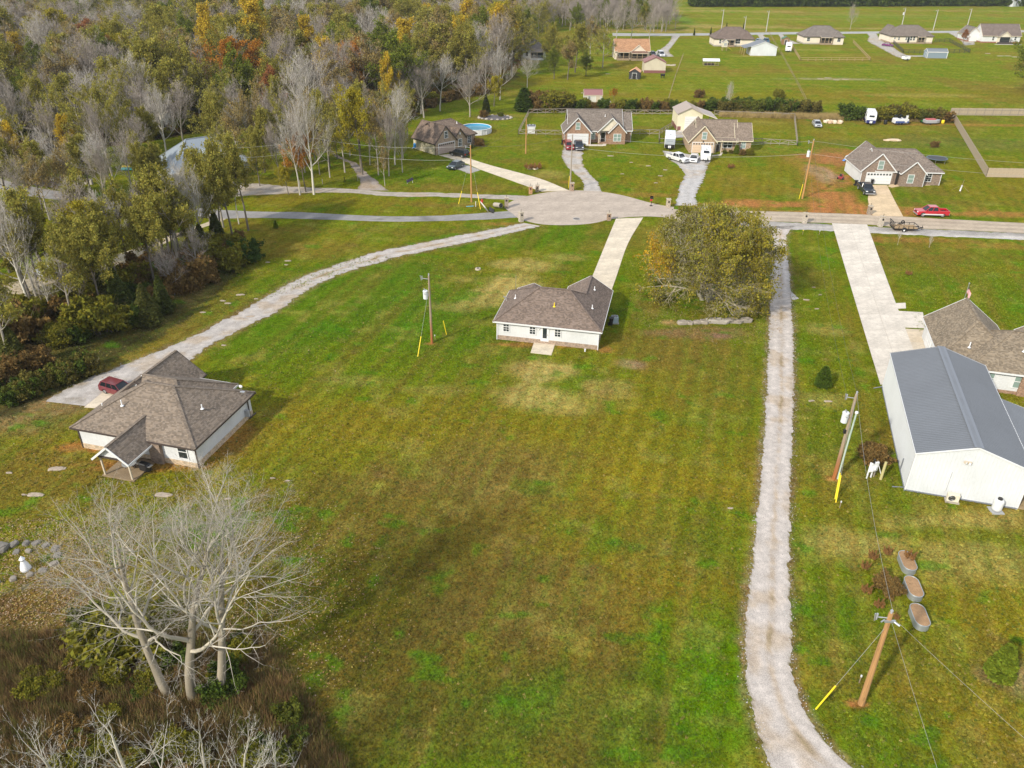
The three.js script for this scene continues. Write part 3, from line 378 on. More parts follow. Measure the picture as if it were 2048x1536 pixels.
function garageOn(o, w, side, u, y0, ww, hh, m, { lights = 0, rows = 4, cols = 8 } = {}) {
  const d = onWall(part(o, 'garage_door', bx(ww, hh, 0.05), M.joint), w, side, u, y0 + hh / 2, 0.02), ph = hh / rows;
  for (let r = 0; r < rows; r++) { const p = part(d, 'door_panel', merge([bx(ww - 0.02, ph - 0.02, 0.05, 0, -hh / 2 + (r + 0.5) * ph, 0.02), ...(r === rows - 1 && lights ? [] : Array.from({ length: cols }, (_, i) => bx(ww / cols - 0.12, ph - 0.16, 0.02, -ww / 2 + (i + 0.5) * ww / cols, -hh / 2 + (r + 0.5) * ph, 0.052)))]), m); }
  for (let i = 0; i < lights; i++) part(d, 'pane', bx(ww / lights * 0.6, ph * 0.55, 0.03, -ww / 2 + (i + 0.5) * ww / lights, hh / 2 - ph / 2, 0.05), M.glass);
  part(d, 'door_frame', merge([bx(0.12, hh + 0.14, 0.08, -ww / 2 - 0.06, 0.07, 0.02), bx(0.12, hh + 0.14, 0.08, ww / 2 + 0.06, 0.07, 0.02), bx(ww, 0.14, 0.08, 0, hh / 2 + 0.07, 0.02)]), M.white);
  return d;
}
function ventPipe(o, x, y, z, m = M.plastic, h = 0.5) { return part(o, 'vent_pipe', merge([new THREE.CylinderGeometry(0.06, 0.06, h, 10).translate(x, y + h / 2, z), new THREE.CylinderGeometry(0.1, 0.19, 0.1, 12).translate(x, y + 0.04, z)]), m); }
const gableWall = (w, i) => w; 

// house in the middle of the lawn
{
  const o = thing('ranch_house', 'white-sided house with brown shingle hip roof in the middle of the lawn', 'house', V(5.15, 0, -94.05), THREE.MathUtils.degToRad(-12));
  const k = 0.62, E = 2.75, xl = -6.85, xr = 7.15, zf = 4.7, zb = -5.35, zg = -8.5, zm = (zf + zb) / 2, hf = (zf - zb) / 2, yR = E + hf * k, wx = 4.0, wl = 0.85, yW = E + (xr - wx) * k, zv = zb + (wx - wl);
  const W = { x0: xl + 0.5, x1: xr - 0.5, z0: zb + 0.5, z1: zf - 0.5 }, A = V(xl + hf, yR, zm), B = V(xr - hf, yR, zm), J = V(wx, yW, zv), Pk = V(wx, yW, zg);
  const r = roofGeo([[V(xl, E, zf), V(xr, E, zf), B, A], [V(xl, E, zb), V(xl, E, zf), A], [V(xr, E, zf), V(xr, E, zg), Pk, J, B], [Pk, J, V(wl, E, zb), V(wl, E, zg)], [V(wl, E, zb), V(xl, E, zb), A, B, J]]), rm = part(o, 'roof', r.top, M.roofBrown);
  part(rm, 'ridge_cap', r.caps, M.roofBrown); part(rm, 'fascia', r.rim, M.white);
  const small = roofGeo(roofPlanes({ x0: -5.6, x1: -1.6, z0: -6.0, z1: -2, h: 2.9, rise: 0.85, axis: 'z', over: 0.3 })), sm = part(o, 'roof', small.top, M.roofBrown); part(sm, 'fascia', small.rim, M.white);
  part(o, 'wall', metric(merge([bx(W.x1 - W.x0, 3, W.z1 - W.z0, (W.x0 + W.x1) / 2, 1.5, (W.z0 + W.z1) / 2), bx(W.x1 - wl - 0.5, 3, 4, (W.x1 + wl + 0.5) / 2, 1.5, zg + 2.3), new THREE.ExtrudeGeometry(new THREE.Shape([new THREE.Vector2(wl + 0.45, 2.98), new THREE.Vector2(W.x1 - 0.01, 2.98), new THREE.Vector2(wx, yW - 0.15)]), { depth: 0.2, bevelEnabled: false }).translate(0, 0, zg + 0.32), bx(3.9, 2.95, 2, -3.6, 1.47, -4.9)])), M.whiteLap);
  part(o, 'foundation', metric(merge([bx(W.x1 - W.x0 + 0.06, 0.62, W.z1 - W.z0 + 0.06, (W.x0 + W.x1) / 2, 0.31, (W.z0 + W.z1) / 2), bx(W.x1 - wl - 0.44, 0.6, 4, (W.x1 + wl + 0.5) / 2, 0.3, zg + 2.26)])), M.brickMixed);
  for (const u of [-5.35, -1.9, 1.35]) windowOn(o, W, 'f', u, 1.95, 0.7, 1.3, { frame: M.white, rows: 4, cols: 2, bar: 0.05 });
  doorOn(o, W, 'f', -0.3, 0.42, 0.85, 2.05, M.white, { glass: 0.72 });
  garageOn(o, { x0: wl + 0.5, x1: W.x1, z0: zg + 0.28, z1: 0 }, 'b', 0, 0.1, 4.6, 2.2, M.white);
  each(o, 'downspout', [bx(0.1, 2.8, 0.1, W.x0 - 0.06, 1.4, W.z1 + 0.06), bx(0.1, 2.8, 0.1, W.x1 + 0.06, 1.4, W.z1 + 0.06), bx(0.1, 2.8, 0.1, W.x1 + 0.06, 1.4, zg + 0.5)], M.white);
  each(o, 'corner_trim', [bx(0.16, 2.3, 0.16, W.x0 + 0.04, 1.78, W.z1 - 0.03), bx(0.16, 2.3, 0.16, W.x1 - 0.04, 1.78, W.z1 - 0.03)], M.white);
  part(o, 'wall_light', merge([bx(0.12, 0.22, 0.12, -0.95, 2.1, W.z1 + 0.06), new THREE.SphereGeometry(0.08, 8, 6).translate(-0.82, 2.25, W.z1 + 0.12), new THREE.SphereGeometry(0.08, 8, 6).translate(-1.08, 2.25, W.z1 + 0.12)]), M.plastic);
  ventPipe(o, -5.0, E + 1.85 * k, -0.4); ventPipe(o, 0.6, E + 2.65 * k, 2.05, M.yellow, 0.55); ventPipe(o, 5.3, E + 1.85 * k, 0.4); ventPipe(o, 4.9, E + 2.25 * k, -5);
  const dish = part(o, 'satellite_dish', new THREE.SphereGeometry(0.5, 20, 6, 0, Math.PI * 2, 0, 0.75).scale(1, 0.5, 0.86).rotateX(2.2).rotateY(-0.6).translate(-6.5, 3.6, -1.4), M.greyPlain); part(dish, 'dish_arm', merge([bar(V(-6.35, 2.9, -1.2), V(-6.5, 3.4, -1.4), 0.03), bar(V(-6.5, 3.4, -1.4), V(-6.65, 3.65, -0.85), 0.02)]), M.steel);
  part(o, 'antenna_mast', bar(V(-5.9, 3.0, -4.9), V(-5.9, 5.2, -4.9), 0.025), M.steel);
}
// lower left house
{
  const o = thing('ranch_house', 'white-sided house with stepped brown shingle roof and gabled back porch at lower left', 'house', V(-36.15, 0, -69.0), THREE.MathUtils.degToRad(-14.5));
  const T = M.brownTrim, W = { x0: -6.7, x1: 6.6, z0: -5.5, z1: 4.7, h: 2.95, rise: 2.75, axis: 'x', hips: [true, true], over: 0.5, wall: M.whiteLap, roof: M.roofTan, foundation: M.stoneTan, fh: 0.6, trim: T };
  addWing(o, W);
  addWing(o, { x0: -3.2, x1: 4.0, z0: -6.5, z1: 2.2, h: 2.97, rise: 2.4, axis: 'x', hips: [false, true], over: 0.45, wall: M.whiteLap, roof: M.roofTan, trim: M.white });
  addWing(o, { x0: -6.35, x1: -0.7, z0: -7.7, z1: -1.2, h: 2.99, rise: 2.25, axis: 'z', hips: [false, false], over: 0.45, wall: M.whiteLap, roof: M.roofTan, trim: T, foundation: M.stoneTan });
  const dx = 0.5, Pw = { x0: -1.45, x1: 1.8, z0: 0.5, z1: 8.3, h: 2.62, rise: 1.35, axis: 'z', over: 0.4, og: 0.35, roof: M.roofTan };
  const r = roofGeo(roofPlanes(Pw)), pr = part(o, 'porch_roof', r.top, M.roofTan); part(pr, 'ridge_cap', r.caps, M.roofTan); part(pr, 'fascia', r.rim, M.white);
  part(o, 'porch_gable', metric(new THREE.ExtrudeGeometry(new THREE.Shape([new THREE.Vector2(-1.5, 2.55), new THREE.Vector2(1.85, 2.55), new THREE.Vector2(0.175, 3.85)]), { depth: 0.12, bevelEnabled: false }).translate(0, 0, 8.15)), M.whiteLap);
  each(o, 'porch_beam', [bx(3.2, 0.25, 0.18, 0.175, 2.42, 8.2), bx(0.18, 0.25, 3.4, -1.35, 2.43, 6.4), bx(0.18, 0.25, 3.4, 1.7, 2.43, 6.4)], M.brownTrim);
  for (const [x, z] of [[-1.35, 8.1], [1.7, 8.1]]) { const p = part(o, 'porch_post', bx(0.14, 2.3, 0.14, x, 1.2, z), M.beigeTrim); }
  part(o, 'porch_floor', metric(bx(3.6, 0.14, 3.4, 0.2, 0.07, 6.6)), mat([0.34, 0.25, 0.15], 0.9, { map: rep(paveTex, 2) }));
  part(o, 'stone_chimney', metric(bx(1.3, 2.5, 0.5, 2.3, 1.25, 4.85)), M.brickGrey);
  windowOn(o, W, 'f', 5.3, 1.75, 0.95, 1.5, { rows: 2, cols: 1 });
  each(o, 'downspout', [bx(0.1, 2.9, 0.1, -6.72, 1.45, 4.74), bx(0.1, 2.9, 0.1, 6.74, 1.45, 4.72), bx(0.1, 2.9, 0.1, 6.74, 1.45, -4.8), bx(0.1, 0.1, 1.2, 6.8, 0.08, -5.2)], T);
  part(o, 'wall_light', bx(0.25, 0.4, 0.2, -6.72, 1.9, 4.4), M.dark);
  ventPipe(o, -2.7, 4.35, 2.4, M.plastic, 0.65); ventPipe(o, 5.0, 4.0, 0.3); ventPipe(o, -6.0, 3.1, 1.6);
  const d2 = part(o, 'antenna_mast', merge([bar(V(6.4, 2.7, -4.6), V(6.4, 4.0, -4.6), 0.04), bx(0.5, 0.06, 0.3, 6.5, 3.4, -4.6)]), M.steel); part(d2, 'antenna_head', new THREE.SphereGeometry(0.22, 12, 8).scale(1, 0.8, 0.5).translate(6.4, 4.05, -4.6), M.plastic);
  part(o, 'utility_box', bx(0.5, 0.8, 0.25, 6.86, 1.0, -4.2), M.greyPlain);
}
// house at the right edge
{
  const o = thing('ranch_house', 'white house with grey-brown roof behind the grey-roofed metal barn', 'house', at(1878, 708, 3).setY(0), THREE.MathUtils.degToRad(-15.2));
  const Gw = { x0: 0.5, x1: 8.3, z0: -10.9, z1: -0.4, h: 3.1, rise: 2.9, axis: 'z', hips: [false, true], over: 0.5, wall: M.whiteLap, roof: M.roofDark, trim: M.white };
  const Lw = { x0: 3.0, x1: 24, z0: -7.6, z1: 2.0, h: 3.1, rise: 2.75, axis: 'x', hips: [true, false], over: 0.5, wall: M.whiteLap, roof: M.roofDark, trim: M.white, foundation: M.brickBrown, fh: 0.4 };
  const keep = M.roofTan; Gw.roof = Lw.roof = shingle([0.335, 0.275, 0.20]);
  addWing(o, Gw); addWing(o, Lw);
  addWing(o, { x0: 11, x1: 17, z0: -10.0, z1: -2, h: 3.08, rise: 2.0, axis: 'z', over: 0.45, wall: M.whiteLap, roof: Gw.roof, trim: M.white });
  garageOn(o, Gw, 'l', -1.8, 0.08, 2.7, 2.3, M.white, { cols: 4 }); garageOn(o, Gw, 'l', 2.0, 0.08, 2.7, 2.3, M.white, { cols: 4 });
  windowOn(o, Lw, 'f', -8.2, 1.7, 1.0, 1.5, { cols: 1, rows: 2, glass: M.glassPale }); windowOn(o, Lw, 'f', -5.0, 1.7, 1.05, 1.55, { cols: 1, rows: 2, glass: M.glassPale });
  part(o, 'brick_pier', metric(bx(1.6, 2.6, 0.3, 9.4, 1.3, 2.16)), M.brickBrown);
  part(o, 'corner_light', bx(0.3, 0.3, 0.3, 0.35, 2.2, -9.6), M.dark);
  ventPipe(o, 8.6, 4.55, -0.1, M.plastic, 0.7); ventPipe(o, 3.2, 3.9, -0.9, M.plastic, 0.7);
  const f = thing('flag', 'red, white and blue striped flag on a pole beyond the grey-brown roof', 'flag', at(1932, 628).setY(0));
  f.position.set(58.3, 0, -93.6);
  part(f, 'pole', bar(V(0, 0, 0), V(0, 7.4, 0), 0.05, 0.035, 8), M.steel); part(f, 'finial', new THREE.SphereGeometry(0.09, 8, 6).translate(0, 7.45, 0), M.steel);
  const cl = (c, u0, u1, v0, v1) => { const g = new THREE.PlaneGeometry(1, 1, 10, 6), p = g.attributes.position; for (let i = 0; i < p.count; i++) { const u = lerp(u0, u1, p.getX(i) + 0.5), v = lerp(v0, v1, p.getY(i) + 0.5); p.setXYZ(i, 0.04 + u * 0.55, 7.2 - (1 - v) * 0.95 - u * 1.15, 0.13 * Math.sin(u * 6 + v * 2)); } g.computeVertexNormals(); return g; };
  for (let i = 0; i < 13; i++) part(f, 'stripe', cl(0, i > 5 ? 0 : 0.4, 1, 1 - (i + 1) / 13, 1 - i / 13), i % 2 ? mat([0.8, 0.8, 0.8], 0.8, { side: 2 }) : mat([0.55, 0.02, 0.03], 0.8, { side: 2 }));
  part(f, 'canton', cl(0, 0, 0.4, 7 / 13, 1), mat([0.02, 0.03, 0.15], 0.8, { side: 2 }));
}
// metal barn
{
  const o = thing('metal_barn', 'large white metal barn with grey ribbed roof at the right edge', 'barn', V(37.85, 0, -60.35), THREE.MathUtils.degToRad(-16.1));
  const hw = 4.85, L = 20.4, W = { x0: 0, x1: 2 * hw, z0: -L, z1: 0, h: 4.45, rise: 1.62, axis: 'z', over: 0.12, og: 0.14, wall: M.whiteRib, roof: M.greyMetal, trim: M.white, th: 0.08 };
  addWing(o, W);
  const ribs = [], cribs = [], sl = 1.62 / hw;
  for (let z = -L - 0.1; z <= 0.1; z += 0.305) for (const s of [-1, 1]) ribs.push(beam(V(hw + s * 0.1, 6.085, z), V(hw + s * (hw + 0.1), 4.455 + 0.012 - 0.1 * sl * 0, z), 0.05, 0.02));
  part(o, 'roof_rib', merge(ribs), M.greyRib).userData.kind = 'stuff';
  each(o, 'ridge_cap', [beam(V(hw - 0.2, 6.075, 0.16), V(hw - 0.2, 6.075, -L - 0.16), 0.42, 0.03), beam(V(hw + 0.2, 6.075, 0.16), V(hw + 0.2, 6.075, -L - 0.16), 0.42, 0.03)], M.greyRib);
  for (let x = 0.25; x < 2 * hw; x += 0.305) { const y = 4.4 + (1.62 - 0.08) * (1 - Math.abs(x - hw) / hw); cribs.push(bx(0.04, y, 0.03, x, y / 2, 0.012)); }
  for (let z = -0.2; z > -L; z -= 0.305) cribs.push(bx(0.03, 4.4, 0.04, -0.012, 2.2, z));
  part(o, 'wall_rib', merge(cribs), M.whiteRib).userData.kind = 'stuff';
  each(o, 'corner_trim', [bx(0.16, 4.4, 0.16, 0.02, 2.2, -0.02), bx(0.16, 4.4, 0.16, 2 * hw - 0.02, 2.2, -0.02)], M.white);
  each(o, 'base_trim', [bx(2 * hw + 0.1, 0.12, 0.08, hw, 0.1, 0.03), bx(0.08, 0.12, L, -0.03, 0.1, -L / 2)], M.greyRib);
  const wl = part(o, 'flood_light', merge([bx(0.28, 0.2, 0.14, 4.35, 4.3, 0.08), bx(0.2, 0.2, 0.25, 4.15, 4.35, 0.22, 0.4), bx(0.2, 0.2, 0.25, 4.55, 4.35, 0.22, -0.4)]), M.beigeTrim); each(wl, 'lens', [bx(0.16, 0.16, 0.03, 4.2, 4.35, 0.36, 0.4), bx(0.16, 0.16, 0.03, 4.5, 4.35, 0.36, -0.4)], M.lampClear);
  part(o, 'conduit', merge([bar(V(0, 0, 0.08), V(0, 2.2, 0.08), 0.07)]).translate(3.35, 0.8, 0), M.white);
  each(o, 'downspout', [bx(0.08, 1.5, 0.08, -0.06, 0.8, -3.2), bar(V(-0.08, 0.06, -0.4), V(-1.1, 0.06, -0.2), 0.06), bar(V(-0.08, 0.3, -L + 0.5), V(-1.0, 0.05, -L + 0.7), 0.06)], M.greyRib);
  // open lean-to on the right
  const l0 = -13.2, ex = 2 * hw + 5.5, y1 = 4.34, y2 = 2.75, lt = part(o, 'lean_to_roof', metric(merge([beam(V((2 * hw + ex) / 2 + 0.05, (y1 + y2) / 2, l0), V((2 * hw + ex) / 2 + 0.05, (y1 + y2) / 2, 0.1), 0.01, 0.01)])), M.greyMetal);
  lt.geometry = roofGeo([[V(2 * hw - 0.02, y1 + 0.06, 0.14), V(ex, y2, 0.14), V(ex, y2, l0), V(2 * hw - 0.02, y1 + 0.06, l0)]], 0.08).top;
  const lr = []; for (let z = l0; z <= 0.1; z += 0.305) lr.push(beam(V(2 * hw + 0.1, y1 + 0.045, z), V(ex, y2 + 0.015, z), 0.05, 0.035)); part(lt, 'roof_rib', merge(lr), M.greyRib);
  each(lt, 'fascia', [beam(V(2 * hw, y1 - 0.02, 0.17), V(ex, y2 - 0.05, 0.17), 0.05, 0.2), beam(V(2 * hw, y1 - 0.02, l0 - 0.03), V(ex, y2 - 0.05, l0 - 0.03), 0.05, 0.2)], M.white);
  for (const z of [-0.3, -4.4, -8.6, -12.8]) part(o, 'post', bx(0.16, 2.7, 0.16, ex - 0.3, 1.35, z), M.newWood);
  part(o, 'lean_to_floor', metric(bx(5.4, 0.08, 13, 2 * hw + 2.75, 0.04, -6.6)), mat([0.5, 0.38, 0.22], 0.9, { map: rep(paveTex, 4) }));
  part(o, 'inner_wall', bx(0.05, 4.2, 13, 2 * hw + 0.06, 2.1, -6.6), mat([0.55, 0.42, 0.26], 0.8));
  part(o, 'wall_screen', bx(0.06, 0.7, 0.9, 2 * hw + 0.14, 2.6, -1.0), M.dark);
}
// three brick houses on the far side of the cul-de-sac, and the pool house
{
  const o = thing('brick_house', 'tan brick house with brown roof beside the round pool', 'house', at(871.8, 310.6), THREE.MathUtils.degToRad(43.5));
  const R = shingle([0.28, 0.21, 0.165]), T = M.brownTrim;
  const A = { x0: 0, x1: 6.0, z0: -8.4, z1: 0, h: 3.0, rise: 3.2, axis: 'z', over: 0.4, og: 0.3, wall: M.stuccoPale, roof: R, trim: T };
  addWing(o, A); part(o, 'brick_front', wallGeo({ ...A, z0: -0.35, z1: 0.05 }), M.brickTan);
  const B = { x0: 2.5, x1: 13.4, z0: -9.6, z1: -1.6, h: 3.0, rise: 3.1, axis: 'x', hips: [false, true], over: 0.4, wall: M.brickTan, roof: R, trim: T }; addWing(o, B);
  const C = { x0: 6.1, x1: 9.4, z0: -5, z1: -0.55, h: 2.98, rise: 1.9, axis: 'z', over: 0.35, og: 0.3, wall: M.brickTan, roof: R, trim: T }; addWing(o, C);
  garageOn(o, { ...A, z1: 0.06 }, 'f', 0.2, 0.05, 4.7, 2.3, mat([0.42, 0.33, 0.28], 0.6), { lights: 8 }); windowOn(o, { ...A, z1: 0.06 }, 'f', 0.1, 4.2, 0.9, 1.4, { cols: 2, rows: 4 });
  windowOn(o, C, 'f', 0, 1.6, 0.95, 1.5); windowOn(o, B, 'f', 3.6, 1.6, 1.0, 1.5);
  part(o, 'gable_star', merge([bx(0.6, 0.12, 0.05, 0, 0, 0), bx(0.6, 0.12, 0.05, 0, 0, 0.01, 0, 0, 1.25), bx(0.6, 0.12, 0.05, 0, 0, 0.02, 0, 0, -1.25)]).translate(7.75, 3.7, -0.45), M.white);
  ventPipe(o, 9.6, 5.2, -3.8);
}
{
  const o = thing('brick_house', 'brown brick house with grey roof and twin front gables inside the fence', 'house', at(1128.3, 288.8), THREE.MathUtils.degToRad(1));
  const R = shingle([0.28, 0.24, 0.21]);
  const A = { x0: 0, x1: 6.3, z0: -8, z1: 0, h: 3.1, rise: 3.3, axis: 'z', over: 0.35, wall: M.brickBrown, roof: R };
  const B = { x0: 1.2, x1: 14.2, z0: -11.5, z1: -2.2, h: 3.1, rise: 3.9, axis: 'x', over: 0.35, wall: M.brickBrown, roof: R };
  const B2 = { x0: 12, x1: 16.5, z0: -10.6, z1: -2.6, h: 3.1, rise: 3.3, axis: 'x', over: 0.35, wall: M.brickBrown, roof: R };
  const C = { x0: 8.3, x1: 14.7, z0: -7, z1: -0.9, h: 3.1, rise: 3.1, axis: 'z', over: 0.3, wall: M.beigeTrim, roof: R }, D = { x0: 10.9, x1: 14.8, z0: -4, z1: -0.4, h: 3.08, rise: 2.05, axis: 'z', over: 0.3, wall: M.brickBrown, roof: R };
  for (const w of [A, B, B2]) addWing(o, w);
  const r = roofGeo(roofPlanes(C)), cr = part(o, 'roof', r.top, R); part(cr, 'ridge_cap', r.caps, R); part(cr, 'fascia', r.rim, M.white);
  part(o, 'gable', metric(new THREE.ExtrudeGeometry(new THREE.Shape([new THREE.Vector2(8.35, 3.05), new THREE.Vector2(14.65, 3.05), new THREE.Vector2(11.5, 6.1)]), { depth: 0.2, bevelEnabled: false }).translate(0, 0, -1.15)), M.creamLap);
  addWing(o, D);
  garageOn(o, A, 'f', 0.1, 0.08, 4.9, 2.35, M.white); windowOn(o, A, 'f', 0, 4.35, 0.9, 1.5, { cols: 1, rows: 2, glass: M.glassPale });
  windowOn(o, B, 'f', -0.6, 1.6, 1.0, 1.5, { cols: 1, rows: 2, glass: M.glassPale }); windowOn(o, D, 'f', 0, 1.6, 1.7, 1.6, { cols: 2, rows: 2, mull: 0.12, glass: M.glassPale });
  doorOn(o, B, 'f', 1.9, 0.2, 1.1, 2.2, M.dark, { glass: 0.5 }); part(o, 'porch_post', bx(0.25, 3, 0.25, 8.5, 1.5, -1.1), M.beigeTrim); part(o, 'porch_floor', metric(bx(2.6, 0.2, 1.6, 9.6, 0.1, -1.4)), M.brickBrown); ventPipe(o, 10.2, 5.6, -5);
  each(o, 'downspout', [bx(0.09, 3, 0.09, -0.06, 1.5, 0.05), bx(0.09, 3, 0.09, 6.36, 1.5, 0.05), bx(0.09, 3, 0.09, 16.5, 1.5, -2.5)], M.white);
}
{
  const o = thing('brick_house', 'light tan brick house with front gable beside the white pickup', 'house', at(1377.7, 305.6), THREE.MathUtils.degToRad(-2));
  const R = shingle([0.33, 0.265, 0.215]), T = M.cream;
  const A = { x0: 0, x1: 5.9, z0: -9.5, z1: 0, h: 3.0, rise: 3.3, axis: 'z', over: 0.45, og: 0.35, wall: M.brickTan, roof: R, trim: T };
  const B = { x0: 2, x1: 11.2, z0: -9.6, z1: -1.9, h: 3.05, rise: 3.5, axis: 'x', over: 0.45, wall: M.brickTan, roof: R, trim: T };
  const D = { x0: 11.0, x1: 14.6, z0: -8.8, z1: -1.6, h: 3.0, rise: 3.0, axis: 'x', over: 0.4, wall: M.brickTan, roof: R, trim: T };
  A.wall = B.wall = D.wall = brick([0.58, 0.45, 0.31]); for (const w of [A, B, D]) addWing(o, w);
  garageOn(o, A, 'f', 0.1, 0.05, 4.8, 2.35, mat([0.66, 0.50, 0.36], 0.6), { lights: 8 }); windowOn(o, A, 'f', 0.2, 4.0, 0.95, 1.5, { cols: 1, rows: 2, glass: M.glassPale });
  doorOn(o, B, 'f', 0.2, 0.15, 1.0, 2.2, M.brownTrim); windowOn(o, B, 'f', 2.6, 1.7, 2.0, 1.6, { cols: 2, rows: 2, mull: 0.12 }); windowOn(o, D, 'f', 0, 1.7, 0.95, 1.5, { cols: 2, rows: 2, glass: M.glassPale });
  for (const x of [6.2, 7.5, 10.9]) part(o, 'porch_post', bx(0.2, 2.9, 0.2, x, 1.45, -0.55), M.beigeTrim);
  const pr = roofGeo([[V(5.8, 3.2, -2.0), V(11.3, 3.2, -2.0), V(11.3, 2.75, -0.3), V(5.8, 2.75, -0.3)]]); const pm = part(o, 'porch_roof', pr.top, R); part(pm, 'fascia', pr.rim, T);
  part(o, 'wall_light', bx(0.2, 0.35, 0.2, 3, 2.7, 0.1), M.dark);
}
{
  const o = thing('brick_house', 'grey brick house with white gable trim behind the dark pickup', 'house', at(1718, 367.5), THREE.MathUtils.degToRad(-3));
  const R = shingle([0.30, 0.25, 0.215]), b = M.brickGrey;
  const A = { x0: 0, x1: 6.7, z0: -10.2, z1: 0, h: 3.0, rise: 3.4, axis: 'z', over: 0.35, og: 0.3, wall: M.whiteLap, roof: R };
  addWing(o, A); part(o, 'brick_front', wallGeo({ ...A, z0: -0.35, z1: 0.05 }), b);
  const B = { x0: 3, x1: 16.3, z0: -9.9, z1: 0.3, h: 3.0, rise: 3.3, axis: 'x', hips: [false, true], over: 0.4, wall: b, roof: R }, C = { x0: 7.8, x1: 12.4, z0: -4, z1: 1.2, h: 2.98, rise: 2.2, axis: 'z', over: 0.35, wall: b, roof: R };
  B.z1 = 0.0; B.z0 = -9.4; B.x0 = 3; addWing(o, { ...B, z1: -0.2 }); addWing(o, C);
  const A1 = { ...A, z1: 0.06 }; garageOn(o, A1, 'f', 0.3, 0.05, 5.0, 2.3, M.white, { lights: 8 }); windowOn(o, A1, 'f', 0.2, 4.0, 1.0, 1.6, { cols: 1, rows: 2, glass: M.glassPale });
  windowOn(o, C, 'f', -0.4, 1.6, 1.1, 1.6, { cols: 1, rows: 2, glass: M.glassPale }); windowOn(o, { ...B, z1: -0.2 }, 'f', 4.2, 1.6, 1.1, 1.6, { cols: 2, rows: 4 });
  part(o, 'column', bx(0.3, 2.9, 0.3, 7.3, 1.45, 0.2), M.dark);
  each(o, 'corner_trim', [bx(0.14, 3, 0.14, 0.0, 1.5, 0.02), bx(0.1, 3, 0.1, 16.34, 1.5, -0.15), bx(0.1, 3, 0.1, 12.46, 1.5, 1.2)], M.white);
}
// cream shop behind the fence, with open side bay
{
  const o = thing('metal_shop', 'cream metal shop with taupe roof and big white door behind the tan brick house', 'outbuilding', at(1352.5, 260.5), THREE.MathUtils.degToRad(-1));
  const W = { x0: 0, x1: 6.4, z0: -8, z1: 0, h: 4.3, rise: 1.5, axis: 'z', over: 0.2, wall: M.cream, roof: M.taupeMetal, trim: M.taupeMetal, th: 0.08 }; addWing(o, W);
  garageOn(o, W, 'f', 0.4, 0.05, 3.1, 3.3, M.white, { rows: 6, cols: 1 });
  each(o, 'wainscot', [bx(0.9, 1.0, 0.06, 0.6, 0.5, 0.02), bx(0.9, 1.0, 0.06, 5.9, 0.5, 0.02), bx(0.06, 1.0, 8, -0.02, 0.5, -4)], M.brownMetal);
  const lr = roofGeo([[V(6.2, 4.4, 0.25), V(10.2, 3.1, 0.25), V(10.2, 3.1, -8.2), V(6.2, 4.4, -8.2)]], 0.08); part(part(o, 'lean_to_roof', lr.top, M.taupeMetal), 'fascia', lr.rim, M.cream);
  for (const z of [0, -4, -8]) part(o, 'post', bx(0.16, 3.1, 0.16, 10, 1.55, z), M.greyWood);
  const r = []; for (let z = 0; z > -8.2; z -= 0.6) { r.push(beam(V(3.2, 5.83, z), V(-0.15, 4.29, z), 0.05, 0.03), beam(V(3.2, 5.83, z), V(6.5, 4.29, z), 0.05, 0.03)); } part(o, 'roof_rib', merge(r), M.taupeMetal);
}
// blue-grey roofed house in the trees
{
  const o = thing('house_in_trees', 'house with pale blue-grey metal roof among the trees', 'house', at(408, 345), THREE.MathUtils.degToRad(40));
  const rf = mat([0.30, 0.35, 0.40], 0.45, { metalness: 0.2, map: rep(dirtyTex, 6) }), W = { x0: -8, x1: 8, z0: -5.5, z1: 5.5, h: 3, rise: 4.3, axis: 'x', hips: [true, true], over: 0.6, wall: lap([0.30, 0.32, 0.34]), roof: rf, trim: M.white };
  addWing(o, W); addWing(o, { x0: -4, x1: 4, z0: 0, z1: 9, h: 2.9, rise: 2.8, axis: 'z', over: 0.5, wall: W.wall, roof: rf, trim: M.white }); for (const u of [-6.2, 6.2]) windowOn(o, W, 'f', u, 1.6, 1.2, 1.4, { rows: 2 }); for (const u of [-3, 0, 3]) windowOn(o, W, 'r', u, 1.6, 1.2, 1.4, { rows: 2 });
}
{
  const o = thing('gable_house', 'dark-roofed house half hidden at the left edge', 'house', at(-25, 520), 0.5); const W = { x0: -6, x1: 4, z0: -7, z1: 0, h: 2.8, rise: 2.6, axis: 'x', hips: [true, true], over: 0.5, wall: M.greyPlain, roof: shingle([0.14, 0.12, 0.11]), trim: M.brownTrim }; addWing(o, W); windowOn(o, W, 'f', 0, 1.5, 1.2, 1.3);
  const p = thing('white_house', 'white house with only slivers showing through the autumn woods', 'house', at(312, 262), 0.3); const Wp = { x0: -4, x1: 4, z0: -6, z1: 0, h: 4.5, rise: 2.5, axis: 'x', over: 0.4, wall: M.whiteLap, roof: M.roofGrey }; addWing(p, Wp); for (const u of [-2, 2]) windowOn(p, Wp, 'f', u, 1.6, 1, 1.5);
  const b = thing('wood_bridge', 'brown plank footbridge over the creek by the curved drive', 'bridge', at(88, 369), -0.35); for (let i = 0; i < 12; i++) part(b, 'plank', bx(0.75, 0.08, 3.2, -4.6 + i * 0.82, 0.35, 0), M.brownTrim); for (const z of [-1.6, 1.6]) { part(b, 'rail', bx(10, 0.12, 0.1, 0, 1.3, z), M.brownTrim); for (let i = 0; i < 5; i++) part(b, 'post', bx(0.14, 1.3, 0.14, -4.8 + i * 2.4, 0.65, z), M.brownTrim); }
  const wall = thing('low_wall', 'low pale block wall beside the footbridge', 'wall', at(135, 366), -0.15); for (let i = 0; i < 9; i++) part(wall, 'block', metric(bx(1.22, 1.0 + 0.06 * (i % 3), 0.5, -5 + i * 1.25, 0.5, 0)), M.stone);
}
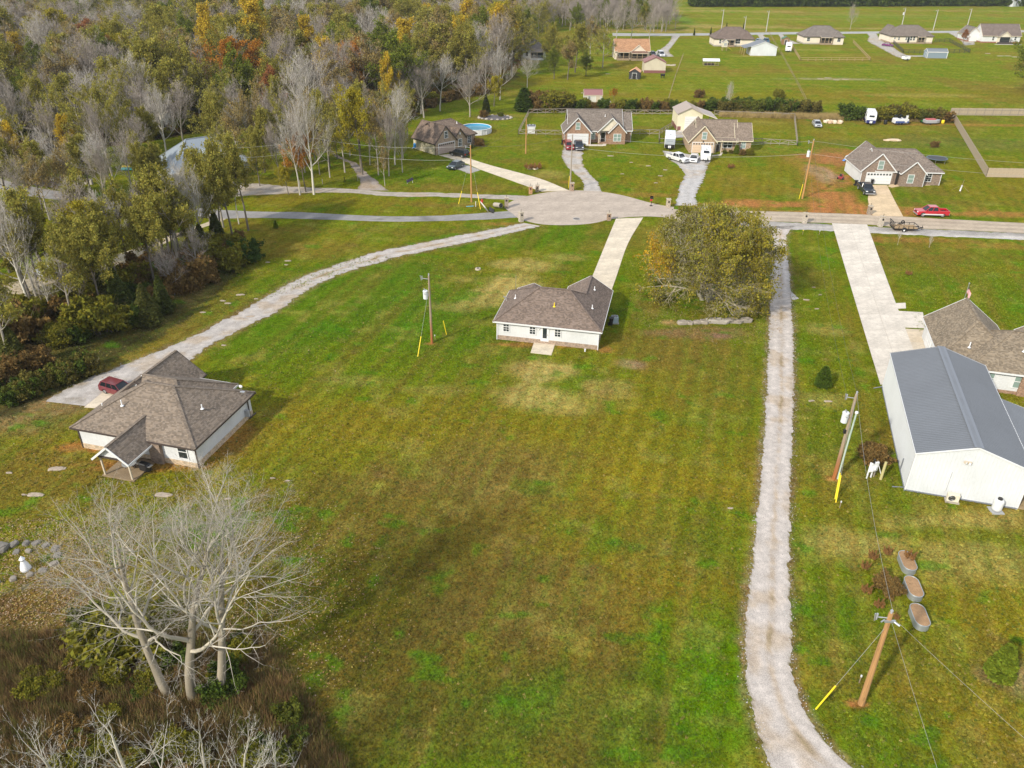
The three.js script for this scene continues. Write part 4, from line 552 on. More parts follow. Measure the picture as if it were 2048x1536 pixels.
// far houses along the road
function farHouse(name, label, px, py, turn, spec) {
  const o = thing(name, label, 'house', at(px, py), turn); for (const w of spec.wings) addWing(o, w);
  for (const [i, side, u, y, w, h, opt] of spec.windows ?? []) windowOn(o, spec.wings[i], side, u, y, w, h, { rows: 2, cols: 2, ...opt });
  for (const [i, side, u, w, h] of spec.doors ?? []) doorOn(o, spec.wings[i], side, u, 0.4, w, h, M.dark, { glass: 0.5 });
  for (const v of spec.vents ?? []) ventPipe(o, ...v, M.dark, 0.35); return o;
}
function porch(o, x0, x1, z, d, h, roof, posts, deck = M.wood) {
  const r = roofGeo([[V(x0, h + 0.5, z - 0.1), V(x1, h + 0.5, z - 0.1), V(x1, h, z + d), V(x0, h, z + d)]]); part(part(o, 'porch_roof', r.top, roof), 'fascia', r.rim, M.beigeTrim);
  for (let i = 0; i < posts; i++) part(o, 'porch_post', bx(0.2, h, 0.2, lerp(x0 + 0.15, x1 - 0.15, i / (posts - 1)), h / 2, z + d - 0.2), M.wood);
  part(o, 'porch_floor', bx(x1 - x0, 0.6, d, (x0 + x1) / 2, 0.3, z + d / 2), deck); part(o, 'porch_shade', bx(x1 - x0 - 0.2, h - 0.7, 0.06, (x0 + x1) / 2, h / 2 + 0.25, z + 0.04), M.glass);
  part(o, 'porch_rail', merge([bx(x1 - x0, 0.08, 0.08, (x0 + x1) / 2, 1.5, z + d - 0.2), ...Array.from({ length: 12 }, (_, i) => bx(0.05, 0.9, 0.05, lerp(x0, x1, (i + 0.5) / 12), 1.05, z + d - 0.2))]), deck);
}
{
  const br = shingle([0.24, 0.185, 0.16]), gr = shingle([0.27, 0.24, 0.22]), cream = mat([0.78, 0.70, 0.58], 0.7, { map: rep(dirtyTex, 5) }), V3 = [-4, 0, 4];
  let o = farHouse('far_house', 'white far house with grey hip roof beside the clump of dark trees', 1069, 119, 0.05, { wings: [{ x0: -4.5, x1: 4.5, z0: -9, z1: 0, h: 3.6, rise: 3.4, axis: 'x', hips: [true, true], wall: M.whiteLap, roof: gr, foundation: M.stone }], windows: [[0, 'f', -3, 2, 0.9, 1.6]], vents: [[1.5, 6, -3.4]] });
  porch(o, -1.6, 3.4, 0, 1.6, 3.0, gr, 3, M.whiteLap);
  o = farHouse('far_house', 'cream far house with orange shingle roof at the end of a gravel drive', 1265, 119, 0.02, { wings: [{ x0: -7, x1: 6.5, z0: -9, z1: 0, h: 3.4, rise: 3.6, axis: 'x', wall: cream, roof: M.roofOrange, trim: cream }, { x0: -0.5, x1: 4.5, z0: -4, z1: 0.8, h: 3.4, rise: 2.1, axis: 'z', wall: cream, roof: M.roofOrange, trim: cream }], windows: [[0, 'f', -5.4, 2, 1.1, 1.5]] });
  porch(o, -1, 5.5, 0.9, 2.4, 2.7, shingle([0.3, 0.17, 0.12]), 4); porch(o, -6.4, -1.6, 0, 2.6, 3.0, M.roofOrange, 3);
  o = farHouse('far_house', 'cream far house with dark brown hip roof behind the white workshop', 1467, 93, 0.0, { wings: [{ x0: -8.6, x1: 8.2, z0: -10, z1: 0, h: 3.5, rise: 3.9, axis: 'x', hips: [true, true], wall: cream, roof: br, foundation: M.stone, trim: M.brownTrim }, { x0: 3.2, x1: 8.3, z0: -9, z1: 0.5, h: 3.5, rise: 2.5, axis: 'z', hips: [false, true], wall: cream, roof: br, trim: M.brownTrim }], windows: [[0, 'f', -5.9, 2, 0.7, 1.5], [0, 'f', 1.8, 2.1, 1.9, 1.7]], vents: [[-2, 6.9, -4.6], [0, 6.9, -4.6], [2, 6.9, -4.6]] });
  porch(o, -4.3, 0, 0, 1.4, 2.9, br, 3);
  o = farHouse('far_house', 'cream far house with taupe hip roof and wide back porch beside the wooden corral', 1645, 88.5, 0.0, { wings: [{ x0: -8.6, x1: 8.4, z0: -10, z1: 0, h: 3.5, rise: 3.7, axis: 'x', hips: [true, true], wall: cream, roof: gr, foundation: M.stone, trim: M.brownTrim }, { x0: 4.0, x1: 8.6, z0: -8, z1: 1.2, h: 3.5, rise: 2.0, axis: 'z', hips: [false, true], wall: cream, roof: gr, trim: M.brownTrim }], windows: [[0, 'f', -6.6, 2, 1.2, 1.4], [1, 'f', 0.2, 2, 1.3, 1.5]], vents: V3.map((x) => [x, 6.8, -4.7]) });
  porch(o, -1.6, 3.8, 0.02, 1.7, 3.0, gr, 4);
  o = farHouse('far_house', 'cream far house with brown hip roof behind the black horse fence', 1822, 87, 0.0, { wings: [{ x0: -9.5, x1: 9.3, z0: -11, z1: 0, h: 3.4, rise: 3.8, axis: 'x', hips: [true, true], wall: cream, roof: shingle([0.26, 0.22, 0.19]), foundation: M.brickTan, trim: M.brownTrim }, { x0: -9.2, x1: -3.6, z0: -14, z1: -5, h: 3.4, rise: 3.2, axis: 'z', hips: [false, true], wall: cream, roof: shingle([0.26, 0.22, 0.19]), trim: M.brownTrim }], windows: [[0, 'f', -7.8, 2.2, 0.6, 0.6], [0, 'f', -5.9, 2, 0.6, 1.1], [0, 'f', -2.6, 2, 0.6, 1.1], [0, 'f', -0.4, 2.1, 0.8, 1.5], [0, 'f', 0.9, 2.1, 0.8, 1.5]], doors: [[0, 'f', -1.5, 1, 2.2]], vents: [-5, -2, 1, 4].map((x) => [x, 6.9, -5.2]) });
  porch(o, 2.2, 5.6, 0.02, 1.0, 2.9, br, 3);
  o = farHouse('far_house', 'white far house with grey-brown gable roof and gabled back porch at the upper right', 1998, 86, -0.02, { wings: [{ x0: -8.2, x1: 9, z0: -9.6, z1: 0, h: 3.4, rise: 4.2, axis: 'x', wall: M.whiteLap, roof: shingle([0.25, 0.20, 0.18]), foundation: M.brickRed, trim: M.beigeTrim }, { x0: -13.2, x1: -7.4, z0: -13, z1: -4, h: 3.3, rise: 2.8, axis: 'z', wall: M.whiteLap, roof: gr, foundation: M.brickRed, trim: M.beigeTrim }, { x0: -1.4, x1: 3.6, z0: -3, z1: 1.9, h: 3.2, rise: 1.9, axis: 'z', wall: M.creamLap, roof: gr, trim: M.beigeTrim }], windows: [[0, 'f', -3.6, 2, 0.8, 1.6], [0, 'f', 6.4, 2, 0.8, 1.6]], vents: [-5, -2, 1, 4].map((x) => [x, 7.1, -4.4]) });
  garageOn(o, { x0: -13.2, x1: -7.4, z0: -13, z1: -4 }, 'f', 0, 0.1, 3.2, 2.3, M.white);
  part(o, 'screen_porch', bx(4.4, 2.5, 0.1, 1.1, 1.5, 1.98), M.glass); part(o, 'deck', bx(6, 0.6, 2.4, 1, 0.3, 3.2), M.brownTrim); part(o, 'deck_rail', merge([bx(6, 0.08, 0.08, 1, 1.5, 4.3), ...Array.from({ length: 13 }, (_, i) => bx(0.07, 0.9, 0.07, -2 + i * 0.5, 1.05, 4.3))]), M.brownTrim); part(o, 'patio_slab', bx(12, 0.08, 1.2, 1.5, 0.05, 5.2), M.concreteWhite);
}
// ---------------------------------------------------------------- sheds and small buildings
function shed(name, label, px, py, turn, w, cat = 'shed') { const o = thing(name, label, cat, at(px, py), turn); addWing(o, w); return o; }
{
  let W = { x0: -1.8, x1: 1.8, z0: -4.4, z1: 0, h: 2.3, rise: 1.1, axis: 'z', over: 0.15, og: 0.12, wall: mat([0.03, 0.032, 0.04], 0.7), roof: mat([0.75, 0.36, 0.16], 0.5), trim: M.dark }, o = shed('garden_shed', 'small black shed with bright orange roof next to the cream barn', 1268, 158.5, -0.25, W);
  doorOn(o, W, 'f', 0, 0.05, 1.4, 1.9, M.black); part(o, 'skid', merge([bx(0.2, 0.25, 4.4, -1.2, 0.05, -2.1), bx(0.2, 0.25, 4.6, 1.2, 0.05, -2.1)]), M.limestone);
  W = { x0: -3.8, x1: 3.8, z0: -7, z1: 0, h: 3.6, rise: 1.7, axis: 'z', over: 0.15, og: 0.15, wall: mat([0.60, 0.54, 0.42], 0.6, { map: rep(dirtyTex, 4) }), roof: M.brownMetal, trim: M.brownMetal }; W.roof = mat([0.26, 0.13, 0.12], 0.5);
  o = shed('metal_barn', 'cream barn with purple-brown metal roof beside the small orange-roofed shed', 1309, 146, -0.03, W, 'barn'); each(o, 'wainscot', [bx(7.66, 0.9, 0.06, 0, 0.45, 0.02), bx(0.06, 0.9, 7, 3.83, 0.45, -3.5)], M.brownMetal); const rr = []; for (let z = -0.2; z > -7; z -= 0.9) rr.push(beam(V(0, 5.33, z), V(-3.9, 3.57, z), 0.06, 0.04), beam(V(0, 5.33, z), V(3.9, 3.57, z), 0.06, 0.04)); part(o, 'roof_rib', merge(rr), W.roof);
  W = { x0: -2.7, x1: 2.7, z0: -3, z1: 0, h: 2.2, rise: 1.3, axis: 'x', over: 0.15, og: 0.12, wall: mat([0.66, 0.65, 0.60], 0.7, { map: rep(dirtyTex, 3) }), roof: mat([0.25, 0.12, 0.12], 0.6), trim: M.beigeTrim };
  o = shed('storage_shed', 'pale storage shed with maroon roof in the pasture behind the grey-roofed brick house', 1186, 204.5, 0.02, W); doorOn(o, W, 'f', 1.4, 0.1, 1.2, 1.8, M.beigeTrim); windowOn(o, W, 'f', -1.2, 1.3, 0.6, 0.7, { rows: 2 });
  const lt = thing('wood_pallet', 'grey plank platform lying beside the maroon-roofed shed', 'platform', at(1213, 204), 0.1); for (let i = 0; i < 9; i++) part(lt, 'plank', bx(0.24, 0.06, 2.2, -1.1 + i * 0.27, 0.22, 0), M.greyWood); part(lt, 'frame', merge([bx(2.5, 0.18, 0.1, 0, 0.1, -1), bx(2.5, 0.18, 0.1, 0, 0.1, 1)]), M.greyWood);
  W = { x0: -5.2, x1: 5.2, z0: -8, z1: 0, h: 3.4, rise: 1.9, axis: 'z', over: 0.15, og: 0.2, wall: M.whiteRib, roof: M.greyMetal, trim: M.white };
  o = shed('workshop', 'white metal workshop with grey roof and open side bay before the brown hip-roofed house', 1526, 111.5, -0.04, W, 'outbuilding'); W.x0 = -5.2; part(o, 'bay_roof', roofGeo([[V(-5.1, 3.45, 0.2), V(-8, 2.8, 0.2), V(-8, 2.8, -8), V(-5.1, 3.45, -8)]], 0.08).top, M.greyMetal); for (const z of [0, -4, -7.8]) part(o, 'post', bx(0.15, 2.8, 0.15, -7.8, 1.4, z), M.newWood);
  W = { x0: -4.0, x1: 4.0, z0: -3.6, z1: 0, h: 2.4, rise: 1.1, axis: 'x', over: 0.12, og: 0.1, wall: M.blueGreySiding, roof: mat([0.16, 0.18, 0.2], 0.8), trim: M.white };
  o = shed('storage_shed', 'long blue-grey shed with white trim at the corner of the black fence', 1873, 116.5, -0.03, W); each(o, 'corner_trim', [-4, 4].flatMap((x) => [bx(0.22, 2.4, 0.12, x * 0.985, 1.2, 0.03)]).concat([bx(8, 0.2, 0.1, 0, 2.3, 0.03)]), M.white); doorOn(o, W, 'l', 0, 0.05, 1.2, 1.9, M.blueGreySiding);
  W = { x0: -1.5, x1: 1.5, z0: -3, z1: 0, h: 2.5, rise: 0.9, axis: 'z', over: 0.1, og: 0.1, wall: M.newWood, roof: mat([0.08, 0.16, 0.09], 0.7), trim: mat([0.08, 0.16, 0.09], 0.7) }; W.wall = mat([0.34, 0.20, 0.10], 0.8, { map: rep(woodTex, 1) });
  o = shed('wooden_shed', 'brown wooden shed with green roof edge beside the camper', 1571, 89.5, -0.1, W); doorOn(o, W, 'f', 0, 0.05, 1.2, 1.9, M.brownTrim);
  W = { x0: -0.95, x1: 0.95, z0: -1.5, z1: 0, h: 1.75, rise: 0.3, axis: 'x', over: 0.08, og: 0.08, wall: M.whiteLap, roof: mat([0.12, 0.13, 0.15], 0.7), trim: M.white };
  o = shed('pump_house', 'little white shed with dark flat roof inside the cross-braced fence corner', 1062.5, 267, 0.02, W); part(o, 'roof_vent', merge([bx(0.3, 0.25, 0.3, -0.4, 2.05, -0.7), bx(0.3, 0.25, 0.3, 0.4, 2.05, -0.7)]), M.greyPlain); doorOn(o, W, 'f', 0, 0.05, 0.8, 1.5, M.white);
  const ph = thing('playhouse', 'cream wooden playhouse tower with slide behind the brown hip-roofed house', 'playhouse', at(1449, 102), 0.1), Pw = { x0: -1, x1: 1, z0: -1.6, z1: 0, h: 3.6, rise: 0.9, axis: 'z', over: 0.2, og: 0.15, base: 1.5, wall: M.creamLap, roof: shingle([0.25, 0.2, 0.17]), trim: M.white }; addWing(ph, Pw); for (const x of [-0.9, 0.9]) for (const z of [-1.5, -0.1]) part(ph, 'post', bx(0.14, 1.5, 0.14, x, 0.75, z), M.newWood); for (const u of [-0.4, 0, 0.4]) windowOn(ph, Pw, 'f', u, 2.6, 0.2, 0.9, { cols: 1, rows: 1 }); part(ph, 'slide', beam(V(1.1, 1.6, -0.8), V(3.4, 0.2, -0.6), 0.5, 0.08), M.yellow);
  const cp = thing('chicken_coop', 'long open-framed coop under a white tarp roof in the far pasture', 'coop', at(1422, 131.5), -0.02); part(cp, 'tarp_roof', roofGeo(roofPlanes({ x0: -2.9, x1: 2.9, z0: -2.4, z1: 0, h: 1.7, rise: 0.7, axis: 'x', over: 0.15 }), 0.05).top, mat([0.7, 0.72, 0.74], 0.5)); for (let i = 0; i < 5; i++) for (const z of [-2.3, -0.1]) part(cp, 'post', bx(0.12, 1.7, 0.12, -2.8 + i * 1.4, 0.85, z), M.wood); part(cp, 'rail', merge([bx(5.8, 0.12, 0.1, 0, 0.15, -0.1), bx(5.8, 0.1, 0.1, 0, 0.9, -0.1)]), M.wood); part(cp, 'nest_box', bx(3.5, 0.7, 1, -0.5, 0.45, -1.4), M.dark);
  o = shed('white_shed', 'white shed partly in frame at the top right corner beyond the field', 2034, 13, 0.5, { x0: -5, x1: 6, z0: -7, z1: 0, h: 3.4, rise: 2, axis: 'x', over: 0.1, wall: M.whiteRib, roof: mat([0.75, 0.76, 0.77], 0.5), trim: M.white }, 'outbuilding'); windowOn(o, { x0: -5, x1: 6, z0: -7, z1: 0 }, 'f', -2, 1.7, 1.4, 1.4);
}
// ---------------------------------------------------------------- fences
function fenceRun(name, label, cat, pts, { bay = 2.4, ph = 1.25, rails = [0.25, 1.15], brace = 0, m = M.greyWood, pw = 0.12, rh = 0.14, wires = 0, group, board } = {}) {
  const a = pts[0], o = thing(name, label, cat, a, 0, group), L = pts.map((p) => p.clone().sub(a));
  for (let s = 0; s < L.length - 1; s++) {
    const n = Math.max(1, Math.round(L[s].distanceTo(L[s + 1]) / bay)), P = (i) => L[s].clone().lerp(L[s + 1], i / n);
    for (let i = 0; i < n; i++) {
      const p = P(i), q = P(i + 1), up = (v, y) => V(v.x, y, v.z); part(o, 'post', bx(pw, ph, pw, p.x, ph / 2, p.z), m); if (i === n - 1) part(o, 'post', bx(pw, ph, pw, q.x, ph / 2, q.z), m);
      for (const y of rails) part(o, 'rail', beam(up(p, y), up(q, y), 0.05, rh), m);
      if (brace) part(o, 'brace', beam(up(p, i % 2 ? rails[1] : rails[0]), up(q, i % 2 ? rails[0] : rails[1]), 0.045, 0.12), m);
      if (board) { const g = [], w = p.distanceTo(q), d = q.clone().sub(p).normalize(), k = Math.round(w / 0.15); for (let b = 0; b < k; b++) { const c = p.clone().lerp(q, (b + 0.5) / k), hh = board + 0.05 * (hash2(b + i * 31, s) - 0.5); g.push(bx(w / k - 0.012, hh, 0.025, 0, 0, 0, Math.atan2(-d.z, d.x)).translate(c.x - d.z * 0.07, hh / 2 + 0.03, c.z + d.x * 0.07)); } part(o, 'fence_panel', metric(merge(g)), board2[(i * 3 + s) % 3]); }
    }
    if (wires) part(o, 'fence_wire', merge(Array.from({ length: wires }, (_, k) => bar(L[s].clone().setY(0.3 + k * 0.32), L[s + 1].clone().setY(0.3 + k * 0.32), 0.006, 0.006, 3))), M.wire);
  }
  return o;
}
const board2 = [mat([0.56, 0.475, 0.36], 0.9, { map: rep(woodTex, 1.1) }), mat([0.50, 0.425, 0.325], 0.9, { map: rep(woodTex, 1.3) }), mat([0.60, 0.505, 0.38], 0.9, { map: rep(woodTex, 0.9) })];
const brownBoard = mat([0.30, 0.17, 0.10], 0.9, { map: rep(woodTex, 1.1) });
const XF = { brace: 1, m: mat([0.38, 0.34, 0.28], 0.9, { map: rep(woodTex, 1) }), bay: 2.2, ph: 1.35, rails: [0.35, 1.28] };
fenceRun('paddock_fence', 'weathered cross-braced fence round the lawn left of the grey-roofed brick house', 'fence', world([[1128, 271], [1036.5, 270], [1058, 228], [1140, 226.5]]), XF);
fenceRun('paddock_fence', 'weathered cross-braced fence between the grey-roofed brick house and the cream shop', 'fence', world([[1240, 229], [1352, 230]]), XF);
fenceRun('paddock_fence', 'weathered fence with a braced gate between the two brick houses', 'fence', world([[1260, 269.5], [1318, 270], [1353, 249]]), XF);
fenceRun('paddock_fence', 'weathered low fence behind the grey travel trailer', 'fence', world([[1318, 271], [1318, 288], [1380, 285]]), { ...XF, brace: 0 });
fenceRun('paddock_fence', 'weathered cross-braced fence round the lot right of the light tan brick house', 'fence', world([[1428, 231], [1588, 236.5], [1594, 292], [1506, 287]]), XF);
fenceRun('privacy_fence', 'tall weathered board fence round the lot at the right edge', 'fence', world([[2120, 232.5], [1899.5, 230.5], [1972, 354], [2140, 357]]), { bay: 2.44, ph: 1.95, rails: [0.4, 1.5], board: 1.95, m: M.greyWood });
fenceRun('wire_fence', 'post and wire fence line beside the orange-roofed shed', 'fence', world([[1366, 112], [1352, 150], [1335, 206]]), { bay: 3.5, ph: 1.15, rails: [], wires: 3, pw: 0.09, m: M.wood });
fenceRun('wire_fence', 'long post and wire fence line between the two far pastures', 'fence', world([[1538, 68], [1560, 105], [1590, 160], [1614, 208]]), { bay: 3.5, ph: 1.2, rails: [], wires: 3, pw: 0.09, m: M.wood });
fenceRun('corral_fence', 'new orange-brown rail corral behind the far house with the wide back porch', 'fence', world([[1582, 92], [1600, 122], [1740, 122], [1706, 86]]), { bay: 3, ph: 1.3, rails: [0.5, 1.2], m: M.newWood });
fenceRun('horse_fence', 'black three-rail fence on the left of the long blue-grey shed', 'fence', world([[1785, 86], [1806, 106.5], [1850, 107]]), { bay: 2.6, ph: 1.5, rails: [0.4, 0.85, 1.35], m: M.blackWood });
fenceRun('horse_fence', 'black three-rail fence on the right of the long blue-grey shed', 'fence', world([[1897, 106.5], [1939, 106], [1898, 84], [1869, 84.5]]), { bay: 2.6, ph: 1.5, rails: [0.4, 0.85, 1.35], m: M.blackWood });
fenceRun('wire_fence', 'low wire fence along the woodland lawn by the gravel track', 'fence', world([[600, 372], [690, 365], [716, 362]]), { bay: 4, ph: 1.1, rails: [], wires: 2, m: M.greyWood });

// ---------------------------------------------------------------- utility poles and lines
const poleGeo = (h, r0, r1) => { const g = new THREE.CylinderGeometry(r1, r0, h, 14, 12).translate(0, h / 2, 0), p = g.attributes.position, c = []; for (let i = 0; i < p.count; i++) { const t = p.getY(i) / h, n = 0.85 + 0.3 * hash2(i, 3), k = sstep(0.05, 0.5, t), a = blend([0.46, 0.17, 0.045], [0.40, 0.33, 0.25], k); c.push(a[0] * n, a[1] * n, a[2] * n); } g.setAttribute('color', new THREE.Float32BufferAttribute(c, 3)); return g; };
const poleMat = mat([1, 1, 1], 0.9, { map: rep(woodTex, 1), vertexColors: true }), greyPole = mat([0.42, 0.38, 0.33], 0.9, { map: rep(woodTex, 1) }), orangePole = mat([0.62, 0.34, 0.13], 0.9, { map: rep(woodTex, 1) });
function pole(label, px, py, h, { r = 0.17, can = 0, arm = 1, m = poleMat, turn = 0, group, lean = 0 } = {}) {
  const o = thing('utility_pole', label, 'utility pole', at(px, py), turn, group); o.rotation.z = lean; part(o, 'pole', poleGeo(h, r, r * 0.66), m);
  if (arm) { part(o, 'insulator', merge([new THREE.CylinderGeometry(0.05, 0.07, 0.3, 8).translate(0, h + 0.15, 0), new THREE.CylinderGeometry(0.1, 0.1, 0.05, 10).translate(0, h + 0.2, 0)]), M.greyPlain); part(o, 'bracket', merge([bar(V(-0.1, h - 0.45, 0), V(-0.85, h - 0.35, 0), 0.04), bar(V(-0.85, h - 0.55, 0), V(-0.85, h - 0.05, 0), 0.07)]), M.greyPlain); part(o, 'cutout_fuse', bar(V(-0.95, h - 0.6, 0.05), V(-1.05, h + 0.05, 0.1), 0.05), M.steel); }
  if (can) { const y = h - 2.6, c = part(o, 'transformer', merge([new THREE.CylinderGeometry(0.3, 0.3, 0.95, 18).translate(-0.52, y, 0), new THREE.CylinderGeometry(0.33, 0.3, 0.1, 18).translate(-0.52, y + 0.5, 0), new THREE.CylinderGeometry(0.28, 0.33, 0.07, 18).translate(-0.52, y + 0.58, 0)]), mat([0.62, 0.65, 0.66], 0.45)); part(c, 'bushing', merge([bar(V(-0.52, y + 0.55, 0.05), V(-0.66, y + 0.95, 0.08), 0.07, 0.04, 8), bar(V(-0.6, y + 0.3, 0.28), V(-0.62, y + 0.34, 0.45), 0.05, 0.05, 8), bar(V(-0.42, y + 0.3, 0.28), V(-0.40, y + 0.34, 0.45), 0.05, 0.05, 8)]), M.greyPlain); part(o, 'bracket', bx(0.3, 0.3, 0.1, -0.2, y, 0), M.greyPlain); }
  return o;
}
pole('wooden utility pole with grey transformer on the lawn left of the middle house', 864, 686, 9.3, { can: 1 });
pole('tall utility pole standing on the grass between the two roads left of the cul-de-sac', 943, 404, 10.8, { r: 0.16, m: orangePole });
pole('bare utility pole on the lawn beside the cross-braced fence corner', 1051.5, 307.5, 7.9, { r: 0.15, arm: 0, m: orangePole });
pole('utility pole beside the gravel drive of the grey-roofed brick house', 1140, 380.5, 11.0, { r: 0.16, arm: 0, m: greyPole });
pole('utility pole with transformer beside the bare earth near the grey brick house', 1604.5, 397.5, 11.3, { can: 1, m: orangePole });
const p6 = pole('utility pole with white transformer and green conduit beside the metal barn', 1668, 957, 9.7, { r: 0.2, can: 1 });
part(p6, 'conduit', bar(V(0.32, 0, 0.05), V(0.42, 7.6, 0.05), 0.085, 0.085, 10), mat([0.42, 0.52, 0.45], 0.6)); part(p6, 'weatherhead', new THREE.SphereGeometry(0.16, 10, 8).translate(0.43, 7.7, 0.05), M.plastic); part(p6, 'junction_box', bx(0.2, 0.4, 0.25, -0.22, 5.6, 0.05), M.black);
const p7 = pole('orange-brown utility pole in the grass at lower right near the round stock tanks', 1722, 1408, 8.9, { r: 0.225, m: mat([0.54, 0.31, 0.13], 0.9, { map: rep(woodTex, 0.8) }), lean: 0.015 });
part(p7, 'bracket', merge([bx(0.7, 0.14, 0.14, 0, 8.3, 0.15), bar(V(0.25, 8.3, 0.2), V(0.5, 8.25, 0.5), 0.08), bar(V(-0.35, 8.4, 0.1), V(-0.6, 8.3, 0.2), 0.05)]), M.galv);
for (const [x, y, h, n] of [[1442, 64, 10, 'pale utility pole on the far road behind the brown hip-roofed house'], [1488, 64, 7, 'short grey utility pole on the far road between the two drives'], [1532, 64, 9.5, 'pale utility pole on the far road above the white workshop'], [1801, 62, 10.5, 'pale utility pole with transformer behind the house with the black fence'], [1866, 61, 9.5, 'pale utility pole on the far road right of the house with the black fence'], [1933, 58, 9.5, 'pale utility pole on the far road near the upper right house']]) pole(n, x, y, h, { r: 0.22, m: mat([0.42, 0.40, 0.37], 0.9), can: x === 1801 ? 1 : 0 });
pole('slim grey pole on the lawn edge beside the woods drive', 721, 336, 7, { r: 0.1, arm: 0, m: greyPole });
function line(label, pts, sag = 0.6, r = 0.014, name = 'power_line') {
  const c = []; for (let s = 0; s < pts.length - 1; s++) for (let i = 0; i < 14; i++) { const t = i / 14, p = pts[s].clone().lerp(pts[s + 1], t); p.y -= sag * 4 * t * (1 - t); c.push(p); } c.push(pts[pts.length - 1]);
  return single(name, new THREE.TubeGeometry(new THREE.CatmullRomCurve3(c), c.length * 3, r, 4), M.wire, label, name === 'guy_wire' ? 'guy wire' : 'wire');
}
const T = (px, py, h) => at(px, py).setY(h), t7 = T(1722, 1408, 8.9), t6 = T(1668, 957, 9.8), t5 = T(1604.5, 397.5, 11.2);
const paleWire = mat([0.42, 0.42, 0.40], 0.5, { metalness: 0.3 });
line('thin wire from the lower right pole running down past the bottom edge', [t7.clone().setY(8.3), V(20.2, 8.6, -8)], 0.5, 0.009).material = paleWire;
line('thin wire from the lower right pole slanting to the bottom right corner', [t7.clone().add(V(0.4, -0.6, 0.3)), V(36.5, 8.6, -12)], 0.6, 0.009).material = paleWire;
line('wire from the lower right pole up to the pole beside the barn', [t7, t6], 0.9, 0.010).material = paleWire;
line('wire from the barn-side pole to the pole by the bare earth', [t6, t5], 2.2, 0.010);
line('second wire from the barn-side pole to the pole by the bare earth', [t6.clone().add(V(-0.9, -0.2, 0)), t5.clone().add(V(-0.9, -0.2, 0))], 2.2, 0.009);
const t4 = T(1140, 380.5, 10.9), t2 = T(943, 404, 10.7), t3 = T(1051.5, 307.5, 7.8);
line('wire from the pole by the bare earth to the pole at the gravel drive', [t5, t4], 1.2, 0.018).material = paleWire; line('lower cable from the pole by the bare earth to the pole at the gravel drive', [t5.clone().setY(8.8), t4.clone().setY(8.6)], 1.2, 0.02).material = paleWire;
line('wire between the two poles left of the cul-de-sac', [t4, t2], 0.9, 0.018); line('service wire from the roadside pole to the lawn pole', [t2.clone().setY(9.6), t3], 0.8, 0.015); line('wire from the roadside pole into the woods', [t2, at(640, 372).setY(9.5), at(380, 390).setY(9.5)], 1.0, 0.018).material = paleWire; line('lower cable from the roadside pole into the woods', [t2.clone().setY(8.2), at(640, 372).setY(7.6), at(380, 390).setY(7.5)], 1.0, 0.018).material = paleWire;
line('long wire running right from the pole by the bare earth', [t5, V(150, 11, -140)], 2.4, 0.015).material = paleWire; line('lower cable running right from the pole by the bare earth', [t5.clone().setY(8.8), V(150, 8.6, -140)], 2.4, 0.016).material = paleWire;
function guy(label, pbase, top, x0, y0, glen) {
  const a = at(x0, y0), d = top.clone().sub(a).normalize(), o = thing('guy_wire', label, 'guy wire', a); part(o, 'wire', bar(V(0, 0, 0), top.clone().sub(a), 0.012, 0.012, 5), paleWire); if (glen) part(o, 'yellow_guard', bar(d.clone().multiplyScalar(0.05), d.clone().multiplyScalar(glen), 0.06, 0.06, 8), M.yellow); return o;
}
guy('guy wire with yellow guard on the grass left of the lower right pole', 0, t7.clone().setY(8.1), 1631, 1419, 2.5);
guy('guy wire with yellow guard below the barn-side pole, nearer of the pair', 0, t6.clone().setY(9.2), 1671.5, 1006, 2.7); guy('guy wire with yellow guard below the barn-side pole, farther of the pair', 0, t6.clone().setY(7.8), 1670, 999, 2.6);
guy('guy wire with yellow guard left of the middle lawn pole', 0, T(864, 686, 8.0), 835.5, 714, 2.6);
guy('guy wire with yellow guard left of the pole between the two roads', 0, t2.clone().setY(9), 917, 408.5, 2.6); guy('guy wire with yellow guard right of the pole between the two roads', 0, t2.clone().setY(9), 961, 419, 3.2); guy('guy wire with yellow guard beside the bare-earth pole', 0, t5.clone().setY(10), 1598, 398.5, 3.0); guy('guy wire with yellow guard beside the pole at the gravel drive', 0, t4.clone().setY(9), 1137, 376, 2.6);
single('marker_post', bar(V(0, 0, 0), V(-0.35, 2.0, 0), 0.045, 0.045, 8).translate(...at(893, 669).toArray()), M.yellow, 'slim yellow marker stake right of the middle lawn pole', 'marker');

